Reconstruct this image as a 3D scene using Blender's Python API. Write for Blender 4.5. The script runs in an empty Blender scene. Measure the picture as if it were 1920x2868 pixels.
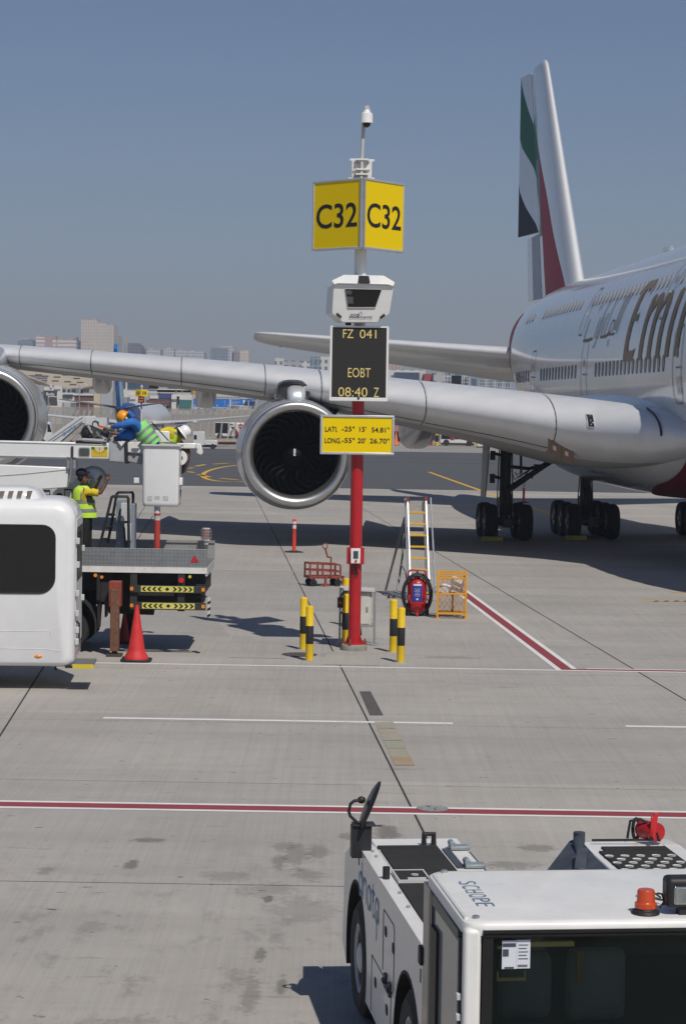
import bpy, bmesh, math, random
from math import sin, cos, pi, radians, sqrt, atan2, tan
from mathutils import Vector, Matrix, Euler, noise
random.seed(7)
SC = bpy.context.scene
COL = SC.collection

# ------------------------------------------------------------------ camera, world, sun, exposure
CAM_H, FPX = 5.0, 6080.0                 # eye height (m); focal length in pixels of the 1920x2868 photograph
PITCH, ROLL = radians(-2.71), 0.0160
_ex = Vector((1, 0, 0)); _fw = Vector((0, cos(PITCH), sin(PITCH))); _up = Vector((0, -sin(PITCH), cos(PITCH)))
CR = _ex * cos(ROLL) + _up * sin(ROLL)
CU = -_ex * sin(ROLL) + _up * cos(ROLL)
cam = bpy.data.cameras.new('camera'); co = bpy.data.objects.new('camera', cam); COL.objects.link(co)
co.matrix_world = Matrix(((CR.x, CU.x, -_fw.x, 0), (CR.y, CU.y, -_fw.y, 0), (CR.z, CU.z, -_fw.z, CAM_H), (0, 0, 0, 1)))
cam.sensor_fit = 'VERTICAL'; cam.sensor_height = 24.0; cam.lens = 24.0 * FPX / 2868.0
cam.clip_start = 0.3; cam.clip_end = 20000
SC.camera = co
SUN = Vector((0.30, -0.66, 1.0)).normalized()        # towards the sun
sl = bpy.data.lights.new('sun', 'SUN'); sl.energy = 4.7; sl.angle = radians(0.53); sl.color = (1.0, 0.945, 0.86)
so = bpy.data.objects.new('sun', sl); COL.objects.link(so)
so.rotation_euler = SUN.to_track_quat('Z', 'Y').to_euler(); so.location = (30, -60, 90)
W = bpy.data.worlds.new('World'); SC.world = W; W.use_nodes = True
_n = W.node_tree.nodes; _l = W.node_tree.links
sky = _n.new('ShaderNodeTexSky'); sky.sky_type = 'NISHITA'; sky.sun_disc = False
sky.sun_elevation = math.asin(SUN.z); sky.sun_rotation = atan2(SUN.x, SUN.y)
sky.altitude = 0; sky.air_density = 1.0; sky.dust_density = 0.5; sky.ozone_density = 5.5
_bg = _n['Background']; _bg.inputs[1].default_value = 0.068
_tint = _n.new('ShaderNodeMix'); _tint.data_type = 'RGBA'; _tint.blend_type = 'MULTIPLY'; _tint.inputs[0].default_value = 1; _tint.inputs[7].default_value = (1.06, 1.0, 1.05, 1)
_l.new(sky.outputs[0], _tint.inputs[6]); _l.new(_tint.outputs[2], _bg.inputs[0])
SC.view_settings.view_transform = 'Standard'; SC.view_settings.look = 'None'
SC.view_settings.exposure = -0.30; SC.view_settings.gamma = 1.0
SC.render.engine = 'CYCLES'
SC.cycles.use_denoising = True
SC.cycles.max_bounces = 8; SC.cycles.volume_bounces = 0; SC.cycles.transparent_max_bounces = 12
SC.cycles.sample_clamp_indirect = 6.0

# ------------------------------------------------------------------ where things stand
def ray(px, py):
    return _fw * FPX + CR * (px - 960) - CU * (py - 1434)
def at(px, py, Y):
    """the point of the plane at distance Y that shows at that point of the photograph"""
    d = ray(px, py); return Vector((0, 0, CAM_H)) + d * (Y / d.y)
def gr(px, py, z=0.0):
    """the point at height z that shows there"""
    d = ray(px, py); return Vector((0, 0, CAM_H)) + d * ((z - CAM_H) / d.z)

# ------------------------------------------------------------------ objects
def link(o):
    COL.objects.link(o); return o
def tag(o, label=None, cat=None, group=None, kind=None):
    if label: o['label'] = label
    if cat: o['category'] = cat
    if group: o['group'] = group
    if kind: o['kind'] = kind
    return o
def thing(name, label, cat, loc=(0, 0, 0), rz=0.0, group=None):
    o = link(bpy.data.objects.new(name, None)); o.location = loc; o.rotation_euler = (0, 0, rz)
    o.empty_display_size = 0.3
    return tag(o, label, cat, group)
def copy_tree(o, parent=None):
    c = link(o.copy()); c.parent = parent
    for ch in list(o.children): copy_tree(ch, c)
    return c

class MB:
    """collects faces and links them as ONE mesh object"""
    def __init__(s): s.v = []; s.f = []; s.m = []; s.sm = []
    def add(s, vs, fs, mi=0, smooth=False):
        b = len(s.v); s.v += [tuple(p) for p in vs]
        for f in fs: s.f.append(tuple(b + i for i in f)); s.m.append(mi); s.sm.append(smooth)
        return s
    def box(s, c, d, rot=None, mi=0):
        hx, hy, hz = d[0] / 2, d[1] / 2, d[2] / 2
        vs = [Vector((x, y, z)) for x in (-hx, hx) for y in (-hy, hy) for z in (-hz, hz)]
        if rot is not None:
            R = rot if isinstance(rot, Matrix) else Euler(rot).to_matrix()
            vs = [R @ p for p in vs]
        c = Vector(c)
        return s.add([p + c for p in vs], [(0, 1, 3, 2), (4, 6, 7, 5), (0, 4, 5, 1), (2, 3, 7, 6), (0, 2, 6, 4), (1, 5, 7, 3)], mi)
    def bb(s, x0, x1, y0, y1, z0, z1, mi=0):
        return s.box(((x0 + x1) / 2, (y0 + y1) / 2, (z0 + z1) / 2), (abs(x1 - x0), abs(y1 - y0), abs(z1 - z0)), None, mi)
    def loft(s, rings, caps=(True, True), mi=0, smooth=True, closed=True, mis=None):
        n = len(rings[0]); b = []
        for r in rings: b.append(len(s.v)); s.v += [tuple(p) for p in r]
        for k in range(len(rings) - 1):
            for i in range(n if closed else n - 1):
                j = (i + 1) % n
                s.f.append((b[k] + i, b[k] + j, b[k + 1] + j, b[k + 1] + i)); s.m.append(mis(k, i) if mis else mi); s.sm.append(smooth)
        if caps[0]: s.f.append(tuple(b[0] + i for i in reversed(range(n)))); s.m.append(mi); s.sm.append(False)
        if caps[1]: s.f.append(tuple(b[-1] + i for i in range(n))); s.m.append(mi); s.sm.append(False)
        return s
    def tube(s, pts, r, n=8, mi=0, caps=True, closed=False):
        pts = [Vector(p) for p in pts]; rs = r if isinstance(r, (list, tuple)) else [r] * len(pts)
        rings = []; ref = None
        N = len(pts)
        for k, p in enumerate(pts):
            if closed: d = pts[(k + 1) % N] - pts[k - 1]
            elif k == 0: d = pts[1] - p
            elif k == N - 1: d = p - pts[k - 1]
            else: d = (pts[k + 1] - p).normalized() + (p - pts[k - 1]).normalized()
            d.normalize()
            if ref is None: ref = Vector((0, 0, 1)) if abs(d.z) < .9 else Vector((1, 0, 0))
            u = ref - d * ref.dot(d)
            if u.length < 1e-6: u = d.orthogonal()
            u.normalize(); w = d.cross(u); ref = u
            rings.append([p + (u * cos(2 * pi * i / n) + w * sin(2 * pi * i / n)) * rs[k] for i in range(n)])
        if closed: rings.append(rings[0]); caps = False
        return s.loft(rings, (caps, caps), mi)
    def cyl(s, a, b, r0, r1=None, n=20, mi=0, caps=True):
        return s.tube([a, b], [r0, r0 if r1 is None else r1], n, mi, caps)
    def lathe(s, prof, c=(0, 0, 0), ax='Z', n=24, mi=0, caps=(True, True), mis=None):
        """prof: (radius, height) pairs along the axis"""
        rings = []; c = Vector(c)
        for r, h in prof:
            ring = []
            for i in range(n):
                a = 2 * pi * i / n; x, y = r * cos(a), r * sin(a)
                ring.append(c + (Vector((x, y, h)) if ax == 'Z' else Vector((h, x, y)) if ax == 'X' else Vector((y, h, x))))
            rings.append(ring)
        return s.loft(rings, caps, mi, mis=(lambda k, i: mis[k]) if mis else None)
    def prism(s, poly, a, b, ax='Y', mi=0, smooth=False):
        """poly in the two other axes (X: (y,z), Y: (x,z), Z: (x,y)), from a to b along ax"""
        def P(p, h): return (h, p[0], p[1]) if ax == 'X' else (p[0], h, p[1]) if ax == 'Y' else (p[0], p[1], h)
        return s.loft([[P(p, a) for p in poly], [P(p, b) for p in poly]], (True, True), mi, smooth)
    def ell(s, c, r, n=16, m=10, mi=0, rot=None):
        c = Vector(c); rings = []
        for k in range(m + 1):
            t = -pi / 2 + pi * k / m; t = max(-pi / 2 + .02, min(pi / 2 - .02, t))
            ring = [Vector((r[0] * cos(t) * cos(2 * pi * i / n), r[1] * cos(t) * sin(2 * pi * i / n), r[2] * sin(t))) for i in range(n)]
            if rot is not None:
                R = rot if isinstance(rot, Matrix) else Euler(rot).to_matrix()
                ring = [R @ p for p in ring]
            rings.append([p + c for p in ring])
        return s.loft(rings, (True, True), mi)
    def quad(s, a, b, c, d, mi=0): return s.add([a, b, c, d], [(0, 1, 2, 3)], mi)
    def poly(s, pts, mi=0): return s.add(pts, [tuple(range(len(pts)))], mi)
    def xf(s, M, i0=0):
        for i in range(i0, len(s.v)): s.v[i] = tuple(M @ Vector(s.v[i]))
        return s
    def obj(s, name, mats, parent=None, bevel=0, seg=2, sharp=35, loc=None, label=None):
        me = bpy.data.meshes.new(name); me.from_pydata(s.v, [], s.f)
        if not isinstance(mats, (list, tuple)): mats = [mats]
        for m in mats: me.materials.append(m)
        me.polygons.foreach_set('material_index', s.m)
        me.polygons.foreach_set('use_smooth', [True] * len(s.f))
        bm = bmesh.new(); bm.from_mesh(me)
        bmesh.ops.recalc_face_normals(bm, faces=bm.faces)
        bm.to_mesh(me); bm.free()
        if not any(s.sm) and not bevel: me.polygons.foreach_set('use_smooth', [False] * len(s.f))
        else: me.set_sharp_from_angle(angle=radians(sharp))
        me.update()
        o = link(bpy.data.objects.new(name, me))
        if parent is not None: o.parent = parent
        if loc is not None: o.location = loc
        if label: o['label'] = label
        if bevel:
            b = o.modifiers.new('bevel', 'BEVEL'); b.width = bevel; b.segments = seg; b.limit_method = 'ANGLE'; b.angle_limit = radians(40)
            b.harden_normals = False
        return o

def rrect(w, h, r, n=5, cx=0, cy=0):
    out = []
    for (sx, sy, a0) in ((1, 1, 0), (-1, 1, 90), (-1, -1, 180), (1, -1, 270)):
        for k in range(n + 1):
            a = radians(a0 + 90 * k / n); out.append((cx + sx * (w / 2 - r) + r * cos(a), cy + sy * (h / 2 - r) + r * sin(a)))
    return out

# ------------------------------------------------------------------ materials
def M(name, col, rough=.5, metal=0., var=.10, scale=4., bump=0., coat=0., spec=.5, dirt=0., dcol=None, stretch=None, alpha=1., trans=0., emit=0., bscale=None, ior=1.45):
    m = bpy.data.materials.new(name); m.use_nodes = True
    nt = m.node_tree; N = nt.nodes; L = nt.links; p = N['Principled BSDF']
    tc = N.new('ShaderNodeTexCoord'); src = tc.outputs['Object']
    if stretch:
        mp = N.new('ShaderNodeMapping'); mp.inputs['Scale'].default_value = stretch; L.new(src, mp.inputs[0]); src = mp.outputs[0]
    nz = N.new('ShaderNodeTexNoise'); nz.inputs['Scale'].default_value = scale; nz.inputs['Detail'].default_value = 6; nz.inputs['Roughness'].default_value = .6
    L.new(src, nz.inputs['Vector'])
    mx = N.new('ShaderNodeMix'); mx.data_type = 'RGBA'
    c = tuple(col)
    mx.inputs[6].default_value = tuple(max(0, x * (1 - var)) for x in c) + (1,)
    mx.inputs[7].default_value = tuple(min(1, x * (1 + var)) for x in c) + (1,)
    rp = N.new('ShaderNodeMapRange'); rp.inputs[1].default_value = .3; rp.inputs[2].default_value = .7
    L.new(nz.outputs[0], rp.inputs[0]); L.new(rp.outputs[0], mx.inputs[0]); out = mx.outputs[2]
    if dirt:
        n2 = N.new('ShaderNodeTexNoise'); n2.inputs['Scale'].default_value = scale * 2.3; n2.inputs['Detail'].default_value = 8; n2.inputs['Roughness'].default_value = .7
        L.new(tc.outputs['Object'], n2.inputs['Vector'])
        r2 = N.new('ShaderNodeMapRange'); r2.inputs[1].default_value = .56; r2.inputs[2].default_value = .78; r2.inputs[4].default_value = dirt
        L.new(n2.outputs[0], r2.inputs[0])
        m2 = N.new('ShaderNodeMix'); m2.data_type = 'RGBA'; L.new(r2.outputs[0], m2.inputs[0]); L.new(out, m2.inputs[6])
        m2.inputs[7].default_value = tuple(dcol or (.11, .095, .075)) + (1,); out = m2.outputs[2]
    L.new(out, p.inputs['Base Color'])
    rr = N.new('ShaderNodeMapRange'); rr.inputs[3].default_value = max(.02, rough - .07); rr.inputs[4].default_value = min(1, rough + .07)
    L.new(nz.outputs[0], rr.inputs[0]); L.new(rr.outputs[0], p.inputs['Roughness'])
    p.inputs['Metallic'].default_value = metal; p.inputs['Specular IOR Level'].default_value = spec
    p.inputs['Coat Weight'].default_value = coat; p.inputs['Coat Roughness'].default_value = .06
    p.inputs['Alpha'].default_value = alpha; p.inputs['Transmission Weight'].default_value = trans; p.inputs['IOR'].default_value = ior
    if emit:
        p.inputs['Emission Color'].default_value = c + (1,); p.inputs['Emission Strength'].default_value = emit
    if bump:
        bp = N.new('ShaderNodeBump'); bp.inputs['Strength'].default_value = bump; bp.inputs['Distance'].default_value = .02
        if bscale:
            n3 = N.new('ShaderNodeTexNoise'); n3.inputs['Scale'].default_value = bscale; n3.inputs['Detail'].default_value = 4; L.new(tc.outputs['Object'], n3.inputs['Vector']); L.new(n3.outputs[0], bp.inputs['Height'])
        else: L.new(nz.outputs[0], bp.inputs['Height'])
        L.new(bp.outputs[0], p.inputs['Normal'])
    return m

WHITE = M('white_paint', (.74, .74, .72), .35, coat=.3, var=.03, dirt=.10)
WHITE_GLOSS = M('white_gloss_paint', (.72, .725, .725), .25, coat=.6, var=.03, dirt=.10, dcol=(.5, .49, .46))
WHITE_OLD = M('white_worn_paint', (.70, .69, .66), .5, var=.05, dirt=.4, scale=2.5)
GREY = M('grey_paint', (.32, .33, .34), .5, var=.08, dirt=.2)
LIGHT_GREY = M('light_grey_paint', (.5, .5, .49), .5, var=.06, dirt=.15)
STEEL = M('galvanised_steel', (.42, .43, .44), .42, .7, var=.15, scale=18)
ALU = M('bare_aluminium', (.62, .63, .64), .35, .8, var=.08, scale=10)
BLACK = M('black_plastic', (.018, .018, .02), .55, var=.25)
DARK = M('dark_underside', (.022, .022, .023), .8, var=.3)
RUBBER = M('tyre_rubber', (.022, .021, .021), .85, var=.3, scale=8, bump=.2)
DUSTY_RUBBER = M('dusty_rubber', (.05, .047, .043), .9, var=.3, scale=8)
RED = M('red_paint', (.42, .012, .018), .42, coat=.2, var=.10, scale=6, dirt=.3, dcol=(.26, .02, .022))
RED_WORN = M('worn_red_paint', (.24, .05, .032), .6, var=.25, scale=9, dirt=.4)
YELLOW = M('yellow_paint', (.74, .50, .015), .5, var=.07, scale=7, dirt=.4, dcol=(.42, .29, .06))
YELLOW_SIGN = M('yellow_sign_face', (.80, .57, .0), .55, spec=.25, var=.02, scale=1.2)
ORANGE_YEL = M('orange_yellow_paint', (.68, .32, .02), .5, var=.08, dirt=.2)
LETTER_BLACK = M('black_lettering', (.012, .012, .014), .5, var=.1)
GLASS_DARK = M('dark_glass', (.006, .007, .008), .06, var=.1, spec=.6)
RUST = M('rusty_steel', (.16, .075, .045), .8, var=.35, scale=14, dirt=.3)
AMBER = M('amber_lens', (.75, .25, .02), .25, var=.05)
RED_LENS = M('red_lens', (.55, .02, .015), .25, var=.05)
LBLUE = M('blue_lettering', (.07, .20, .42), .5, var=.05)
SKIN = M('brown_skin', (.17, .075, .042), .55, var=.12, scale=20)
# ------------------------------------------------------------------ ground
def nodes(m):
    nt = m.node_tree; return nt, nt.nodes, nt.links
def math_n(N, L, op, a, b=None, c=None, clamp=False):
    n = N.new('ShaderNodeMath'); n.operation = op; n.use_clamp = clamp
    for i, x in enumerate((a, b, c)):
        if x is None: continue
        if isinstance(x, (int, float)): n.inputs[i].default_value = x
        else: L.new(x, n.inputs[i])
    return n.outputs[0]
def concrete_mat(name, base, stains=(), broom=True):
    m = bpy.data.materials.new(name); m.use_nodes = True; nt, N, L = nodes(m); p = N['Principled BSDF']
    tc = N.new('ShaderNodeTexCoord'); P = tc.outputs['Object']
    def mapped(sc, rot=0.):
        mp = N.new('ShaderNodeMapping'); mp.inputs['Scale'].default_value = sc; mp.inputs['Rotation'].default_value = (0, 0, rot); L.new(P, mp.inputs[0]); return mp.outputs[0]
    def nz(v, scale, det=6, rough=.6, lo=.3, hi=.7):
        n = N.new('ShaderNodeTexNoise'); n.inputs['Scale'].default_value = scale; n.inputs['Detail'].default_value = det; n.inputs['Roughness'].default_value = rough; L.new(v, n.inputs['Vector'])
        r = N.new('ShaderNodeMapRange'); r.inputs[1].default_value = lo; r.inputs[2].default_value = hi; L.new(n.outputs[0], r.inputs[0]); return r.outputs[0]
    def mix(f, a, b, mode='MIX'):
        x = N.new('ShaderNodeMix'); x.data_type = 'RGBA'; x.blend_type = mode; x.clamp_factor = True
        for i, q in ((0, f), (6, a), (7, b)):
            if isinstance(q, (int, float)): x.inputs[i].default_value = q
            elif isinstance(q, tuple): x.inputs[i].default_value = q + (1,)
            else: L.new(q, x.inputs[i])
        return x.outputs[2]
    b = Vector(base)
    c = mix(nz(P, .22, 7), tuple(b * .86), tuple(b * 1.10))
    c = mix(math_n(N, L, 'MULTIPLY', nz(P, 2.2, 8, .65, .45, .75), .25), c, tuple(b * .66))
    # broom finish: fine streaks along the slab's length
    f = nz(mapped((1, .0045, 1)), 11, 3, .5, .35, .65); c = mix(math_n(N, L, 'MULTIPLY', f, .17), c, tuple(b * .64))
    f = nz(mapped((1, .010, 1)), 30, 2, .5, .40, .62); c = mix(math_n(N, L, 'MULTIPLY', f, .15), c, tuple(b * 1.26))
    # each slab was poured on its own
    if broom:
        sq = N.new('ShaderNodeSeparateXYZ'); L.new(P, sq.inputs[0]); cq = N.new('ShaderNodeCombineXYZ')
        L.new(math_n(N, L, 'FLOOR', math_n(N, L, 'DIVIDE', math_n(N, L, 'ADD', math_n(N, L, 'ADD', sq.outputs[0], math_n(N, L, 'MULTIPLY', sq.outputs[1], .145)), -4.45), 7.4)), cq.inputs[0]); L.new(math_n(N, L, 'FLOOR', math_n(N, L, 'DIVIDE', math_n(N, L, 'ADD', sq.outputs[1], -22.95), 6.1)), cq.inputs[1])
        wn = N.new('ShaderNodeTexWhiteNoise'); wn.noise_dimensions = '2D'; L.new(cq.outputs[0], wn.inputs['Vector'])
        c = mix(wn.outputs[0], mix(1., c, (.92, .92, .92), 'MULTIPLY'), mix(1., c, (1.05, 1.045, 1.03), 'MULTIPLY'))
    # tyre wear bands and rub marks along the lanes
    f = nz(mapped((.035, 1, 1)), .75, 6, .65, .48, .72); c = mix(math_n(N, L, 'MULTIPLY', f, .36), c, (b.x * .60, b.y * .59, b.z * .57))
    f = nz(mapped((.25, 1.4, 1)), 3.1, 4, .7, .63, .74); c = mix(math_n(N, L, 'MULTIPLY', f, .5), c, (.09, .085, .08))
    f = nz(mapped((.8, 1.6, 1)), 5.5, 2, .5, .715, .735); c = mix(math_n(N, L, 'MULTIPLY', f, .75), c, (.05, .048, .046))
    sx = N.new('ShaderNodeSeparateXYZ'); L.new(P, sx.inputs[0])
    dn = nz(P, 3.2, 6, .65, .2, .8); dn2 = nz(P, 14, 4, .6, .3, .7)
    for (x, y, rx, ry, k) in stains:
        u = math_n(N, L, 'DIVIDE', math_n(N, L, 'SUBTRACT', sx.outputs[0], x), rx); v = math_n(N, L, 'DIVIDE', math_n(N, L, 'SUBTRACT', sx.outputs[1], y), ry)
        d = math_n(N, L, 'SQRT', math_n(N, L, 'ADD', math_n(N, L, 'MULTIPLY', u, u), math_n(N, L, 'MULTIPLY', v, v)))
        d = math_n(N, L, 'ADD', d, math_n(N, L, 'ADD', math_n(N, L, 'MULTIPLY_ADD', dn, 1.3, -.65), math_n(N, L, 'MULTIPLY_ADD', dn2, .7, -.35)))
        r = N.new('ShaderNodeMapRange'); r.inputs[1].default_value = 1.05; r.inputs[2].default_value = .55; r.inputs[4].default_value = k; L.new(d, r.inputs[0])
        c = mix(r.outputs[0], c, (.10, .092, .082))
    # grime where the tractors stand and turn, near the camera
    if broom:
        gm = N.new('ShaderNodeMapRange'); gm.inputs[1].default_value = 27; gm.inputs[2].default_value = 18; L.new(sx.outputs[1], gm.inputs[0])
        f = nz(mapped((1, .5, 1)), 2.6, 9, .72, .53, .66); c = mix(math_n(N, L, 'MULTIPLY', math_n(N, L, 'MULTIPLY', f, gm.outputs[0]), .5), c, (.12, .112, .10))
    L.new(c, p.inputs['Base Color']); p.inputs['Roughness'].default_value = .82; p.inputs['Specular IOR Level'].default_value = .25
    bp = N.new('ShaderNodeBump'); bp.inputs['Strength'].default_value = .25; bp.inputs['Distance'].default_value = .01
    L.new(nz(P, 40, 4), bp.inputs['Height']); L.new(bp.outputs[0], p.inputs['Normal'])
    return m

_st = []
for (px, py, rx, ry, k) in ((1085, 2335, .22, .75, .75), (975, 2342, .16, .28, .55), (372, 2421, .11, .3, .8), (126, 2440, .13, .3, .5), (412, 2353, .28, .2, .7),
        (830, 2395, .2, .9, .5), (890, 2385, .16, .7, .5), (780, 2415, .12, .6, .55), (860, 2452, .3, .4, .45), (750, 2520, .06, .25, .85), (640, 2455, .4, .4, .35), (790, 2760, .07, .4, .7), (775, 2625, .1, .3, .3),
        (700, 2790, .12, .9, .5), (730, 2672, .07, .35, .7), (790, 2370, .2, .4, .45), (1100, 2420, .7, .35, .3), (750, 2490, .4, .4, .35), (250, 2600, .2, .4, .3),
        (1500, 2375, .35, .3, .55), (1430, 2425, .5, .3, .5), (850, 2545, .55, .8, .35), (1260, 1842, .9, .35, .4), (1120, 1700, .5, .8, .25), (930, 1836, .5, .5, .35)):
    g = gr(px, py); _st.append((g.x, g.y, rx * .8, ry * .8, k * .85))
CONC = concrete_mat('apron_concrete', (.362, .344, .320), _st)
g = MB(); g.quad((-400, -40, 0), (400, -40, 0), (400, 137, 0), (-400, 137, 0)); tag(g.obj('apron', CONC), kind='structure')
# taxiway asphalt beyond it and the far concrete strip; then the sandy plain to the horizon
def asphalt_mat():
    m = M('taxiway_asphalt', (.078, .082, .086), .85, var=.18, scale=.5, stretch=(.03, 1, 1), dirt=.3, dcol=(.05, .052, .055)); return m
g = MB(); g.quad((-600, 137, 0), (600, 137, 0), (600, 262, 0), (-600, 262, 0)); tag(g.obj('taxiway', asphalt_mat()), kind='structure')
g = MB(); g.quad((-700, 262, 0), (700, 262, 0), (700, 303, 0), (-700, 303, 0)); tag(g.obj('service_road', concrete_mat('far_concrete', (.30, .29, .27))), kind='structure')
g = MB(); g.quad((-3000, 303, -.02), (3000, 303, -.02), (9000, 9000, -.02), (-9000, 9000, -.02)); tag(g.obj('ground', M('dusty_ground', (.30, .27, .22), .95, var=.15, scale=.02)), kind='structure')
g = MB(); g.bb(-420, 420, 136.6, 137.0, 0, .004); tag(g.obj('pavement_edge', M('edge_strip', (.45, .44, .42), .9)), kind='structure')
g = MB()
for y in (209, 226, 303.2): g.bb(-500, 500, y, y + .5, .001, .004)
tag(g.obj('tarmac_seam', M('tar_seam', (.03, .03, .03), .9)), kind='structure')

def ribbon(mb, pts, w, z, mi=0):
    """a painted stripe of width w through ground points"""
    P = [Vector((p[0], p[1], z)) for p in pts]; L_, R_ = [], []
    for k, p in enumerate(P):
        d = (P[min(k + 1, len(P) - 1)] - P[max(k - 1, 0)]).normalized(); n = Vector((-d.y, d.x, 0)) * w / 2
        L_.append(p + n); R_.append(p - n)
    for k in range(len(P) - 1): mb.quad(R_[k], R_[k + 1], L_[k + 1], L_[k], mi)
def worn_paint(name, col, amt=.5, under=(.33, .31, .29)):
    m = M(name, col, .7, var=.05, scale=1.5, dirt=amt, dcol=under); return m
LW = worn_paint('white_marking_paint', (.66, .66, .64), .7)
LR = worn_paint('red_marking_paint', (.25, .045, .055), .35, (.2, .12, .11))
LY = worn_paint('yellow_marking_paint', (.62, .36, .03), .4, (.12, .12, .12))
def G2(px, py): g = gr(px, py); return (g.x, g.y)
def lateral(y, x0, x1): return [(x0 + (x1 - x0) * k / 12, y) for k in range(13)]
# joints between the slabs
j = MB()
jl = [G2(700, 1358), G2(745, 1450), G2(1005, 1920), G2(1105, 2150), G2(1300, 2600)]
def fitline(a, b, y0, y1):
    t = (b[0] - a[0]) / (b[1] - a[1]); return [(a[0] + t * (y0 - a[1]), y0), (a[0] + t * (y1 - a[1]), y1)]
JD = []
for (a, b, w) in ((G2(745, 1450), G2(1190, 2340), .028), (G2(1015, 1424), G2(1920, 1962), .03), (G2(118, 1875), G2(0, 2062), .03)):
    l = fitline(a, b, 4, 136.5); ribbon(j, l, w, .003)
for (py, w) in ((1412, .09), (1440, .06)):
    pass
for (px, py, w) in ((900, 2197, .008), (400, 2474, .013), (1300, 1886, .009), (1300, 2034, .007)):
    yy = G2(px, py)[1]; ribbon(j, lateral(yy, -60, 60), w, .0025)
tag(j.obj('slab_joint', M('joint_sealant', (.035, .033, .03), .9, var=.4, scale=6)), kind='structure')
# painted stand markings
w = MB(); r = MB()
def yat(px, py): return G2(px, py)[1]
yl = yat(960, 1868); xe = G2(1595, 1878)[0]
ribbon(w, lateral(yl, -60, 40), .14, .004)
ribbon(w, lateral(yat(800, 2019), G2(290, 2010)[0], G2(1268, 2027)[0]), .17, .004)
ribbon(w, lateral(yat(800, 2019), G2(1750, 2034)[0], 30), .17, .004)
y0 = yat(960, 2268)
ribbon(r, lateral(y0, -40, 40), .30, .006)
for s in (-1, 1): ribbon(w, lateral(y0 + s * .205, -40, 40), .11, .004)
a, b = Vector(G2(1305, 1667)), Vector(G2(1586, 1876)); d = (b - a).normalized(); n = Vector((-d.y, d.x))
aa = a - d * 1.5
ribbon(r, [aa, b], .22, .008); 
for s in (-1, 1): ribbon(w, [aa + n * s * .165, b + n * s * .165 - d * .1 * s], .11, .006)
ribbon(r, lateral(yl + .16, b.x - .1, 40), .17, .006); ribbon(w, lateral(yl + .34, b.x + .4, 40), .1, .0045)
ribbon(r, lateral(yat(900, 1602), G2(580, 1597)[0] - 60, G2(1188, 1607)[0]), .10, .006)
for s in (-1, 1): ribbon(w, lateral(yat(900, 1602) + s * .11, G2(580, 1597)[0] - 60, G2(1188, 1607)[0]), .07, .004)
tag(w.obj('white_marking', LW), kind='structure'); tag(r.obj('red_marking', LR), kind='structure')
y = MB()
ribbon(y, [G2(1200, 1322), G2(1390, 1390), G2(1480, 1420), G2(1700, 1490)], .28, .006)
cx, cy = G2(690, 1322); ra = abs(G2(575, 1322)[0] - cx); rb = yat(600, 1298) - cy
ribbon(y, [(cx + ra * cos(t) * .99, cy + rb * .95 * sin(t)) for t in [radians(70 + k * 11) for k in range(21)]], .34, .006)
for (p0, p1) in (((528, 1312), (541, 1310)), ((528, 1321), (543, 1324)), ((548, 1306), (575, 1301)), ((555, 1329), (588, 1336)), ((598, 1300), (640, 1297)), ((615, 1339), (665, 1344))):
    ribbon(y, [G2(*p0), G2(*p1)], .4, .006)
for (p0, p1) in (((1800, 1683), (1960, 1684)), ((1878, 1659), (1960, 1660))): ribbon(y, [G2(*p0), G2(*p1)], .22, .006)
tag(y.obj('yellow_marking', LY), kind='structure')
bk = MB()
for k in range(5):
    x = G2(1835 + k * 28, 1684); bk.quad((x[0] - .09, x[1] - .1, .009), (x[0] + .02, x[1] - .1, .009), (x[0] + .12, x[1] + .1, .009), (x[0] + .01, x[1] + .1, .009))
tag(bk.obj('marking_chevron', LETTER_BLACK), kind='structure')
# repair patches beside the long joint
p = MB()
def patch(q, mi): p.poly([Vector((*G2(*c), .005)) for c in q], mi)
patch([(1006, 1937), (1037, 1937), (1073, 2004), (1035, 2004)], 0)
for k, (ya, yb, mi) in enumerate(((2022, 2040, 1), (2042, 2074, 1), (2076, 2096, 2), (2098, 2120, 1), (2120, 2144, 3))):
    def X(yy, e): return (1048 + (yy - 2022) * .462) if e == 0 else (1100 + (yy - 2022) * .50)
    patch([(X(yb, 0), yb), (X(yb, 1), yb), (X(ya, 1), ya), (X(ya, 0), ya)], mi)
tag(p.obj('repair_patch', [M('dark_patch', (.085, .08, .075), .9, var=.2, scale=5), M('grey_patch', (.31, .28, .22), .85, var=.1, dirt=.3), M('pale_patch', (.29, .29, .22), .85, var=.1, dirt=.2), M('tan_patch', (.31, .235, .15), .85, var=.12, dirt=.2)]), kind='structure')
# the square of fresher concrete round the sign post, a round cover and a pit lid in the red line
p = MB()
patch([(905, 1862), (1062, 1865), (1056, 1828), (915, 1825)], 0); patch([(640, 1842), (800, 1845), (795, 1826), (650, 1824)], 0)
tag(p.obj('post_footing_slab', concrete_mat('footing_concrete', (.36, .34, .31))), kind='structure')
c0 = gr(838, 1834); p = MB(); p.lathe([(.36, .006), (.36, .012), (.30, .012), (.29, .008), (.0, .008)], (c0.x, c0.y, 0), n=28, caps=(False, False))
tag(p.obj('manhole_cover', M('iron_cover', (.07, .062, .055), .8, var=.4, scale=12)), kind='structure')
c0 = gr(1210, 2266); p = MB(); p.lathe([(.20, .007), (.20, .014), (.17, .016), (.16, .012), (.05, .012), (.04, .02), (.0, .02)], (c0.x, c0.y, 0), n=28, caps=(False, False))
for k in range(4): p.box((c0.x + .1 * cos(k * pi / 2 + .4), c0.y + .1 * sin(k * pi / 2 + .4), .018), (.1, .025, .012), (0, 0, k * pi / 2 + .4))
tag(p.obj('pit_cover', M('pit_lid_metal', (.30, .31, .30), .6, .3, var=.3, scale=20)), kind='structure')
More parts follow.
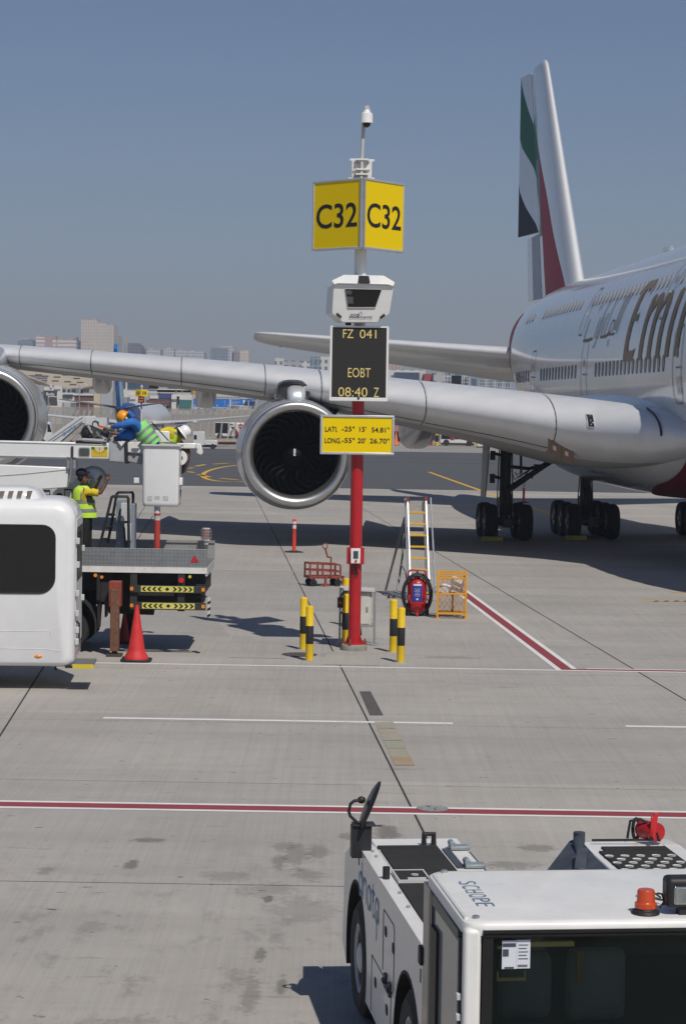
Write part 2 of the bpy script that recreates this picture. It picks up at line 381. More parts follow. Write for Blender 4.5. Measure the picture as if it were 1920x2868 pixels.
# ------------------------------------------------------------------ the big airliner: local axes x = starboard, y = aft, z = up, origin under the nose
AIR_A = 0.0665; AIR0 = (14.84, 51.67, 0)
air = thing('airliner', 'huge white double deck airliner with gold lettering and four engines, parked across the apron', 'airliner', AIR0, 0)
# x axis of the thing points to starboard (camera left): rotate by 180 degrees plus the heading, y then mirrors; so build with a helper instead
_stb = Vector((-cos(AIR_A), -sin(AIR_A), 0)); _aft = Vector((-sin(AIR_A), cos(AIR_A), 0))
def A(s, l, z): return _aft * s + _stb * l + Vector((0, 0, z))      # station aft of the nose, metres to starboard, height
PLANE_WHITE = M('airliner_white', (.63, .64, .65), .24, coat=.8, var=.025, scale=1.1, bump=.05, bscale=1.3)
PLANE_GREY = M('airliner_grey', (.66, .665, .67), .38, .12, coat=.3, var=.05, scale=1.2)
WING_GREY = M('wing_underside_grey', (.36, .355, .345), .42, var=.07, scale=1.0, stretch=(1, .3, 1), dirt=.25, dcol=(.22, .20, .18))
NACELLE = M('nacelle_silver', (.52, .54, .57), .3, .35, coat=.6, var=.03)
LIP = M('polished_inlet_lip', (.56, .555, .55), .42, 1.0, var=.04, scale=3)
TAIL_RED = M('tail_red', (.30, .012, .035), .5, spec=.25, var=.05)
TAIL_GREEN = M('tail_green', (.012, .125, .07), .5, spec=.25, var=.05)
TAIL_PALE_GREEN = M('tail_pale_green', (.13, .27, .24), .5, spec=.25, var=.05)
TAIL_BLACK = M('tail_black', (.010, .010, .018), .5, spec=.25, var=.1)
TAIL_GREY = M('tail_grey_ribbon', (.33, .37, .42), .5, spec=.25, var=.05)
GOLD = M('bronze_lettering', (.25, .20, .145), .6, 0, spec=.15, var=.06)
SEAL = M('dark_seal', (.045, .045, .047), .6, var=.2)
GEAR = M('gear_dark_steel', (.06, .058, .055), .5, .3, var=.3, scale=8)
WIN = M('cabin_window', (.38, .355, .325), .5, var=.25, spec=.2)
WINF = M('window_surround', (.24, .25, .26), .6, spec=.2)
WIN_UP = M('upper_window_pane', (.33, .35, .38), .5, var=.15, spec=.2)
WINF_UP = M('upper_window_surround', (.27, .29, .32), .6, spec=.2)
def interp(tab, s):
    for a, b in zip(tab, tab[1:]):
        if s <= b[0]:
            t = (s - a[0]) / (b[0] - a[0]); return [x + (y - x) * t for x, y in zip(a[1:], b[1:])]
    return list(tab[-1][1:])
def sm_interp(tab, s):
    # smooth (Catmull-Rom) version
    n = len(tab)
    for k in range(n - 1):
        if s <= tab[k + 1][0] or k == n - 2:
            p0, p1, p2, p3 = tab[max(k - 1, 0)], tab[k], tab[k + 1], tab[min(k + 2, n - 1)]
            h = p2[0] - p1[0]; t = max(0, min(1, (s - p1[0]) / h)); o = []
            for i in range(1, len(p1)):
                m1 = (p2[i] - p0[i]) / max(p2[0] - p0[0], 1e-6) * h; m2 = (p3[i] - p1[i]) / max(p3[0] - p1[0], 1e-6) * h
                o.append((2 * t**3 - 3 * t**2 + 1) * p1[i] + (t**3 - 2 * t**2 + t) * m1 + (-2 * t**3 + 3 * t**2) * p2[i] + (t**3 - t**2) * m2)
            return o
FUS = [(0, 6.0, 5.9, .06), (.6, 7.0, 4.9, .95), (2, 8.2, 3.9, 1.9), (4, 9.4, 3.2, 2.65), (7, 10.6, 2.8, 3.25), (10, 11.1, 2.7, 3.5), (14, 11.2, 2.7, 3.57), (30, 11.2, 2.7, 3.57), (44, 11.2, 2.75, 3.57), (49, 11.2, 3.3, 3.45), (54, 11.12, 4.3, 3.15), (60, 10.85, 5.8, 2.5), (66, 10.4, 7.4, 1.6), (71, 9.9, 8.7, .6), (72.7, 9.6, 9.0, .25)]
def fus_pt(s, a, off=0.):
    """a: angle, 0 = starboard side at the widest point, 90 = crown"""
    zt, zb, w = sm_interp(FUS, s); zc = zb + (zt - zb) * .44
    b = (zt - zc) if sin(a) >= 0 else (zc - zb); e = 2 / 2.12
    cx, sx = cos(a), sin(a)
    x = w * math.copysign(abs(cx)**e, cx); z = zc + b * math.copysign(abs(sx)**e, sx)
    return x, z
def fus(s, z, off=0.):
    """the point of the starboard side at station s and height z"""
    zt, zb, w = sm_interp(FUS, s); zc = zb + (zt - zb) * .44; b = (zt - zc) if z >= zc else (zc - zb)
    t = min(1, abs(z - zc) / b); x = w * (1 - t**2.12)**(1 / 2.12)
    dx = -w * (1 - min(t, .98)**2.12)**(1 / 2.12 - 1) * t**1.12 / b * (1 if z >= zc else -1)   # dx/dz
    n = Vector((1, -dx)).normalized()
    return A(s, x + n.x * off, z + n.y * off)
m = MB(); rings = []
NA = 64; stations = [0, .2, .6, 1.2, 2, 3, 4, 5.5, 7, 8.5, 10, 12, 14] + [14 + k * 1.5 for k in range(1, 40)] + [72.7]
for s in stations: rings.append([A(s, *fus_pt(s, 2 * pi * i / NA)) for i in range(NA)])
m.loft(rings, mi=0, mis=lambda k, i: 1 if False else 0)
fuse = m.obj('fuselage', [PLANE_WHITE, TAIL_RED], air, sharp=60)
# crown fairing line and aerial
m = MB(); m.loft([[A(s, l, z) for l, z in ((-.16, 11.13), (-.1, 11.45), (0, 11.6), (.1, 11.45), (.16, 11.13))] if k not in (0, 4) else [A(s, l, 11.1 + abs(.15)) for l in (-.05, -.03, 0, .03, .05)] for k, s in enumerate((33, 33.4, 34, 34.8, 35.6))])
m.obj('satellite_fairing', PLANE_WHITE, air)
# the tail's coloured ribbon where it runs down the rear fuselage
m = MB()
def skin_patch(mb, s0f, s1f, z0, z1, nz=14, ns=3, off=.012, mi=0):
    for i in range(nz):
        for q in range(ns):
            P = []
            for (ii, qq) in ((i, q), (i, q + 1), (i + 1, q + 1), (i + 1, q)):
                z = z0 + (z1 - z0) * ii / nz; s = s0f(z) + (s1f(z) - s0f(z)) * qq / ns; P.append(fus(s, z, off))
            mb.quad(*P, mi)
skin_patch(m, lambda z: 57.4 + (z - 6.5) * .25, lambda z: 62.5 + (z - 6.5) * .2, 6.4, 10.0, 14, 4)
m.obj('tail_ribbon', TAIL_RED, air)
# wing-body fairing
BEL = [(14.5, 4.3, 4.15, .2, 3.0), (17, 5.6, 3.0, 2.0, 3.4), (20, 6.2, 2.35, 3.2, 3.75), (25, 6.4, 2.08, 3.95, 3.95), (32, 6.4, 2.05, 4.0, 4.0), (37, 6.2, 2.1, 3.9, 3.95), (41, 5.6, 2.35, 3.4, 3.8), (44.5, 4.6, 2.9, 2.2, 3.3), (46.5, 3.7, 3.5, .3, 2.6)]
m = MB(); rings = []
for k in range(40):
    s = 14.5 + 32 * k / 39; zt, zb, wb, w = sm_interp(BEL, s); ring = []
    for i in range(40):
        a = 2 * pi * i / 40; e = 2 / 2.9; zc = (zt + zb) / 2
        ring.append(A(s, w * math.copysign(abs(cos(a))**e, cos(a)), zc + (zt - zb) / 2 * math.copysign(abs(sin(a))**e, sin(a))))
    rings.append(ring)
m.loft(rings); m.obj('belly_fairing', PLANE_WHITE, air, sharp=70)
m = MB(); R1 = []
for k in range(24):
    s = 14.6 + 12.6 * k / 23; zt, zb, wb, w = sm_interp(BEL, s); zc = (zt + zb) / 2; e = 2 / 2.9; lim = zb + max(.02, min(.42, (27.5 - s) * .065))
    h = min(.999, max(.05, (zc - lim) / ((zt - zb) / 2))); a1 = math.asin(min(.999, h**(1 / e))); ring = []
    for i in range(25):
        a = -a1 - (pi - 2 * a1) * i / 24
        ring.append(A(s, (w + .05) * math.copysign(abs(cos(a))**e, cos(a)), zc + ((zt - zb) / 2 + .05) * math.copysign(abs(sin(a))**e, sin(a))))
    R1.append(ring)
m.loft(R1, (False, False), closed=False); BRED = M('belly_red', (.13, .008, .016), .45, spec=.3); m.obj('belly_colour', BRED, air)
m = MB(); R1 = []
for k in range(14):
    s = 2 + k * .96; zt, zb, w = sm_interp(FUS, s); R1.append([A(s, *(lambda p: (p[0] * 1.006, p[1] - .04))(fus_pt(s, radians(-90 - 36 + 72 * i / 24)))) for i in range(25)])
m.loft(R1, (False, False), closed=False); m.obj('belly_colour', BRED, air)
# cabin windows: a ring and a pane each, and four doors
def frame_at(s, z):
    p = fus(s, z); ds = fus(s + .05, z) - fus(s - .05, z); dz = fus(s, z + .05) - fus(s, z - .05)
    u = ds.normalized(); v = dz.normalized(); n = u.cross(v)
    if n.dot(_stb) < 0: n = -n
    return p, u, v, n
def oval(w, h, n=14): return [(w * cos(2 * pi * i / n), h * sin(2 * pi * i / n)) for i in range(n)]
def window(s, z, w=.15, h=.23):
    p, u, v, n = frame_at(s, z); mb = MB(); o1, o2 = oval(w, h), oval(w * .84, h * .88)
    r1 = [p + u * x + v * y + n * .004 for x, y in o1]; r2 = [p + u * x + v * y + n * .022 for x, y in o1]; r3 = [p + u * x + v * y + n * .006 for x, y in o2]
    mb.loft([r1, r2, r3], (False, False), 0); mb.add(r3, [tuple(range(len(r3)))], 1)
    return mb.obj('window', [WINF, WIN] if z < 8 else [WINF_UP, WIN_UP], air)
k = 0; s = 17.9
skip_main = [(23.95, 1), (37.6, 1)]
def row(z, runs, w, h):
    for (s0, n, pitch) in runs:
        for q in range(n): window(s0 + q * pitch, z, w, h)
row(6.62, ((17.75, 18, .70), (34.0, 12, .78), (46.5, 7, .9)), .135, .27)
row(9.38, ((13.6, 2, .6), (18.1, 1, .6), (20.2, 20, .72), (36.6, 13, .8), (49.5, 3, 1.1)), .14, .25)
def door(s0, s1, z0, z1, hinge=True):
    mb = MB()
    def ln(pts, t=.03):
        for a, b in zip(pts, pts[1:]):
            n_ = 6
            for q in range(n_):
                sa, za = a[0] + (b[0] - a[0]) * q / n_, a[1] + (b[1] - a[1]) * q / n_; sb, zb = a[0] + (b[0] - a[0]) * (q + 1) / n_, a[1] + (b[1] - a[1]) * (q + 1) / n_
                du = t if abs(zb - za) > abs(sb - sa) else 0; dv = 0 if du else t
                mb.quad(fus(sa - du, za - dv, .015), fus(sb - du, zb - dv, .015), fus(sb + du, zb + dv, .015), fus(sa + du, za + dv, .015))
    c = .22
    ln([(s0 + c, z0), (s1 - c, z0), (s1, z0 + c), (s1, z1 - c), (s1 - c, z1), (s0 + c, z1), (s0, z1 - c), (s0, z0 + c), (s0 + c, z0)])
    o = mb.obj('door', M('door_outline', (.20, .21, .22), .5), air)
    p, u, v, n = frame_at((s0 + s1) / 2, (z0 + z1) * .5 + .35); r = MB(); ov = oval(.1, .17)
    r.add([p + u * x + v * y + n * .02 for x, y in ov], [tuple(range(len(ov)))], 0); r.obj('door_window', WIN, o)
    r = MB(); p, u, v, n = frame_at(s0 + .25, (z0 + z1) * .5 - .1); r.box(p + n * .02, (.18, .06, .06)); r.obj('handle', GREY, o)
door(15.2, 16.4, 5.35, 7.75); door(31.6, 32.8, 5.4, 7.75); door(44.6, 45.7, 5.6, 7.7); door(33.6, 34.6, 8.05, 9.9); door(18.6, 19.6, 8.1, 10.0)
# lettering on the skin: outlines in a (forward, up) plane, cut into strips and laid on the curved side
def lay_text(mb, polys, s0, z0, sc, slant=0., off=.02, mi=0, sx=1.):
    for pl in polys:
        bm = bmesh.new(); vs = [bm.verts.new((x, y, 0)) for x, y in pl]
        es = [bm.edges.new((vs[i], vs[(i + 1) % len(vs)])) for i in range(len(vs))]
        bmesh.ops.triangle_fill(bm, use_beauty=True, edges=es)
        lo, hi = min(p[1] for p in pl), max(p[1] for p in pl)
        c = lo + .06
        while c < hi:
            bmesh.ops.bisect_plane(bm, geom=bm.verts[:] + bm.edges[:] + bm.faces[:], plane_co=(0, c, 0), plane_no=(0, 1, 0)); c += .06
        bm.verts.index_update()
        P = [fus(s0 - (v.co.x * sx + v.co.y * slant) * sc, z0 + v.co.y * sc, off) for v in bm.verts]
        mb.add(P, [tuple(v.index for v in f.verts) for f in bm.faces], mi); bm.free()
def arc(cx, cy, rx, ry, a0, a1, n=10): return [(cx + rx * cos(radians(a0 + (a1 - a0) * k / n)), cy + ry * sin(radians(a0 + (a1 - a0) * k / n))) for k in range(n + 1)]
def stroke(pts, ws):
    """the outline of a stroke with a width at every point"""
    L_, R_ = [], []; n = len(pts)
    if not isinstance(ws, (list, tuple)): ws = [ws] * n
    for k in range(n):
        a, b = pts[max(k - 1, 0)], pts[min(k + 1, n - 1)]; dx, dy = b[0] - a[0], b[1] - a[1]; q = sqrt(dx * dx + dy * dy) or 1
        L_.append((pts[k][0] - dy / q * ws[k] / 2, pts[k][1] + dx / q * ws[k] / 2)); R_.append((pts[k][0] + dy / q * ws[k] / 2, pts[k][1] - dx / q * ws[k] / 2))
    return L_ + R_[::-1]
E_ = [(0, 0), (.56, 0), (.66, .16), (.55, .13), (.24, .13), (.20, .16), (.20, .50), (.40, .50), (.44, .46), (.44, .62), (.40, .58), (.20, .58), (.20, .86), (.24, .89), (.50, .89), (.58, .80), (.62, 1.0), (.04, 1.0), (-.02, .94), (-.02, .05)]
def stem(x, h=.8, w=.2): return [(x, 0), (x + w, 0), (x + w, h - .03), (x + w * .55, h), (x, h - .05)]
def arch(x, g, w=.2, h=.8): return [(x, .52), (x, .60), (x + g * .45, h - .04), (x + g, h), (x + g + w * .6, h - .05), (x + g + w, h - .16), (x + g + w, 0), (x + g, 0), (x + g, h - .2), (x + g - .06, h - .13), (x + g * .5, h - .17)]
txt = MB()
SZ = 2.78; s0, z0 = 24.4, 6.80
lay_text(txt, [E_], s0, z0, SZ, .12)
o = .92
lay_text(txt, [[(x + o, y) for x, y in q] for q in (stem(0), arch(.2, .30), arch(.70, .30))], s0, z0, SZ, .12)
lay_text(txt, [[(x + o + 1.50, y) for x, y in q] for q in (stem(0, .8),)], s0, z0, SZ, .12)
lay_text(txt, [[(x + o + 2.0, y) for x, y in q] for q in (stem(0, .8), [(.2, .5), (.2, .6), (.32, .76), (.5, .8), (.6, .74), (.5, .62), (.36, .66)])], s0, z0, SZ, .12)
lay_text(txt, [[(x + o + 2.75, y) for x, y in q] for q in (stroke(arc(.32, .36, .26, .36, 70, 300, 16), .16), stem(.5, .74, .18))], s0, z0, SZ, .12)
lay_text(txt, [[(x + o + 3.7, y) for x, y in q] for q in (stem(0, .95, .18), [(-.12, .7), (.3, .7), (.3, .76), (-.12, .76)])], s0, z0, SZ, .12)
# Arabic name aft of it: thin slanted strokes
ar = []; 
lay_text(txt, [[(x + o + 4.25, y) for x, y in q] for q in (stroke(arc(.30, .38, .25, .38, 20, 330, 16), .13), [(.1, .38), (.5, .38), (.5, .46), (.1, .46)])], s0, z0, SZ, .12)
lay_text(txt, [[(x + o + 5.0, y) for x, y in q] for q in (stroke([(.45, .68), (.3, .77), (.15, .68), (.16, .52), (.38, .34), (.4, .14), (.25, .03), (.05, .1)], .13),)], s0, z0, SZ, .12)
txt.obj('lettering', GOLD, air); txt = MB()
ar += [stroke([(1.98 - .03 * 0, .02), (1.98, 1.0)], 0.031), stroke([(1.86, .10), (1.86, 1.0)], 0.031), stroke([(1.80, .12), (1.74, .95)], 0.031)]
ar += [stroke([(1.86, .03), (1.72, .03), (1.55, .03), (1.50, .10)], 0.056), stroke(arc(1.60, .22, .10, .16, -60, 250, 12), 0.032), stroke([(1.62, -.26), (1.66, -.2), (1.6, -.14), (1.66, -.1)], 0.025)]
ar += [stroke([(1.50, .03), (1.36, .0), (1.12, .0)], 0.068), stroke([(1.30, .03), (1.28, .95)], 0.028), stroke([(1.12, .0), (1.12, .6)], 0.031)]
ar += [stroke([(.98, .5), (.96, .1), (.86, -.2), (.80, -.24)], 0.031), stroke([(.90, 1.0), (.88, -.02)], 0.031), stroke([(.74, .52), (.74, .0)], 0.031)]
ar += [stroke([(.62, .0), (.40, -.02), (.12, -.02)], 0.074), stroke([(.14, .0), (.10, .55)], 0.031), stroke([(.42, .74), (.42, .86)], 0.031), stroke([(.50, .76), (.50, .88)], 0.031)]
lay_text(txt, [[(x * 2.35, y) for x, y in q] for q in ar], 33.4, 7.82, 1.5, .25)
txt.obj('script_lettering', GOLD, air)
t = MB()
for q in range(3):
    lay_text(t, [stroke([(q * .52, 1), (q * .52 + .12, 0), (q * .52 + .22, .7), (q * .52 + .32, 0), (q * .52 + .44, 1)], .05)], 15.9 - .05, 5.62, .55, 0)
t.obj('web_lettering', LETTER_BLACK, air)
# ------------------------------------------------------------------ wing (starboard and, hidden behind the body, the root of the other one)
WG = [  # l, s of leading edge, chord, z of leading edge, twist (deg), thickness
    (2.2, 14.6, 23.6, 4.28, 2.6, .086), (3.6, 15.6, 22.4, 4.32, 2.8, .094), (4.2, 17.3, 20.8, 4.34, 3.0, .110), (5.5, 20.0, 18.6, 4.46, 2.9, .130), (8, 22.6, 16.6, 4.86, 2.2, .124), (11, 25.1, 14.7, 5.28, 1.6, .118),
    (14.8, 27.95, 12.6, 5.85, 1.8, .113), (20, 31.85, 10.7, 6.42, 2.4, .110), (26.2, 36.5, 8.7, 6.98, 2.8, .108), (33, 41.7, 6.5, 7.48, 2.6, .106), (38.5, 45.8, 4.8, 7.95, 2.2, .105), (39.8, 47.3, 3.5, 8.05, 2.0, .1)]
def foil(n=22):
    out = []
    for i in range(n + 1):
        u = (1 - cos(pi * i / n)) / 2; y = 5 * (.2969 * sqrt(u) - .126 * u - .3516 * u**2 + .2843 * u**3 - .1036 * u**4); out.append((u, y))
    return out
FO = foil()
def wing_pt0(l, u, side):
    sl_, c, zl, tw, th = sm_interp(WG, l); y = 5 * (.2969 * sqrt(u) - .126 * u - .3516 * u**2 + .2843 * u**3 - .1036 * u**4)
    cam_ = .012 * (1 - (2 * u - 1)**2); h = (cam_ + side * y * th * (1.0 if side > 0 else .98)) * c; x = u * c
    t = radians(tw); return A(sl_ + x * cos(t) + h * sin(t), l, zl - x * sin(t) + h * cos(t))
def wing_pt(l, u, side, off=0.):
    """u: 0 at the leading edge, 1 at the trailing edge; side +1 upper, -1 lower"""
    p = wing_pt0(l, u, side)
    if not off: return p
    if u < .0004: return p - _aft * off
    d = (wing_pt0(l, u * 1.02, side) - wing_pt0(l, u * .98, side)); ds, dz = d.dot(_aft), d.z
    n = (Vector((0, 0, 1)) * ds - _aft * dz).normalized() * side
    return p + n * off
m = MB(); rings = []
LS = [2.2, 3.0, 3.6, 4.0, 4.4, 5, 5.5, 6.5, 8, 9.5, 11, 13, 14.8, 17, 20, 23, 26.2, 29, 33, 36, 38.5, 39.4, 39.8]
for l in LS: rings.append([wing_pt(l, u, 1) for u, _ in FO] + [wing_pt(l, u, -1) for u, _ in FO[-2:0:-1]])
nf = len(FO)
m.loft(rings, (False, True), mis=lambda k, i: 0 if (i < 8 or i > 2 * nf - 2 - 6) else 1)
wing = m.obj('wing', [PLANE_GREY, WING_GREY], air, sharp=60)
# slats: skins just proud of the leading edge with dark gaps between them
def slat(l0, l1, uu=.16, ul=.045, name='slat'):
    mb = MB(); rings = []
    n = max(3, int((l1 - l0) / .8))
    for k in range(n + 1):
        l = l0 + (l1 - l0) * k / n
        rings.append([wing_pt(l, uu * (1 - q / 9)**2, 1, .012) for q in range(10)] + [wing_pt(l, ul * (q / 6)**2, -1, .012) for q in range(1, 7)])
    mb.loft(rings, (False, False), 0, closed=False); return mb.obj(name, PLANE_GREY, wing, sharp=60)
for (l0, l1, ul) in ((6.45, 10.35, .075), (10.42, 13.85, .065), (15.9, 18.9, .06), (18.97, 22.4, .05), (22.47, 25.3, .05), (27.2, 30.4, .05), (30.5, 34, .05)): slat(l0, l1, .16, ul)
sg = MB()
for l in (6.40, 10.385, 13.88, 15.85, 18.935, 22.435, 25.35, 27.15):
    ring = [wing_pt(l, .2 * (1 - q / 12)**2, 1, .022) for q in range(13)] + [wing_pt(l, .12 * (q / 8)**2, -1, .022) for q in range(1, 9)]
    r2 = [wing_pt(l + .022, .2 * (1 - q / 12)**2, 1, .022) for q in range(13)] + [wing_pt(l + .022, .12 * (q / 8)**2, -1, .022) for q in range(1, 9)]
    sg.loft([ring, r2], (False, False), closed=False)
for (l0, l1, ul) in ((6.45, 10.35, .075), (10.42, 13.85, .065), (15.9, 25.3, .05)):
    n = 12; sg.loft([[wing_pt(l0 + (l1 - l0) * k / n, ul - .003, -1, .02), wing_pt(l0 + (l1 - l0) * k / n, ul + .003, -1, .02)] for k in range(n + 1)], (False, False), closed=False)
sg.obj('slat_seal', SEAL, wing)
# the fillet seal at the root and a landing light in the root leading edge
m = MB(); lt = []
LLP = [(.021, 1), (.015, 1), (.010, 1), (.006, 1), (.003, 1), (.0012, 1), (.0005, 1)]
m.loft([[wing_pt(l, u, sd, .018) for u, sd in LLP] for l in (5.37, 5.45, 5.53)], (False, False), closed=False)
ll = m.obj('landing_light', M('light_glass', (.03, .032, .035), .1), wing)
m = MB(); m.tube([wing_pt(5.36, u, 1, .02) for u, sd in LLP] + [wing_pt(5.54, u, 1, .02) for u, sd in LLP[::-1]], .016, 6, closed=True); m.obj('lamp_frame', LIGHT_GREY, ll)
for (u, sd) in ((.0155, 1), (.0065, 1), (.0018, 1)):
    m = MB(); m.ell(wing_pt(5.45, u, sd, .01), (.05, .03, .05), 12, 8); m.obj('lamp_lens', M('lamp_chrome', (.10, .10, .10), .2, .6) if u == .0155 else bpy.data.materials['lamp_chrome'], ll)
m = MB(); m.tube([wing_pt(3.9, .10 * (1 - k / 14)**2, 1, .03) for k in range(15)], .035, 6); m.obj('root_seal', SEAL, wing)
# flap track fairings under the wing
def fairing(l, w, h, s0, s1, zt, name='flap_fairing', drop=0.):
    mb = MB(); rings = []; n = 16
    for k in range(n + 1):
        t = k / n; s = s0 + (s1 - s0) * t; q = sin(pi * min(1, t * 2.2) / 2)**.6 if t < .45 else max(.03, (1 - ((t - .45) / .55)**2.2))
        zc = zt - .02 * t - h * .5 - drop * t
        rings.append([A(s, l + w / 2 * q * x, zc + h / 2 * max(q, .25) * y + (1 - q) * h * .35) for x, y in rrect(2, 2, .62, 5)])
    mb.loft(rings); o = mb.obj(name, PLANE_GREY, wing, sharp=50)
    rim = MB(); rim.tube([A(s0 + (s1 - s0) * .42, l + w / 2 * .78 * x, zt - h * .55 + h / 2 * .8 * y) for x, y in rrect(2, 2, .6, 5)], .012, 5, closed=True)
    return o
fairing(22.35, .76, 1.25, 37.5, 46.8, 6.75)
fairing(18.0, .86, 1.35, 33.5, 44.8, 6.32)
fairing(9.5, 1.05, 1.6, 30.5, 44.0, 5.3, drop=.5)
# ------------------------------------------------------------------ engines
def engine(l, s, z, name='engine_nacelle'):
    mb = MB(); prof = [(1.53, .9), (1.535, .45), (1.57, .18), (1.65, .045), (1.75, 0.), (1.83, .03), (1.89, .12), (1.935, .32), (1.99, .75), (2.07, 1.5), (2.12, 2.5), (2.09, 3.6), (1.85, 4.9), (1.55, 5.6), (1.44, 5.62), (1.4, 5.2)]
    n = 72; rings = []
    for r, h in prof:
        rings.append([A(s + h - (.10 * sin(2 * pi * i / n) if h < .7 else 0), l + r * cos(2 * pi * i / n), z + r * sin(2 * pi * i / n) * (1.0 if sin(2 * pi * i / n) > 0 else .985)) for i in range(n)])
    def mm(k, i): return 2 if k < 1 else (1 if k < 6 else 0)
    mb.loft(rings, (False, False), mis=mm); nac = mb.obj(name, [NACELLE, LIP, SEAL], air, sharp=50)
    # lip joint line
    j = MB(); j.tube([A(s + .34 - .10 * sin(2 * pi * i / n), l + 1.94 * cos(2 * pi * i / n), z + 1.94 * sin(2 * pi * i / n) * (1 if sin(2 * pi * i / n) > 0 else .985)) for i in range(n)], .012, 5, closed=True); j.obj('lip_joint', SEAL, nac)
    # duct, fan blades, spinner
    d = MB(); d.loft([[A(s + h, l + r * cos(2 * pi * i / 48), z + r * sin(2 * pi * i / 48)) for i in range(48)] for r, h in ((1.528, .8), (1.51, 1.5), (1.48, 2.3), (.02, 2.35))], (False, False))
    d.obj('intake_duct', M('intake_lining', (.035, .034, .032), .6, var=.2), nac)
    f = MB()
    for k in range(24):
        a0 = 2 * pi * k / 24; rr1, rr2 = [], []
        for q in range(9):
            t = q / 8; r = .46 + (1.50 - .46) * t; sw = .30 * sin(t * pi * .9) - .34 * t * t; ch = .17 * (1 + .35 * t) / max(r, .6) * 1.0
            tw = radians(28 + 32 * t)
            for (lst, e) in ((rr1, -1), (rr2, 1)):
                a = a0 + sw + e * ch * cos(tw) * .55 / 1
                lst.append(A(s + 1.45 + e * .22 * sin(tw) + .12 * t, l + r * cos(a), z + r * sin(a)))
        f.loft([rr1, rr2], (False, False), closed=False)
    f.obj('fan', M('fan_blade_titanium', (.02, .0195, .019), .6, .1, var=.15), nac)
    sp = MB(); sp.loft([[A(s + h, l + r * cos(2 * pi * i / 24), z + r * sin(2 * pi * i / 24)) for i in range(24)] for r, h in ((.01, .72), (.09, .78), (.2, .95), (.36, 1.2), (.47, 1.4), (.47, 1.6))], (True, False))
    spo = sp.obj('spinner', M('spinner_black', (.012, .012, .013), .75, spec=.2), nac)
    mk = MB(); mk.box(A(s + .85, l + .03, z + .06), (.075, .24, .25), (0, 0, AIR_A)); mk.obj('spinner_mark', M('spinner_white', (.62, .62, .62), .5), nac)
    # strake on the inboard side
    return nac
ENG = ((14.78, 26.9, 3.36), (26.35, 33.0, 4.46))
for (l, s, z) in ENG: engine(l, s, z)
def pylon(l, s, z):
    mb = MB(); zw = wing_pt(l, .02, -1).z
    R = []
    # from the top of the nacelle rising back to the leading edge
    for (ds, zb, zt, w) in ((.42, 1.85, 2.0, .20), (.55, 1.80, 2.28, .31), (.85, 1.75, 2.47, .35), (2.0, 1.6, zw - z - .02 if False else 2.55, .46), (3.0, 1.5, max(2.8, zw - z + .35), .48), (6.5, 1.4, max(2.8, zw - z - .1), .46), (10, 1.9, max(2.5, zw - z - .4), .2)):
        R.append([A(s + ds, l + w * x, z + (zb + zt) / 2 + (zt - zb) / 2 * y) for x, y in rrect(2, 2, .7, 4)])
    mb.loft(R); pl = mb.obj('pylon', NACELLE, air, sharp=50)
    sl_, c, zl, tw, th = sm_interp(WG, l)
    # bright metal saddle where the pylon meets the leading edge
    mb = MB(); R = []
    for (u, w, k) in ((-.012, .50, .42), (-.022, .66, .62), (-.01, .72, .72), (.03, .74, .8), (.2, .6, .8)):
        zc = zl - .18 - max(u, 0) * c * .09; R.append([A(sl_ + u * c, l + .12 + w * .9 * x, zc + .62 * k * y - .08) for x, y in rrect(2, 2, .8, 4)])
    mb.loft(R, mis=lambda k, i: 1 if k == 0 else 0); mb.f[-2:] = mb.f[-2:]; mb.m[-2] = 1; mb.obj('pylon_saddle', [M('pylon_metal', (.5, .5, .5), .18, .9, var=.1), M('saddle_inside', (.06, .058, .055), .35, .4)], pl)
for (l, s, z) in ENG: pylon(l, s, z)
# nacelle strakes
m = MB(); l, s, z = ENG[0]; 
m.poly([A(s + 1.3, l - 1.45, z + 1.42), A(s + 3.2, l - 1.38, z + 1.40), A(s + 3.2, l - 1.85, z + 1.95), A(s + 2.4, l - 1.8, z + 1.9)]); m.poly([A(s + 1.3, l - 1.45, z + 1.39), A(s + 3.2, l - 1.38, z + 1.37), A(s + 3.2, l - 1.85, z + 1.92), A(s + 2.4, l - 1.8, z + 1.87)])
m.obj('strake', NACELLE, air)
# ------------------------------------------------------------------ tail
def fin_sec(z):
    t = (z - 10.6) / (23.9 - 10.6); return 52.9 + 12.7 * t, 14.6 - 8.5 * t   # leading edge, chord
U_H = .68
def fin_half(z, u):
    s, c = fin_sec(z); th = .082
    return 5 * th * c * (.2969 * sqrt(u) - .126 * u - .3516 * u**2 + .2843 * u**3 - .1036 * u**4)
def zrow(y): return None
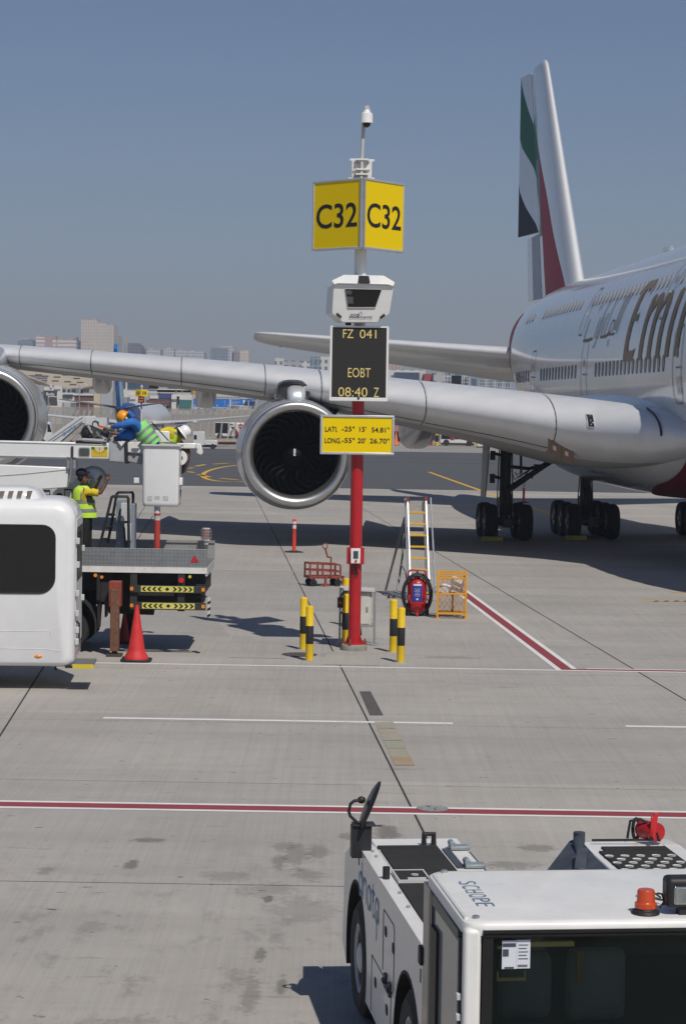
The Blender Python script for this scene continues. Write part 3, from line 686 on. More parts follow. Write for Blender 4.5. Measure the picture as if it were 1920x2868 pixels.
# boundaries (u) of the ribbons on the fixed fin at each height
FB = [  # z, red aft edge, red fore edge, pale green aft edge
    (10.6, .56, .11, .68), (11.6, .56, .13, .68), (12.6, .56, .17, .68), (14.3, .56, .24, .655), (15.7, .58, .285, .61), (17.1, .54, .36, .68), (18.6, .53, .47, .68), (19.4, .53, .53, .68), (20.3, .60, .60, .68), (21.3, .68, .68, .68)]
m = MB(); rows = []
ZS = [10.4, 11, 11.6, 12.1, 12.6, 13.2, 13.8, 14.3, 15, 15.7, 16.4, 17.1, 17.8, 18.6, 19.0, 19.4, 19.8, 20.3, 20.8, 21.3, 22, 22.8, 23.4, 23.7, 23.88, 23.96]
for z in ZS:
    ra_, rf, pg = sm_interp(FB, max(10.6, min(z, 21.3))); rf = min(rf, U_H); ra_ = max(min(ra_, U_H), rf); pg = max(min(pg, U_H), ra_)
    us = [0, .004, .015, .035, .07, .11] + [.11 + (rf - .11) * k / 3 for k in (1, 2, 3)] + [rf + (ra_ - rf) * k / 3 for k in (1, 2, 3)] + [ra_ + (pg - ra_) * k / 2 for k in (1, 2)] + [pg + (U_H - pg) * k / 2 for k in (1, 2)]
    s, c = fin_sec(z); tipk = 1 if z < 23.5 else (.92 if z < 23.8 else .7 if z < 23.9 else .3)
    sh = 0 if z < 23.5 else (.05 if z < 23.8 else .25 if z < 23.9 else .7)
    up = [A(s + sh + (c - sh) * u if u < .3 else s + c * u, fin_half(z, u) * tipk, z) for u in us]; lo = [A(s + sh + (c - sh) * u if u < .3 else s + c * u, -fin_half(z, u) * tipk, z) for u in us[:0:-1]]
    rows.append(up + lo)
def fm(k, i):
    n = len(us); j = i if i < n - 1 else 2 * (n - 1) - i
    zmid = (ZS[k] + ZS[k + 1]) / 2
    if 8 <= j < 11: return 1
    if 11 <= j < 13: return 2 if zmid > 14.3 and zmid < 18.4 else (3 if zmid >= 18.4 else 0)
    if 13 <= j < 15: return 0 if zmid < 20 and zmid > 14 else (0 if zmid > 14 else 4)
    return 0
m.loft(rows, (False, True), mis=fm); fin = m.obj('fin', [PLANE_WHITE, TAIL_RED, TAIL_PALE_GREEN, TAIL_GREEN, TAIL_GREY], air, sharp=50)
def rudder(z0, z1, defl, bounds, mats_i, name):
    mb = MB(); rows = []; n = 18; g = []
    for k in range(n + 1):
        z = z0 + (z1 - z0) * k / n; s, c = fin_sec(z); b = bounds(z)                        # boundaries in 0..1 of the rudder chord
        ws = sorted([0, 1] + [max(.001, min(.999, x)) for x in b]); us_ = []
        for a_, b_ in zip(ws, ws[1:]): us_ += [a_ + (b_ - a_) * q / 3 for q in range(3)]
        us_.append(1.0); ring = []
        hs, hl = s + c * U_H, 0; d = radians(defl)
        def pt(w_, sd):
            x = w_ * c * (1 - U_H); y = sd * (fin_half(z, U_H) * .97 * (1 - w_) + .03)
            return A(hs + .03 + x * cos(d) - y * sin(d), x * sin(d) + y * cos(d), z)
        rows.append([pt(w_, 1) for w_ in us_] + [pt(w_, -1) for w_ in us_[::-1]])
    nn = len(us_)
    def mi_(k, i):
        j = i if i < nn - 1 else (0 if i == nn - 1 else 2 * nn - 2 - i)
        return mats_i[min(max(j, 0) // 3, len(mats_i) - 1)]
    mb.loft(rows, (True, True), mis=mi_); return mb.obj(name, [PLANE_WHITE, TAIL_GREEN, TAIL_BLACK, TAIL_GREY], fin, sharp=40)
def ub(z):
    # green enters at the trailing edge near the top and leaves towards the hinge; black fills the aft lower corner
    T1 = [(14.3, 0), (17.0, 0), (17.9, 0.02), (18.8, .38), (19.6, .82), (20.3, .999), (23, .999)]     # aft/lower edge of the green
    T0 = [(14.3, 0), (20.6, 0.0), (21.4, .28), (22.3, .58), (23.2, .88), (23.7, .999), (25, .999)]            # fore/upper edge of the green
    T2 = [(14.2, .0), (14.7, .03), (15.3, .2), (15.9, .5), (16.7, .8), (17.5, .999), (23, .999)]
    cl = lambda v: max(0., min(.999, v)); a = cl(sm_interp(T0, z)[0]); b = max(a, cl(sm_interp(T1, z)[0])); c = max(b, cl(sm_interp(T2, z)[0]))
    return (a, b, c)
rudder(14.6, 23.75, 13, ub, [0, 1, 0, 2], 'upper_rudder')
rudder(11.0, 14.5, 5, lambda z: (.6, .62, .64), [3, 3, 0, 0], 'lower_rudder')
# tailplane
TP = [(0, 56.3, 13.2, 7.83, 5.5, .10), (2, 58.0, 12.0, 7.92, 5.5, .10), (14.2, 67.0, 4.9, 8.98, 5.5, .095), (15.1, 68.2, 3.6, 9.07, 5.5, .09), (15.3, 69.0, 2.4, 9.08, 5.5, .07)]
def tp_pt(l, u, side):
    s, c, z, tw, th = interp(TP, abs(l)); y = 5 * (.2969 * sqrt(u) - .126 * u - .3516 * u**2 + .2843 * u**3 - .1036 * u**4) * th * c * side
    t = radians(tw); x = u * c; return A(s + x * cos(t) + y * sin(t), l, z - x * sin(t) + y * cos(t))
for sgn in (1, -1):
    m = MB(); rings = []
    for l in (0, 2, 4, 7, 10, 13, 14.2, 14.8, 15.1, 15.3): rings.append([tp_pt(l * sgn, u, 1) for u, _ in FO] + [tp_pt(l * sgn, u, -1) for u, _ in FO[-2:0:-1]])
    m.loft(rings, (False, True)); tp = m.obj('tailplane', PLANE_GREY, air, sharp=60)
    if sgn == 1:
        m = MB()
        def tl(u0, l0, u1, l1, w=.03):
            n = 8
            m.loft([[tp_pt(l0 + (l1 - l0) * k / n + d_, u0 + (u1 - u0) * k / n + e_, -1) - Vector((0, 0, .015)) for d_, e_ in ((-w, -.002), (w, .002))] for k in range(n + 1)], (False, False), closed=False)
        tl(.68, 8.0, .99, 8.0, .05); tl(.69, 2.5, .69, 13.8, .01); tl(.68, 13.8, .99, 13.8)
        m.obj('elevator_gap', SEAL, tp)
# ------------------------------------------------------------------ landing gear
def wheel_(mb, c, r=.70, w=.53):
    """tyre round an axle along the thing's lateral axis"""
    n = 28; prof = [(.33, -.16), (.34, -.22), (.50, -.24), (.62, -w / 2 + .01), (.672, -w / 2 + .07), (.70, -.12), (.70, .12), (.672, w / 2 - .07), (.62, w / 2 - .01), (.50, .24), (.34, .22), (.33, .16)]
    rings = [[c + _stb * h + (_aft * cos(2 * pi * i / n) + Vector((0, 0, 1)) * sin(2 * pi * i / n)) * rr_ * r / .70 for i in range(n)] for rr_, h in prof]
    mb.loft(rings, (True, True))
def hub_(mb, c, sd):
    n = 20; mb.loft([[c + _stb * h * sd + (_aft * cos(2 * pi * i / n) + Vector((0, 0, 1)) * sin(2 * pi * i / n)) * rr_ for i in range(n)] for rr_, h in ((.34, .20), (.30, .225), (.27, .19), (.15, .17), (.12, .26), (.02, .27))], (False, True))
def bogie(l, s0, axles, pitch, track, top, name):
    gear_m = MB(); smid = s0 + pitch * (axles - 1) / 2
    gear_m.cyl(A(smid, l, .95), A(smid - .25, l, top), .21, .24, 16); gear_m.cyl(A(smid - .02, l, .5), A(smid - .1, l, 2.0), .16, .16, 14)
    gear_m.box(A(smid, l, .66), (.34, .36 + pitch * (axles - 1), .34), (0, 0, AIR_A))
    gear_m.box(A(smid - .2, l, 1.45), (.5, .5, .4), (0, 0, AIR_A))
    for k in range(axles): gear_m.cyl(A(s0 + k * pitch, l - track / 2, .70), A(s0 + k * pitch, l + track / 2, .70), .12, None, 12)
    for e in (-1, 1): gear_m.tube([A(smid - .3, l + .16 * e, .95), A(smid - .75, l + .15 * e, 1.5), A(smid - .3, l + .14 * e, 2.1)], .06, 8)
    for e in (-.22, .2, .28): gear_m.tube([A(smid - .28, l + e, .8), A(smid - .34, l + e * 1.2, 1.6), A(smid - .3, l + e, top - .6), A(smid - .28, l + e * .6, top)], .022, 6)
    go = gear_m.obj(name, GEAR, air)
    for k in range(axles):
        for e in (-1, 1):
            t = MB(); c = A(s0 + k * pitch, l + e * track / 2, .70); wheel_(t, c); to = t.obj('wheel', RUBBER, go, sharp=40)
            h = MB(); hub_(h, c, e); hub_(h, c, -e); h.obj('hub', M('wheel_hub', (.30, .30, .29), .45, .5, var=.2, scale=8) if k == 0 and e == -1 and l == 6.22 else bpy.data.materials['wheel_hub'], to)
    return go
wg = bogie(6.22, 33.5, 2, 1.7, 1.36, 4.6, 'wing_gear')
b1 = bogie(2.63, 34.9, 3, 1.7, 1.54, 3.0, 'body_gear'); bogie(-2.63, 34.9, 3, 1.7, 1.54, 3.0, 'body_gear')
m = MB()   # side stay, drag stay, actuator
m.tube([A(34.1, 6.1, 1.95), A(34.3, 4.9, 2.75), A(34.3, 3.5, 3.75)], [.13, .11, .14], 10); m.tube([A(34.1, 6.0, 2.85), A(34.2, 5.3, 2.78), A(34.3, 4.6, 2.95)], .07, 8); m.tube([A(33.9, 5.7, 4.3), A(33.9, 5.65, 2.6)], .05, 8); m.tube([A(33.85, 5.75, 4.3), A(33.85, 5.7, 3.4)], .11, 10)
m.tube([A(34.0, 6.1, 3.4), A(36.5, 6.1, 4.5)], .12, 8); m.tube([A(34.0, 5.2, 2.4), A(34.05, 5.1, 2.95), A(34.1, 4.7, 2.9), A(34.2, 4.3, 3.1)], .03, 6)
for k in range(5): m.tube([A(34.0, 6.0 - .12 * k, 2.7 - .06 * k), A(34.05, 5.9 - .15 * k, 2.35 + .1 * k), A(34.1, 5.6 - .15 * k, 2.5 + .1 * k)], .02, 5)
m.obj('side_stay', GEAR, wg)
m = MB(); dl = 7.12      # gear door hanging outboard of the leg
m.prism([(0, 0), (.05, 0), (.08, 1.2), (.05, 2.6), (0, 2.6)], 0, 1.7, 'Y'); 
m.v = [tuple(A(32.6 + y * (1 if z > .9 else .75), dl + .12 - x - .13 * (z / 2.6), 1.68 + z)) for x, y, z in m.v]; m.obj('gear_door', M('gear_door_paint', (.33, .33, .32), .4, var=.1, dirt=.3), wg)
for (z, e) in ((3.9, .6), (3.3, .6), (2.4, .5)):
    m = MB(); m.tube([A(33.4, 6.45, z), A(33.4, 6.9, z + .1)], .06, 8); m.box(A(33.4, 6.85, z), (.2, .1, .35), (.2, 0, 0)); m.obj('door_link', GEAR, wg)
# covers taped under the wing root and chocks at the wheels
CARD = M('brown_cardboard', (.23, .155, .105), .85, var=.08, scale=5)
for (px, py, lab, rot) in ((1549, 1253, 'brown cardboard cover taped under the wing root, nearer the gear leg', .32), (1588, 1270, 'brown cardboard cover taped under the wing root, nearer the fuselage', .38)):
    # find the wing's lower skin there
    best = None
    for l10 in range(42, 74):
        for u50 in range(1, 40):
            l, u = l10 / 10, u50 / 100
            p = wing_pt(l, u, -1, .03) + Vector(AIR0); d = ray(px, py); e = (Vector((0, 0, CAM_H)) + d * (p.y / d.y) - p).length
            if best is None or e < best[0]: best = (e, l, u)
    _, l, u = best; p = wing_pt(l, u, -1, .06) + ray(px, py).normalized() * -.25; du = (wing_pt(l, u + .01, -1, .06) - p).normalized(); dl_ = (wing_pt(l + .1, u, -1, .06) - p); dl_ = (dl_ - du * dl_.dot(du)).normalized(); n = du.cross(dl_)
    if n.z > 0: n = -n
    base = p + Vector(AIR0)
    cc = thing('cardboard_cover', lab, 'cardboard', base, 0, 'cardboard covers under the wing')
    vv = Vector((0, -.55, 1)).normalized(); side = dl_; nn_ = side.cross(vv).normalized()
    if nn_.y > 0: nn_ = -nn_
    mb = MB(); Rm = Matrix((side, vv, nn_)).transposed() @ Matrix.Rotation(-rot * .3, 3, 'Z')
    mb.box((0, 0, 0), (.52, .58, .03), Rm); mb.obj('sheet', CARD, cc, bevel=.004)
    mb = MB(); mb.box(nn_ * .02 + vv * .02, (.13, .16, .004), Rm); mb.obj('paper_label', M('paper_label', (.62, .6, .57), .8), cc)
CHK = M('chock_yellow', (.42, .33, .08), .8, var=.2, dirt=.5)
for (s, l, lab) in ((32.75, 6.9, 'yellow wheel chock in front of the outer wing gear tyre'), (34.1, 3.4, 'yellow wheel chock in front of the body gear tyre')):
    p = A(s, l, 0) + Vector(AIR0); ch = thing('wheel_chock', lab, 'wheel chock', p, -AIR_A * 0, 'yellow chocks at the airliner wheels')
    mb = MB(); mb.prism([(-.14, 0), (.14, 0), (.05, .17), (-.05, .17)], -.42, .42, 'X'); mb.obj('block', CHK, ch, bevel=.01)
    mb = MB(); mb.tube([(-.3, 0, .17), (-.15, 0, .24), (.15, 0, .24), (.3, 0, .17)], .012, 6); mb.obj('rope', BLACK, ch)
# ------------------------------------------------------------------ lettering on flat faces
def text_geo(body, bold=0., font=None):
    cu = bpy.data.curves.new('t', 'FONT'); cu.body = body; cu.offset = bold; cu.resolution_u = 4
    ob = link(bpy.data.objects.new('t', cu)); dg = bpy.context.evaluated_depsgraph_get(); dg.update()
    me = ob.evaluated_get(dg).to_mesh(); vs = [v.co.copy() for v in me.vertices]; fs = [tuple(p.vertices) for p in me.polygons]
    ob.evaluated_get(dg).to_mesh_clear(); bpy.data.objects.remove(ob); bpy.data.curves.remove(cu)
    return vs, fs
def text_into(mb, body, O, U, V, w=None, h=None, bold=0., mi=0, mid=True):
    """letters fitted to width w and height h, centred on O in the plane of U (right) and V (up)"""
    vs, fs = text_geo(body, bold)
    x0, x1 = min(v.x for v in vs), max(v.x for v in vs); y0, y1 = min(v.y for v in vs), max(v.y for v in vs)
    if w is None: w = h * (x1 - x0) / (y1 - y0)
    if h is None: h = w * (y1 - y0) / (x1 - x0)
    O, U, V = Vector(O), Vector(U), Vector(V)
    mb.add([O + U * ((v.x - x0) / (x1 - x0) - (.5 if mid else 0)) * w + V * ((v.y - y0) / (y1 - y0) - .5) * h for v in vs], fs, mi)
def flat(mb, polys, O, U, V, sc=1., mi=0):
    O, U, V = Vector(O), Vector(U), Vector(V)
    for pl in polys:
        bm = bmesh.new(); vs = [bm.verts.new((x, y, 0)) for x, y in pl]
        es = [bm.edges.new((vs[i], vs[(i + 1) % len(vs)])) for i in range(len(vs))]
        bmesh.ops.triangle_fill(bm, use_beauty=True, edges=es); bm.verts.index_update()
        mb.add([O + U * v.co.x * sc + V * v.co.y * sc for v in bm.verts], [tuple(v.index for v in f.verts) for f in bm.faces], mi); bm.free()
X_, Y_, Z_ = Vector((1, 0, 0)), Vector((0, 1, 0)), Vector((0, 0, 1))
# ------------------------------------------------------------------ the stand post with all that hangs on it
PY = 45.0
pb = gr(991, 1821); pb.y = PY
def L(px, py, dy=0.): v = at(px, py, PY + dy); return v - Vector((pb.x, PY, 0))      # local to the post's base
post = thing('stand_post', 'tall red post with white upper half, bolted to a round concrete foot between the bollards', 'post', (pb.x, PY, 0))
zr = L(995, 1120).z; ztop = L(1010, 498).z
m = MB(); m.lathe([(.128, .06), (.128, zr)], n=28); m.obj('lower_pole', RED, post)
m = MB(); m.lathe([(.125, zr), (.125, ztop)], n=28); m.obj('upper_pole', WHITE, post)
m = MB(); m.lathe([(.27, 0), (.27, .10), (.255, .125), (0, .125)], n=28); m.obj('plinth', concrete_mat('plinth_concrete', (.30, .29, .25)), post)
m = MB(); m.box((0, 0, .14), (.40, .40, .03), (0, 0, .4))
for k in range(4):
    a = .4 + pi / 4 + k * pi / 2; m.prism([(.12, .15), (.20, .15), (.12, .34)], -.008, .008, 'Y'); i0 = len(m.v) - 6; R = Matrix.Rotation(a, 3, 'Z'); m.v[i0:] = [tuple(R @ Vector(p)) for p in m.v[i0:]]
m.obj('base_flange', RED, post)
for k in range(4):
    a = .4 + k * pi / 2 + pi / 4; m = MB(); m.cyl((.24 * cos(a), .24 * sin(a), .12), (.24 * cos(a), .24 * sin(a), .25), .018, None, 8); m.cyl((.24 * cos(a), .24 * sin(a), .155), (.24 * cos(a), .24 * sin(a), .185), .035, None, 6); m.obj('bolt', RUST, post)
for e in (.42, .47):
    m = MB(); q = .3 * (1 if e < .45 else -1); m.tube([(.06 + e - .42, -.14, zr + .0), (.03, -.17, 7.4 if False else zr + .35)], .012, 6)
    m.obj('cable', BLACK, post)
# white mounting box with brackets at the head of the pole
m = MB(); a0, a1 = L(985, 447), L(1040, 505); m.bb(a0.x, a1.x, -.1, .16, a1.z, a0.z)
for (px, py) in ((988, 449), (1038, 451), (984, 502), (1038, 502)): q = L(px, py); m.box((q.x, -.04, q.z), (.14, .1, .05))
m.obj('junction_box', WHITE_OLD, post, bevel=.008)
m = MB(); c = L(1013, 470)
for dz in (.15, -.05, -.15): m = MB(); m.box((c.x, -.16, c.z + dz), (.26, .1, .035)); m.obj('mast_clamp', WHITE_OLD, post, bevel=.004)
for (px, py) in ((993, 455), (1032, 455), (990, 480), (1032, 478), (1000, 459), (1028, 460)):
    m = MB(); q = L(px, py); m.cyl((q.x, -.10, q.z), (q.x, -.125, q.z), .018, None, 8); m.obj('bolt', GREY, post)
# camera on its bent mast
cctv = thing('dome_camera', 'white dome security camera on a leaning mast at the top of the post', 'security camera', (pb.x, PY, 0))
m = MB(); p0, p1, p2, p3, p4 = L(1011, 505), L(1013, 440), L(1017, 362), L(1020, 318), L(1027, 309)
m.tube([(p.x, -.16, p.z) for p in (p0, p1, p2, p3)] + [(p4.x, -.18, p4.z), (p4.x + .0, -.26, p4.z - .02)], .036, 12); m.obj('mast', LIGHT_GREY, cctv)
hd = L(1026, 335); m = MB(); m.lathe([(.02, .22), (.05, .20), (.08, .11), (.115, .09), (.125, .05), (.125, -.07), (.13, -.085), (.13, -.105), (.1, -.11)], (hd.x, -.27, hd.z), n=28); m.obj('housing', WHITE, cctv)
m = MB(); m.ell((hd.x, -.27, hd.z - .10), (.088, .088, .10), 20, 12); m.obj('dome', GLASS_DARK, cctv)
m = MB(); m.tube([(hd.x, -.27, hd.z + .2), (hd.x, -.27, p4.z + .03)], .04, 12); m.cyl((p4.x, -.33, p4.z + .01), (p4.x, -.2, p4.z + .01), .048, None, 14); m.obj('neck', LIGHT_GREY, cctv)
# the two yellow gate boards in a V
ridge = L(1014, 604); hz = .715
SGN = M('sign_frame_aluminium', (.52, .54, .57), .4, .5, var=.08)
for (sd, xe, lab) in ((-1, L(873, 612).x, 'yellow C32 gate board turned to the left, on top of the post'), (1, L(1134, 617).x, 'yellow C32 gate board turned to the right, on top of the post')):
    w = 1.40; dx = abs(xe - ridge.x) - .04; ang = math.acos(min(1, dx / w)); U = Vector((cos(ang) * sd, sin(ang), 0)); Nn = Vector((sin(ang) * sd, -cos(ang), 0))
    Ou = Vector((ridge.x + .035 * sd, -.62, ridge.z))
    t = thing('gate_sign', lab, 'sign', (pb.x, PY, 0), 0, 'C32 gate boards')
    cen = Ou + U * w / 2; Rm = Matrix((U if sd > 0 else -U, -Nn, Z_)).transposed()
    m = MB(); m.box(cen - Nn * .05, (w - .07, .08, hz * 2 - .07), Rm); m.obj('face_panel', YELLOW_SIGN, t)
    m = MB()
    for (a, b) in ((0, hz - .02), (0, -hz + .02)): m.box(cen - Nn * .05 + Z_ * b, (w, .11, .045), Rm)
    for e in (-1, 1): m.box(cen - Nn * .05 + (U if sd > 0 else -U) * e * (w / 2 - .02), (.042, .112, hz * 2 - .09), Rm)
    m.obj('frame', SGN, t, bevel=.008)
    m = MB(); Ux = U if sd > 0 else -U; text_into(m, 'C32', cen - Nn * .006 + Ux * .0 - Z_ * .02, Ux, Z_, 1.18, .50, .012); m.obj('lettering', LETTER_BLACK, t)
    m = MB(); m.box(Ou - Nn * .03 - U * .0, (.03, .09, hz * 2 - .03), Rm); m.obj('hinge_strip', M('hinge_alu', (.40, .41, .43), .45, .5), t)
    for dz in (-.5, .5): m = MB(); m.box(Vector((cen.x * .5, -.06 + .1, ridge.z + dz)), (abs(cen.x) - .1, .05, .05)); m.obj('bracket', GREY, t)
# docking guidance box
dg_ = thing('guidance_unit', 'white faceted docking laser box with dark window on the post below the gate boards', 'guidance display', (pb.x, PY, 0))
def LC(cx, cy): return L(800 + cx / 3.445, 280 + cy / 3.445, -.45)
fr = [LC(*q) for q in ((507, 1778), (980, 1790), (1037, 1803), (1000, 2065), (880, 2150), (545, 2148), (443, 2060), (463, 1788))]
tp = [LC(*q) for q in ((443, 1745), (560, 1682), (945, 1690), (1047, 1760))]
def setY(p, y): return Vector((p.x, y, p.z))
m = MB(); F0 = [setY(p, -.62 + .14 * (fr[0].z - p.z) / (fr[0].z - fr[5].z)) for k, p in enumerate(fr)]; cB = Vector((sum(p.x for p in fr) / 8, 0, sum(p.z for p in fr) / 8))
B0 = [Vector((cB.x + (p.x - cB.x) * 1.02 - .12, -.05, cB.z + (p.z - cB.z) * .97)) for p in fr]
m.loft([B0, F0], smooth=False); m.obj('body', WHITE, dg_, bevel=.015)
m = MB(); T = [setY(tp[0], -.60), setY(tp[1], -.35), setY(tp[2], -.35), setY(tp[3], -.60), setY(fr[2], -.66), setY(fr[1], -.67), setY(fr[0], -.67), setY(fr[7], -.66)]
bk_ = [p + Vector((0, .28, -.03)) for p in T]; m.loft([T, bk_], smooth=False); m.obj('hood', WHITE_GLOSS, dg_, bevel=.012)
m = MB(); q = [LC(*c) for c in ((703, 1692), (802, 1696), (812, 1775), (694, 1774))]; m.poly([setY(q[0], -.385), setY(q[1], -.385), setY(q[2], -.69), setY(q[3], -.69)]); m.obj('sensor', BLACK, dg_)
def onface(c, off=.012):   # on the tilted front face
    p = LC(*c); z0, z1 = fr[0].z, fr[5].z; t = (z0 - p.z) / (z0 - z1); return Vector((p.x, -.62 + .14 * t - off, p.z))
m = MB(); q = [onface(c, .014) for c in ((572, 1825), (922, 1832), (862, 2005), (597, 2005))]; m.poly(q, 0); m.obj('window', M('scanner_window', (.012, .013, .013), .15), dg_)
m = MB(); q = [onface(c, .018) for c in ((578, 1840), (636, 1842), (636, 1880), (583, 1878))]; m.poly(q, 0); q = [onface(c, .018) for c in ((584, 1900), (650, 1902), (650, 1968), (592, 1966))]; m.poly(q, 0); m.obj('inner_part', M('inner_part_grey', (.08, .082, .085), .5), dg_)
fm_ = MB(); pts = [onface(c, .016) for c in ((572, 1825), (922, 1832), (862, 2005), (597, 2005))]; fm_.tube(pts, .008, 6, closed=True); fm_.obj('window_frame', LIGHT_GREY, dg_)
m = MB(); o1 = onface((664, 2073), .016); text_into(m, 'ADB', o1, X_, Z_, .19, .036, .02); o1 = onface((722, 2097), .016); text_into(m, 'SAFEGATE', o1, X_, Z_, .47, .036, .02)
for k in range(5):
    a = radians(200 - k * 55); o1 = onface((725, 2062), .017); m.box(o1 + Vector((.03 * cos(a), 0, .03 * sin(a))), (.022, .002, .008), (0, -a, 0))
m.obj('lettering', LETTER_BLACK, dg_)
for (c0, c1) in (((490, 2062), (533, 2098)), ((952, 2072), (910, 2106))):
    m = MB(); p, q = onface(c0, .012), onface(c1, .012); p.y -= .012; q.y -= .012; m.tube([p, q], .024, 8); m.obj('slot', BLACK, dg_)
# departure display
led = thing('led_display', 'dark dot matrix display board reading FZ 041 EOBT 08:40 Z in a white frame', 'display board', (pb.x, PY, 0))
q = [L(925, 913, -.3), L(1088, 916, -.3), L(1085, 1125, -.3), L(921, 1121, -.3)]
cx, cz = sum(p.x for p in q) / 4, sum(p.z for p in q) / 4; w, h = 1.20, 1.535
m = MB(); m.bb(cx - w / 2 + .01, cx + w / 2 - .01, -.36, -.16, cz - h / 2 + .01, cz + h / 2 - .01); m.obj('case', LIGHT_GREY, led)
m = MB()
for (x0, x1, z0, z1) in ((-w / 2, w / 2, h / 2 - .03, h / 2), (-w / 2, w / 2, -h / 2, -h / 2 + .075), (-w / 2, -w / 2 + .045, -h / 2 + .075, h / 2 - .03), (w / 2 - .045, w / 2, -h / 2 + .075, h / 2 - .03)): m.bb(cx + x0, cx + x1, -.40, -.15, cz + z0, cz + z1)
m.obj('frame', WHITE, led, bevel=.006)
def led_mat():
    m = M('led_face', (.03, .029, .026), .6); nt, N, Lk = nodes(m); p = N['Principled BSDF']; tc = N.new('ShaderNodeTexCoord')
    b = N.new('ShaderNodeTexBrick'); b.offset = 0; b.inputs['Color1'].default_value = (.040, .038, .033, 1); b.inputs['Color2'].default_value = (.034, .032, .028, 1); b.inputs['Mortar'].default_value = (.012, .012, .011, 1)
    b.inputs['Scale'].default_value = 1; b.inputs['Brick Width'].default_value = .028; b.inputs['Row Height'].default_value = .028; b.inputs['Mortar Size'].default_value = .006
    sp = N.new('ShaderNodeSeparateXYZ'); cb = N.new('ShaderNodeCombineXYZ'); Lk.new(tc.outputs['Object'], sp.inputs[0]); Lk.new(sp.outputs[0], cb.inputs[0]); Lk.new(sp.outputs[2], cb.inputs[1]); Lk.new(cb.outputs[0], b.inputs['Vector']); Lk.new(b.outputs[0], p.inputs['Base Color']); return m
m = MB(); m.bb(cx - w / 2 + .04, cx + w / 2 - .04, -.385, -.3, cz - h / 2 + .06, cz + h / 2 - .03); m.obj('screen', led_mat(), led)
LEDY = M('led_yellow', (.60, .47, .17), .5, emit=.22, var=.02)
m = MB()
def ltext(s, px0, px1, py, hh):
    o = L((px0 + px1) / 2, py, -.3); text_into(m, s, (o.x, -.389, o.z), X_, Z_, (px1 - px0) / 136, hh / 136, -.004)
ltext('FZ', 960, 989, 935, 24); ltext('041', 1007, 1053, 936, 24); ltext('EOBT', 974, 1037, 1044, 26); ltext('08:40', 947, 1028, 1098, 26); ltext('Z', 1046, 1060, 1099, 26)
m.obj('dot_lettering', LEDY, led)
m = MB(); o = L(1003, 1116, -.3); m.cyl((o.x, -.40, o.z), (o.x, -.408, o.z), .025, None, 14); m.obj('sensor', BLACK, led)
m = MB(); o = L(983, 908); m.bb(o.x - .12, o.x + .0, -.3, -.13, o.z - .03, o.z + .05); m.obj('bracket', BLACK, led)
# coordinates board
ll_ = thing('coordinate_sign', 'yellow sign with the stand latitude and longitude in a grey metal frame', 'sign', (pb.x, PY, 0))
q = [L(897, 1161, -.3), L(1104, 1165, -.3), L(1102, 1274, -.3), L(896, 1273, -.3)]; cx, cz = sum(p.x for p in q) / 4, sum(p.z for p in q) / 4; w, h = 1.525, .815
m = MB(); m.bb(cx - w / 2 + .02, cx + w / 2 - .02, -.30, -.16, cz - h / 2 + .02, cz + h / 2 - .02); m.obj('face_panel', YELLOW_SIGN, ll_)
m = MB()
for (x0, x1, z0, z1) in ((-w / 2, w / 2, h / 2 - .05, h / 2), (-w / 2, w / 2, -h / 2, -h / 2 + .05), (-w / 2, -w / 2 + .05, -h / 2 + .05, h / 2 - .05), (w / 2 - .05, w / 2, -h / 2 + .05, h / 2 - .05)): m.bb(cx + x0, cx + x1, -.32, -.14, cz + z0, cz + z1)
m.obj('frame', SGN, ll_, bevel=.01)
m = MB(); S = 136.
for (s, px0, px1, py) in (('LATI.', 910, 945, 1202), ('-25°', 957, 993, 1201), ("15'", 1006, 1025, 1202), ("54.81''", 1040, 1090, 1204), ('LONG.', 909, 955, 1234), ('-55°', 957, 993, 1233), ("20'", 1001, 1024, 1234), ("26.70''", 1035, 1090, 1235)):
    o = L((px0 + px1) / 2, py, -.3); text_into(m, s, (o.x, -.306, o.z), X_, Z_, (px1 - px0) / S, 14.5 / S, .012)
m.obj('lettering', LETTER_BLACK, ll_)
# control box on a red back plate
cb_ = thing('control_box', 'small white control box with screen and button on the red post', 'control box', (pb.x, PY, 0))
o = L(995, 1557, -.2); m = MB(); m.bb(o.x - .18, o.x + .18, -.17, -.135, o.z - .175, o.z + .175); m.obj('back_plate', RED, cb_, bevel=.004)
m = MB(); m.bb(o.x - .10, o.x + .10, -.26, -.172, o.z - .155, o.z + .155); m.obj('case', WHITE, cb_, bevel=.012)
m = MB(); m.bb(o.x - .045, o.x + .055, -.268, -.25, o.z - .05, o.z + .105); m.obj('screen', M('lcd_grey', (.05, .075, .075), .2), cb_)
m = MB(); m.cyl((o.x + .01, -.25, o.z - .1), (o.x + .01, -.285, o.z - .1), .025, None, 14); m.obj('button', RED_LENS, cb_)
for e in (-.02, .03): m = MB(); m.tube([(o.x + e, -.2, o.z - .15), (o.x + e - .01, -.17, o.z - .28), (o.x + e + .03, -.15, o.z - .36), (o.x + e, -.14, o.z - .45)], .011, 6); m.obj('cable', BLACK, cb_)
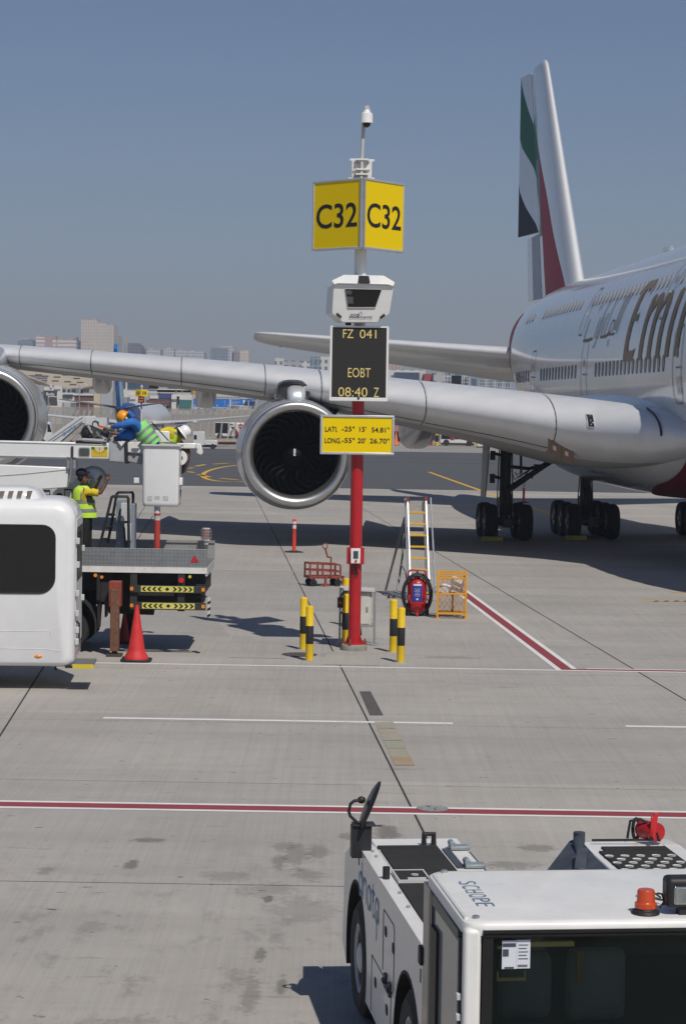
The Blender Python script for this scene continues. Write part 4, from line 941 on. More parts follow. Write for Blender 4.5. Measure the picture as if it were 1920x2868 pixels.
# the grey electrical cabinet on legs behind the post
cab = thing('electrical_cabinet', 'pale metal electrical cabinet on thin legs right behind the red post', 'cabinet', (pb.x, 45.9, 0))
def LB(px, py, dy=0.): v = at(px, py, 45.9 + dy); return v - Vector((pb.x, 45.9, 0))
a0, a1 = LB(958, 1650), LB(1040, 1752); m = MB(); m.bb(a0.x, a1.x, 0, .42, a1.z, a0.z - .05); m.obj('case', M('cabinet_beige', (.52, .52, .47), .5, dirt=.2), cab, bevel=.01)
m = MB(); m.prism([(a0.x - .06, a0.z - .02), (a1.x + .06, a0.z - .05), (a1.x + .06, a0.z), (a0.x - .06, a0.z + .03)], -.08, .5); m.obj('roof', LIGHT_GREY, cab, bevel=.005)
m = MB(); m.bb(a0.x + .05, a1.x - .05, -.012, .0, a1.z + .03, a0.z - .08); dr = m.obj('door', M('cabinet_door', (.55, .55, .50), .45, dirt=.15), cab, bevel=.006)
m = MB(); m.bb(a1.x - .12, a1.x - .08, -.03, -.012, a1.z + .3, a1.z + .4); m.obj('handle', STEEL, dr)
for (x, y) in ((a0.x - .04, -.04), (a1.x + .06, -.04), (a0.x - .04, .44), (a1.x + .06, .44)):
    m = MB(); m.bb(x - .022, x + .022, y - .02, y + .02, .01, a0.z - .03); m.bb(x - .09, x + .09, y - .05, y + .05, 0, .012); lg = m.obj('leg', STEEL, cab)
    for k in range(9):
        h = MB(); h.cyl((x, y - .021, .15 + .09 * k), (x, y - .024, .15 + .09 * k), .012, None, 8); h.obj('punched_hole', BLACK, lg) if y < 0 and x < 0 else None
m = MB(); m.bb(a0.x - .04, a1.x + .06, -.055, -.03, .40, .435); m.bb(a0.x - .04, a1.x + .06, .43, .455, .40, .435); m.obj('cross_rail', STEEL, cab)
m = MB(); c = LB(951, 1688, -.15); m.bb(c.x - .05, c.x + .07, -.16, -.05, c.z - .11, c.z + .11); sw = m.obj('switch_box', BLACK, cab, bevel=.01)
m = MB(); m.bb(c.x - .02, c.x + .045, -.166, -.158, c.z - .02, c.z + .03); m.obj('switch_label', RED_LENS, sw)
m = MB(); m.tube([(c.x + .02, -.1, c.z + .1), (c.x + .05, -.1, c.z + .2), (c.x + .13, -.08, c.z + .22), (c.x + .16, -.06, c.z + .1), (c.x + .14, -.06, c.z - .1), (c.x + .02, -.06, c.z - .24), (c.x - .0, -.05, c.z - .5)], .016, 8); m.tube([(a1.x - .25, .2, a1.z), (a1.x - .22, .2, a1.z - .22), (a1.x - .38, .15, a1.z - .3), (a1.x - .4, .1, .02)], .022, 8); m.obj('conduit', BLACK, cab)
# ------------------------------------------------------------------ bollards
bol = thing('bollard', 'yellow and black bollard', 'bollard', (0, 0, 0), 0, 'bollards round the stand post')
m = MB(); r = .078; H = 1.10
m.lathe([(r, 0), (r, .34), (r + .001, .342), (r + .001, .70), (r, .702), (r, H - .04), (r * .93, H - .018), (r * .7, H - .004), (0, H)], n=24, mis=[0, 0, 1, 1, 0, 0, 0, 0]); m.obj('tube', [YELLOW, M('black_band', (.02, .02, .02), .5, var=.15)], bol)
m = MB(); m.lathe([(r + .06, 0), (r + .055, .012), (r + .001, .014)], n=24, caps=(False, False)); m.obj('collar', CONC, bol)
BL = (((866, 1851), 'front one of the two yellow and black bollards left of the red post'), ((849, 1820), 'rear one of the two yellow and black bollards left of the red post'),
      ((1121, 1856), 'front one of the two yellow and black bollards right of the red post'), ((1100, 1827), 'rear one of the two yellow and black bollards right of the red post'),
      ((966, 1808), 'yellow and black bollard standing behind the red post under the cabinet'), ((967, 1752), 'farthest yellow bollard, peeping out above the cabinet behind the red post'))
for k, ((px, py), lab) in enumerate(BL):
    o = bol if k == 0 else copy_tree(bol); o.location = gr(px, py); o['label'] = lab; o.rotation_euler = (random.uniform(-.01, .01), random.uniform(-.008, .008), k)
# ------------------------------------------------------------------ things standing about on the apron
# rolling ladder
def fr_(px, py, Y, base): return at(px, py, Y) - base
lb = gr(1178, 1683); lad = thing('platform_ladder', 'tall aluminium rolling ladder with yellow treads and side struts behind the extinguisher', 'ladder', lb)
def LD(px, py, dy): return at(px, py, lb.y + dy) - lb
LEAN = 1.1
def lean(py): return LEAN * (1683 - py) / 290
RAIL = ((1150, 1683, 1141, 1400), (1203, 1672, 1192, 1398))
for k, (x0, y0, x1, y1) in enumerate(RAIL):
    a, b = LD(x0, y0, 0), LD(x1, y1, LEAN); a.z = max(a.z, .03)
    m = MB(); d = (b - a); n = 8
    m.loft([[a + d * t + Vector((sx * .018, sy * .05, 0)) for sx, sy in ((-1, -1), (1, -1), (1, 1), (-1, 1))] for t in (0, .5, 1)], smooth=False)
    r = m.obj('rail', ALU, lad)
    a2, b2 = LD(x0 + (16 if k else -7), y0 - 10, .1), LD(x1 + (13 if k else -7), y1 - 4, LEAN + .1)
    m = MB(); m.tube([a2, b2], .022, 8); m.obj('hand_rail', ALU, lad)
    m = MB(); m.box(b + Vector((0, -.02, .0)), (.07, .10, .14)); m.obj('rail_cap', RED_WORN, lad)
TRD = M('tread_yellow', (.62, .36, .02), .55, var=.1, dirt=.25)
for k, py in enumerate((1436, 1468, 1499.5, 1531.7, 1564, 1595.7, 1628.6, 1661)):
    t = (1683 - py) / 285; x0 = RAIL[0][0] + (RAIL[0][2] - RAIL[0][0]) * t; x1 = RAIL[1][0] + (RAIL[1][2] - RAIL[1][0]) * t
    a, b = LD(x0 + 2, py, lean(py)), LD(x1 - 2, py, lean(py)); c = (a + b) / 2
    m = MB(); m.box(c + Vector((0, .06, 0)), ((b - a).length, .20, .045)); m.obj('tread', TRD, lad, bevel=.006)
for (ya, yb) in ((1402, 1433), (1456, 1466), (1488, 1498)):
    a, b = LD(1147, ya, lean(ya) + .12), LD(1188, yb, lean(yb) + .12)
    m = MB(); m.bb(a.x, b.x, a.y, a.y + .02, b.z, a.z); m.obj('back_plate', M('mottled_aluminium', (.45, .45, .44), .5, .5, var=.35, scale=30) if ya == 1402 else bpy.data.materials['mottled_aluminium'], lad)
m = MB(); g0 = LD(1079, 1648, 1.6); g1 = LD(1126, 1665, .4); top = LD(1133, 1448, 1.4); m.tube([Vector((g0.x, g0.y, .12)), top], .032, 8); m.tube([LD(1112, 1655, .7), LD(1126, 1560, 1.2), LD(1134, 1448, 1.35)], .028, 8); m.tube([LD(1122, 1580, .7), LD(1134, 1600, .5), LD(1142, 1640, .3)], .02, 6)
m.obj('side_strut', M('dark_galvanised', (.14, .145, .15), .5, .5, var=.2), lad)
m = MB(); m.tube([Vector((g0.x, g0.y, .12)), LD(1104, 1664, .6), LD(1150, 1672, .1)], .03, 8); m.tube([LD(1104, 1664, .6), LD(1104, 1664, 1.9), LD(1195, 1655, 1.9), LD(1200, 1664, .2)], .025, 6); m.tube([LD(1195, 1655, 1.9), LD(1186, 1405, 1.5)], .028, 8); m.obj('base_frame', STEEL, lad)
for p in (LD(1088, 1656, .6), LD(1207, 1672, .1), LD(1145, 1676, .1), LD(1196, 1656, 1.8)):
    m = MB(); m.cyl((p.x - .025, p.y, .075), (p.x + .025, p.y, .075), .075, None, 16); m.obj('castor', BLACK, lad)
m = MB(); p = LD(1207, 1655, .05); m.box(p + Vector((.12, 0, -.02)), (.22, .04, .06)); m.tube([p, p + Vector((.12, 0, .12)), p + Vector((.2, 0, -.12))], .015, 6); m.obj('brake_lever', STEEL, lad)
# wheeled extinguisher
eb = gr(1166, 1724); ext = thing('wheeled_extinguisher', 'large red wheeled fire extinguisher with a coiled black hose and blue label', 'fire extinguisher', eb)
def LE(px, py, dy=0.): return at(px, py, eb.y + dy) - eb
m = MB(); m.lathe([(.10, .08), (.19, .10), (.225, .16), (.228, .70), (.215, .79), (.16, .88), (.07, .92), (.05, .98), (.0, .99)], n=28); m.obj('cylinder', RED, ext)
m = MB(); c = Vector((0, -.02, .50)); 
for (rx, rz, dy) in ((.335, .47, -.10), (.35, .50, -.03), (.325, .48, .04)): m.tube([(c.x + rx * cos(2 * pi * k / 36), dy - .05, c.z + .02 + rz * sin(2 * pi * k / 36)) for k in range(36)], .034, 8, closed=True)
m.tube([(.03, -.08, .97), (.15, -.16, 1.02), (.30, -.16, .86)], .026, 8); m.obj('hose', BLACK, ext)
m = MB(); m.tube([(-.20, .1, .12), (-.22, .14, .85), (-.21, .16, 1.04), (-.16, .17, 1.10), (.16, .17, 1.10), (.21, .16, 1.04), (.22, .14, .85), (.20, .1, .12)], .022, 8); m.obj('push_handle', RED, ext)
m = MB(); m.tube([(-.19, -.20, .52), (-.2, -.29, .45), (-.15, -.31, .33), (.15, -.31, .33), (.2, -.29, .45), (.19, -.2, .52)], .02, 8); m.obj('guard_rail', RED, ext)
m = MB(); n = 8
m.loft([[(.2285 * sin(a) , -.231 * cos(a), z) for z in (.36, .80)] for a in [radians(-32 + 64 * k / n) for k in range(n + 1)]], (False, False), closed=False); m.obj('instruction_label', M('label_blue', (.035, .05, .30), .4), ext)
m = MB()
for (z0, z1, hw) in ((.745, .79, 26), (.665, .672, 22), (.63, .637, 14), (.60, .607, 20), (.565, .572, 12), (.53, .537, 20), (.495, .502, 16), (.40, .44, 6)):
    m.loft([[(.2305 * sin(a), -.2335 * cos(a), z) for z in (z0, z1)] for a in [radians(-hw + 2 * hw * k / n) for k in range(n + 1)]], (False, False), closed=False)
m.obj('label_print', M('label_white', (.68, .70, .74), .5), ext)
for e in (-1, 1): m = MB(); m.lathe([(.04, -.035), (.13, -.035), (.15, -.02), (.15, .02), (.13, .035), (.04, .035)], (e * .26, .12, .15), 'X', 22); m.obj('wheel', RUBBER, ext)
m = MB(); m.cyl((-.26, .12, .15), (.26, .12, .15), .02, None, 8); m.tube([(0, -.15, .12), (0, -.24, .0)], .03, 8); m.obj('axle', RED, ext)
m = MB(); m.lathe([(.045, 1.0), (.045, 1.05), (.02, 1.06), (.02, 1.10), (.0, 1.1)], n=12); m.obj('valve', BLACK, ext)
# yellow mesh cage
kb = gr(1263, 1733); cage = thing('mesh_cage', 'orange yellow steel cage crate with expanded mesh sides and a middle shelf', 'cage', kb, radians(-3))
S_ = 52.9; kw, kh, kd = .68, 1.12, .62
m = MB()
for x in (-kw / 2, kw / 2):
    for y in (0, kd): m.bb(x - .025, x + .025, y - .025, y + .025, .0, kh)
for z in (.12, .60, kh - .03, kh - .14):
    for y in (0, kd): m.bb(-kw / 2, kw / 2, y - .018, y + .018, z - .02, z + .02)
    for x in (-kw / 2, kw / 2): m.bb(x - .018, x + .018, 0, kd, z - .021, z + .019)
for x in (-kw / 2, kw / 2):
    for y in (0, kd): m.bb(x - .06, x + .06, y - .05, y + .05, 0, .012)
m.obj('frame', ORANGE_YEL, cage, bevel=.004)
def mesh_panel(parent, O, U, V, w, h, nm='mesh_panel'):
    mb = MB(); st, hh = .115, .18; a = math.atan2(hh, st)
    for sg_ in (1, -1):
        k = -int(h / hh) - 2
        while k * st < w + h * st / hh:
            pts = []
            for q in (0, h): pts.append((k * st + q * st / hh * 1.0 if sg_ > 0 else w - k * st - q * st / hh, q))
            (x0, y0), (x1, y1) = pts
            if x0 > x1: x0, y0, x1, y1 = x1, y1, x0, y0
            if x1 > 0 and x0 < w:
                t0 = max(0, -x0 / (x1 - x0)); t1 = min(1, (w - x0) / (x1 - x0))
                A_ = O + U * (x0 + (x1 - x0) * t0) + V * (y0 + (y1 - y0) * t0); B_ = O + U * (x0 + (x1 - x0) * t1) + V * (y0 + (y1 - y0) * t1)
                if (B_ - A_).length > .01: mb.tube([A_, B_], .0045, 4, caps=False)
            k += 1
    mb.obj(nm, ORANGE_YEL, parent)
mesh_panel(cage, Vector((-kw / 2, 0, .14)), X_, Z_, kw, .44); mesh_panel(cage, Vector((-kw / 2, 0, .62)), X_, Z_, kw, .36); mesh_panel(cage, Vector((-kw / 2, kd, .14)), X_, Z_, kw, .82)
for x in (-kw / 2, kw / 2): mesh_panel(cage, Vector((x, 0, .14)), Y_, Z_, kd, .82)
mesh_panel(cage, Vector((-kw / 2, 0, .60)), X_, Y_, kw, kd, 'shelf'); mesh_panel(cage, Vector((-kw / 2, 0, .13)), X_, Y_, kw, kd, 'floor_mesh')
m = MB(); m.box((.02, .3, .36), (.05, .05, .46)); m.obj('inner_post', RUST, cage)
pp = thing('paper_bag', 'crumpled white paper bag lying on the shelf inside the yellow cage', 'bag', kb, radians(-3))
m = MB(); 
for (x, y, z, dx, dy, dz, r) in ((.12, .3, .80, .26, .25, .34, .25), (-.16, .25, .70, .2, .3, .14, -.3)): m.box((x, y, z), (dx, dy, dz), (.1, .2, r))
i = random.Random(3); m.v = [(a + i.uniform(-.02, .02), b + i.uniform(-.02, .02), c + i.uniform(-.02, .02)) for a, b, c in m.v]; m.obj('sheet', M('crumpled_paper', (.60, .62, .66), .8, var=.1, bump=.5), pp)
# red chock trolley
tb = gr(905, 1640); tr = thing('chock_trolley', 'low rusty red metal trolley with open rail sides and a tall pull handle', 'trolley', tb, radians(16))
m = MB(); m.bb(-.50, .48, -.30, .30, .22, .29); m.obj('bed', RED_WORN, tr, bevel=.006)
m = MB()
for (x, y) in ((-.47, -.28), (-.47, .28), (.42, -.28), (.42, .28), (-.1, -.28), (-.1, .28)): m.bb(x - .022, x + .022, y - .022, y + .022, .29, .66 if x < .3 else .58)
for z in (.46, .645):
    for y in (-.28, .28): m.prism([(-.47, z - .02), (.42, z - .06), (.42, z - .02), (-.47, z + .02)], y - .015, y + .015)
    m.bb(-.485, -.455, -.28, .28, z - .02, z + .02); m.bb(.405, .435, -.28, .28, z - .07, z - .03)
m.obj('side_rail', RED_WORN, tr)
m = MB(); m.tube([(.12, -.34, .26), (.12, -.34, .82), (.02, -.34, .84), (-.06, -.35, 1.08)], .028, 8); m.tube([(-.06, -.35, 1.08), (-.13, -.35, 1.10), (-.15, -.35, 1.22), (.0, -.35, 1.22), (.0, -.35, 1.10), (-.06, -.35, 1.08)], .018, 8); m.obj('pull_handle', RED_WORN, tr)
for (x, y) in ((-.36, -.26), (.36, -.26), (-.36, .26), (.36, .26)):
    m = MB(); m.cyl((x, y - .03, .10), (x, y + .03, .10), .10, None, 18); m.bb(x - .03, x + .03, y - .045, y + .045, .10, .22); m.obj('wheel', BLACK, tr)
m = MB(); m.bb(-.06, -.0, -.36, -.30, .02, .24); m.bb(.46, .52, -.36, -.30, .05, .3); m.bb(-.18, .08, -.38, -.34, .02, .06); m.bb(.38, .62, -.38, -.34, .05, .09); m.obj('foot_stop', RED_WORN, tr)
# flexible delineator posts
def delineator(px, py, lab, k=1.):
    g = gr(px, py); t = thing('delineator_post', lab, 'delineator', g)
    H = 1.17 * k; R = .065
    m = MB(); m.lathe([(.16, 0), (.33, .0), (.33, .02), (.20, .05), (.08, .07), (.0, .07)], n=24); m.v = [(x, y * .7, z) for x, y, z in m.v]; m.obj('base', RUBBER, t)
    m = MB(); m.lathe([(.085, .05), (R, .1), (R, H * .70), (R + .002, H * .705), (R + .002, H * .80), (R, H * .805), (R, H * .84), (R + .002, H * .845), (R + .002, H * .92), (R, H * .925), (R + .006, H * .93), (R + .006, H * .96), (R * .7, H), (0, H)], n=20, mis=[0, 0, 0, 1, 1, 0, 0, 1, 1, 0, 0, 0, 0]); m.obj('tube', [M('delineator_red', (.62, .05, .03), .5, var=.08, dirt=.1), M('reflector_white', (.62, .60, .58), .5)], t)
delineator(823, 1547, 'red and white flexible marker post standing below the inner engine'); delineator(1465, 1408, 'red and white marker post between the two landing gears of the airliner')
# traffic cones
def cone(g, lab, h=.92, worn=.12, mat=None):
    t = thing('traffic_cone', lab, 'traffic cone', g, 0)
    m = MB(); s = h / .92
    m.prism([(x * s, y * s) for x, y in rrect(.50, .50, .12, 4)], .002, .045, 'Z'); m.obj('base', BLACK, t, bevel=.01)
    m = MB(); m.lathe([(.20 * s, .045), (.19 * s, .08 * s), (.155 * s, .14 * s), (.135 * s, .20 * s), (.032 * s, .89 * s), (.026 * s, h), (0, h)], n=28); m.obj('body', mat or M('cone_red', (.55, .03, .03), .6, var=.15, scale=5, dirt=.5, dcol=(.30, .045, .05)), t)
cone(gr(382, 1851), 'faded red traffic cone on a black base beside the rusty outrigger leg', 1.1)
# ------------------------------------------------------------------ white minibus, its side to the camera
BY = 37.75
bo = at(182, 1868, BY); bo.z = 0
bus = thing('minibus', 'white high roofed minibus with black side glass and a roof air conditioner', 'bus', bo, radians(3.4))
def LBus(px, py, dy=0.): return at(px, py, BY + dy) - bo
BL_, BW, zb, zt = 6.4, 2.1, .41, 3.34
m = MB(); rings = []
for (y, dx, dzt, dzb, r) in ((0.0, .14, .30, .10, .30), (.03, .07, .17, .05, .32), (.09, .02, .06, .02, .34), (.2, 0, 0.0, 0, .36), (BW / 2, 0, -.04, 0, .36), (BW - .2, 0, 0.0, 0, .36), (BW - .09, .02, .06, .02, .34), (BW - .03, .07, .17, .05, .32), (BW, .14, .30, .10, .30)):
    x1 = .16 - dx; x0 = -BL_ + dx; z1, z0 = zt - dzt, zb + dzb; ring = []
    for (cx, cz, a0, rr_) in ((x1 - r, z1 - r, 0, r), (x0 + r, z1 - r, 90, r), (x0 + .16, z0 + .16, 180, .16), (x1 - .13, z0 + .13, 270, .13)):
        for k in range(7): a = radians(a0 + 15 * k); ring.append((cx + rr_ * cos(a), y, cz + rr_ * sin(a)))
    rings.append(ring)
m.loft(rings); body = m.obj('body', WHITE_GLOSS, bus, sharp=50)
def side_patch(poly, y, mat, name, parent, thick=.01):
    m = MB(); m.prism(poly, y - thick, y + .06, 'Y'); return m.obj(name, mat, parent)
w0, w1 = LBus(-60, 1658), LBus(155, 1472); pts = []
for (cx, cz, a0, rr_) in ((w1.x - .22, w1.z - .22, 0, .22), (w0.x - 1, w1.z - .2, 90, .2), (w0.x - 1, w0.z + .2, 180, .2), (w1.x - .27, w0.z + .27, 270, .27)):
    for k in range(7): a = radians(a0 + 15 * k); pts.append((cx + rr_ * cos(a), cz + rr_ * sin(a)))
side_patch(pts, .0, M('tinted_window', (.004, .004, .005), .03, spec=.8), 'window', bus, .006)
m = MB(); m.tube([(x, -.006, z) for x, z in pts], .016, 6, closed=True); m.obj('window_seal', BLACK, bus)
# roof unit
m = MB(); a0, a1 = LBus(-300, 1426, .5), LBus(136, 1366, .5); rings = []
for (y, d) in ((.25, .16), (.3, .06), (.42, 0), (1.0, -.02), (1.7, 0), (1.82, .06), (1.86, .16)):
    rings.append([(a0.x, y, a0.z - .05), (a1.x - d, y, a0.z - .05), (a1.x - .05 - d, y, a0.z + .16 - d * .4), (a1.x - .18 - d, y, a1.z - .05 - d * .7), (a1.x - .36 - d, y, a1.z - d), (a0.x, y, a1.z - d)])
m.loft(rings); rf = m.obj('roof_unit', WHITE_GLOSS, bus, sharp=40, bevel=.03)
for px in (8, 33, 58, 84):
    q = [LBus(px + dx_, py, .27) for dx_, py in ((-7, 1391), (6, 1391), (10, 1375), (-3, 1375))]; m = MB(); m.prism([(p.x, p.z) for p in q], .225 + .0, .40); m.obj('vent', M('vent_beige', (.17, .15, .125), .7) if px == 8 else bpy.data.materials['vent_beige'], rf)
m = MB(); p, q = LBus(-60, 1407, .26), LBus(78, 1406, .26); m.tube([(p.x, .235, p.z), (q.x, .235, q.z), (q.x + .01, .26, q.z)], .022, 8); m.obj('trim_bar', WHITE, rf)
c = LBus(148, 1424, .25); m = MB(); m.ell((c.x, .16, c.z), (.075, .05, .032), 14, 8); m.obj('marker_lamp', RED_LENS, bus)
c = LBus(108, 1838, .0); m = MB(); m.ell((c.x, -.0, c.z), (.07, .02, .03), 14, 8); m.obj('side_lamp', AMBER, bus)
m = MB()
for pts_ in (((-20, 1766), (140, 1768), (144, 1774), (144, 1785)), ((-20, 1814), (130, 1818), (170, 1824))): m.tube([(lambda v: (v.x, .0, v.z))(LBus(*p)) for p in pts_], .006, 5)
m.obj('panel_crease', M('crease_grey', (.62, .62, .62), .3), bus)
# the end wall with its doors: hinges, glass, handle, step
m = MB(); m.bb(.155, .172, .22, BW - .22, .75, 3.0); dr = m.obj('end_door', M('door_grey_white', (.52, .53, .54), .6, dirt=.3), bus, bevel=.01)
m = MB(); m.bb(.165, .178, .35, BW - .35, 1.9, 2.85); m.obj('door_glass', M('rear_glass', (.012, .013, .015), .4), dr)
for k, (y, z) in enumerate(((.20, 2.62), (.26, 2.20), (.20, 1.70), (.18, 1.35), (.24, 1.05), (.19, .85), (1.7, 2.4), (1.7, 1.5))):
    m = MB(); m.bb(.16, .225, y - .03, y + .03, z - .055, z + .055); m.obj('hinge', LIGHT_GREY, dr, bevel=.008)
m = MB(); m.tube([(.17, .35, .8), (.22, .35, .85), (.22, .35, 1.15), (.17, .35, 1.2)], .018, 6); m.tube([(.15, .30, 2.72), (.24, .30, 2.80), (.22, .32, 2.66)], .025, 6); m.obj('handle', BLACK, dr)
m = MB(); s0, s1 = LBus(207, 1864, -.0), LBus(262, 1864, .1); m.bb(.14, .50, .0, .95, .43, .47); st = m.obj('step', M('step_grey', (.13, .13, .13), .8, var=.2, scale=20), bus, bevel=.006)
m = MB(); m.bb(.135, .505, -.035, -.002, .40, .475); m.obj('step_edge', M('step_yellow', (.60, .47, .03), .6, dirt=.2), st)
m = MB(); m.bb(.0, .15, .05, .12, .40, .44); m.bb(.0, .15, .8, .87, .40, .44); m.obj('step_bracket', BLACK, st)
m = MB(); m.bb(-BL_ + .3, .05, .25, BW - .25, .42, .6); m.obj('underbody', DARK, bus)
c = LBus(156, 1872, .1); m = MB(); m.tube([(c.x, .15, .5), (c.x, .15, .38), (c.x + .03, .15, .36)], .022, 6); m.obj('tow_eye', BLACK, bus)
for x in (-1.95, -5.2):
    for y in (.2, BW - .2): m = MB(); m.lathe([(.05, -.12), (.22, -.12), (.34, -.11), (.37, -.06), (.37, .06), (.34, .11), (.22, .12), (.05, .12)], (x, y, .37), 'X', 24); m.v = [(x + (py_ - y), y + (px_ - x), pz_) for px_, py_, pz_ in m.v]; m.obj('wheel', RUBBER, bus)
# ------------------------------------------------------------------ boom truck, side on behind the bus
TY = 43.5
to = at(400, 1800, TY); to.z = 0
trk = thing('boom_truck', 'white boom lift truck with checker plate deck and chevron side guards behind the minibus', 'boom truck', to)
def LT(px, py, dy=0.): return at(px, py, TY + dy) - to
xr = LT(581, 1560).x; xl = xr - 9.5; TWD = 2.45
def checker():
    m = M('checker_plate', (.30, .31, .32), .42, .6, var=.1, scale=5); nt, N, Lk = nodes(m); p = N['Principled BSDF']; tc = N.new('ShaderNodeTexCoord')
    mp = N.new('ShaderNodeMapping'); mp.inputs['Rotation'].default_value = (0, radians(45), 0); Lk.new(tc.outputs['Object'], mp.inputs[0])
    ck = N.new('ShaderNodeTexChecker'); ck.inputs['Scale'].default_value = 19; Lk.new(mp.outputs[0], ck.inputs['Vector'])
    old = p.inputs['Base Color'].links[0].from_socket; mx = N.new('ShaderNodeMix'); mx.data_type = 'RGBA'; mx.blend_type = 'MULTIPLY'; mx.inputs[0].default_value = .16
    Lk.new(old, mx.inputs[6]); Lk.new(ck.outputs[0], mx.inputs[7]); Lk.new(mx.outputs[2], p.inputs['Base Color'])
    bp = N.new('ShaderNodeBump'); bp.inputs['Strength'].default_value = .4; bp.inputs['Distance'].default_value = .01; Lk.new(ck.outputs[1], bp.inputs['Height']); Lk.new(bp.outputs[0], p.inputs['Normal']); return m
CHKR = checker()
z0, z1, z2 = LT(400, 1604).z, LT(400, 1587).z, LT(400, 1536).z
m = MB(); m.bb(xl, xr, 0, .04, z1, z2); m.obj('side_board', CHKR, trk, bevel=.004)
m = MB(); m.bb(xl, xr - .01, -.02, TWD + .02, z0, z1 - .003); m.obj('deck_channel', M('rusty_white_channel', (.66, .65, .62), .55, var=.06, scale=3, dirt=.75, dcol=(.40, .24, .13), stretch=(2, 1, .3)), trk)
m = MB(); m.bb(xl, xr - .01, .04, TWD - .04, z1 - .002, z1 + .03); m.obj('deck_floor', CHKR, trk)
m = MB(); m.bb(xl, xr, TWD - .04, TWD, z1, z2 - .02); m.bb(xl, xr, TWD - .07, TWD + .03, z2 - .02, z2 + .03)
for k in range(7): m.bb(xr - .3 - k * .85, xr - .26 - k * .85, TWD - .07, TWD - .03, z1, z2 - .02)
m.obj('back_board', M('board_grey', (.25, .25, .245), .6, dirt=.3), trk)
m = MB(); m.bb(xr - .04, xr, .0, TWD, z0 - .05, z1); m.obj('rear_sill', LIGHT_GREY, trk)
# warning triangle
c = LT(545, 1566); m = MB()
m.prism([(c.x - .085, c.z - .06), (c.x + .085, c.z - .06), (c.x, c.z + .085)], -.012, -.002); m.obj('warning_triangle', M('triangle_red', (.45, .02, .025), .35), trk)
# chassis, tank, wheels, mudguards
m = MB(); m.bb(xl, xr - .15, .55, 1.9, .95, z0 - .003); m.bb(xl, xr - .35, .35, .55, 1.25, z0 - .003); m.bb(xr - .75, xr - .05, .3, 2.1, 1.25, z0 - .003); m.bb(xr - 1.4, xr - .5, .2, .5, 1.18, z0 - .004)
m.bb(LT(285, 0).x, LT(330, 0).x, .12, 2.3, 1.05, z0 - .003); m.obj('chassis', DARK, trk)
m = MB(); c = LT(390, 1690, 1.2); m.tube([(c.x - .62, 1.3, 1.0), (c.x + .3, 1.3, .98)], .30, 18); m.obj('fuel_tank', DARK, trk)
for (cx, ) in ((LT(196, 0).x,), (LT(196, 0).x - 4.2,)):
    for y in (.32, TWD - .32):
        m = MB(); m.lathe([(.08, -.14), (.28, -.15), (.46, -.13), (.5, -.07), (.5, .07), (.46, .13), (.28, .15), (.08, .14)], (0, 0, 0), 'X', 28); m.v = [(cx + b, y + a, .5 + c_) for a, b, c_ in m.v]; m.obj('wheel', RUBBER, trk)
m = MB(); cx = LT(196, 0).x; m.loft([[(cx + .66 * cos(a), y, .55 + .66 * sin(a)) for y in (.02, .7)] + [(cx + .63 * cos(a), y, .55 + .63 * sin(a)) for y in (.7, .02)] for a in [radians(-12 + 12 * k) for k in range(14)]], smooth=False); m.obj('mudguard', DARK, trk)
for (px, pya, pyb) in ((276, 1605, 1760), (296, 1670, 1730)):
    a, b = LT(px, pya), LT(px, pyb); m = MB(); m.prism([(a.x - .04, a.z), (a.x + .03, a.z), (b.x + .035, (a.z + b.z) / 2), (b.x + .0, b.z), (b.x - .03, b.z), (a.x - .03, (a.z + b.z) / 2)], .1, .4); m.obj('mudflap', BLACK, trk)
m = MB(); c = LT(278, 1640); m.bb(c.x - .05, c.x + .03, .02, .1, c.z - .3, z0); m.obj('flap_bracket', BLACK, trk)
# side guards with chevron tape and reflectors
CHEV = M('reflective_yellow', (.62, .58, .13), .5, var=.04)
GB = M('guard_black', (.03, .03, .031), .6, var=.2)
for k, (pyc, pxa, pxb) in enumerate(((1650, 395, 542), (1697, 398, 545))):
    c = LT(470, pyc, -.05); a, b = LT(364, pyc, -.05), LT(576, pyc, -.05); m = MB(); m.bb(a.x, b.x, -.06, .0, c.z - .08, c.z + .07); gd = m.obj('side_guard', GB, trk, bevel=.008)
    p, q = LT(pxa, pyc, -.07), LT(pxb, pyc, -.07); m = MB(); m.bb(p.x, q.x, -.068, -.058, c.z - .058, c.z + .058); tp_ = m.obj('chevron_tape', CHEV, gd)
    m = MB(); W_ = q.x - p.x; mx_ = (p.x + q.x) / 2
    m.poly([(mx_ - .045, -.071, c.z), (mx_, -.071, c.z - .04), (mx_ + .045, -.071, c.z), (mx_, -.071, c.z + .04)])
    for e in (-1, 1):
        for s_ in range(4):
            x = mx_ + e * (.075 + s_ * .105 + .03)
            for v in (1, -1): m.poly([(x, -.071, c.z + v * .044), (x + e * .045, -.071, c.z + v * .044), (x + e * .09, -.071, c.z), (x + e * .045, -.071, c.z)])
    m.obj('chevron_print', LETTER_BLACK, tp_)
    for px in (369, 569): r = LT(px, pyc, -.07); m = MB(); m.bb(r.x - .032, r.x + .032, -.072, -.058, c.z - .035, c.z + .035); m.obj('reflector', AMBER, gd)
m = MB()
for px in (375, 508): a = LT(px, 1605); m.bb(a.x - .07, a.x + .07, .0, .06, LT(px, 1712).z, z0)
m.obj('guard_post', GB, trk)
for (px, py, r, mt) in ((286, 1616, .035, AMBER), (532, 1615, .035, M('lamp_yellow', (.62, .50, .06), .3)), (508, 1625, .06, RED_LENS), (268, 1611, .04, AMBER)):
    c = LT(px, py); m = MB(); m.cyl((c.x, -.01, c.z), (c.x, -.035, c.z), r * .9, None, 14); m.obj('side_lamp', mt, trk)
m = MB()
for py in (1640, 1655, 1672): c = LT(570, py); m.tube([(c.x - .15, .1, c.z), (c.x + .06, .1, c.z)], .02, 6)
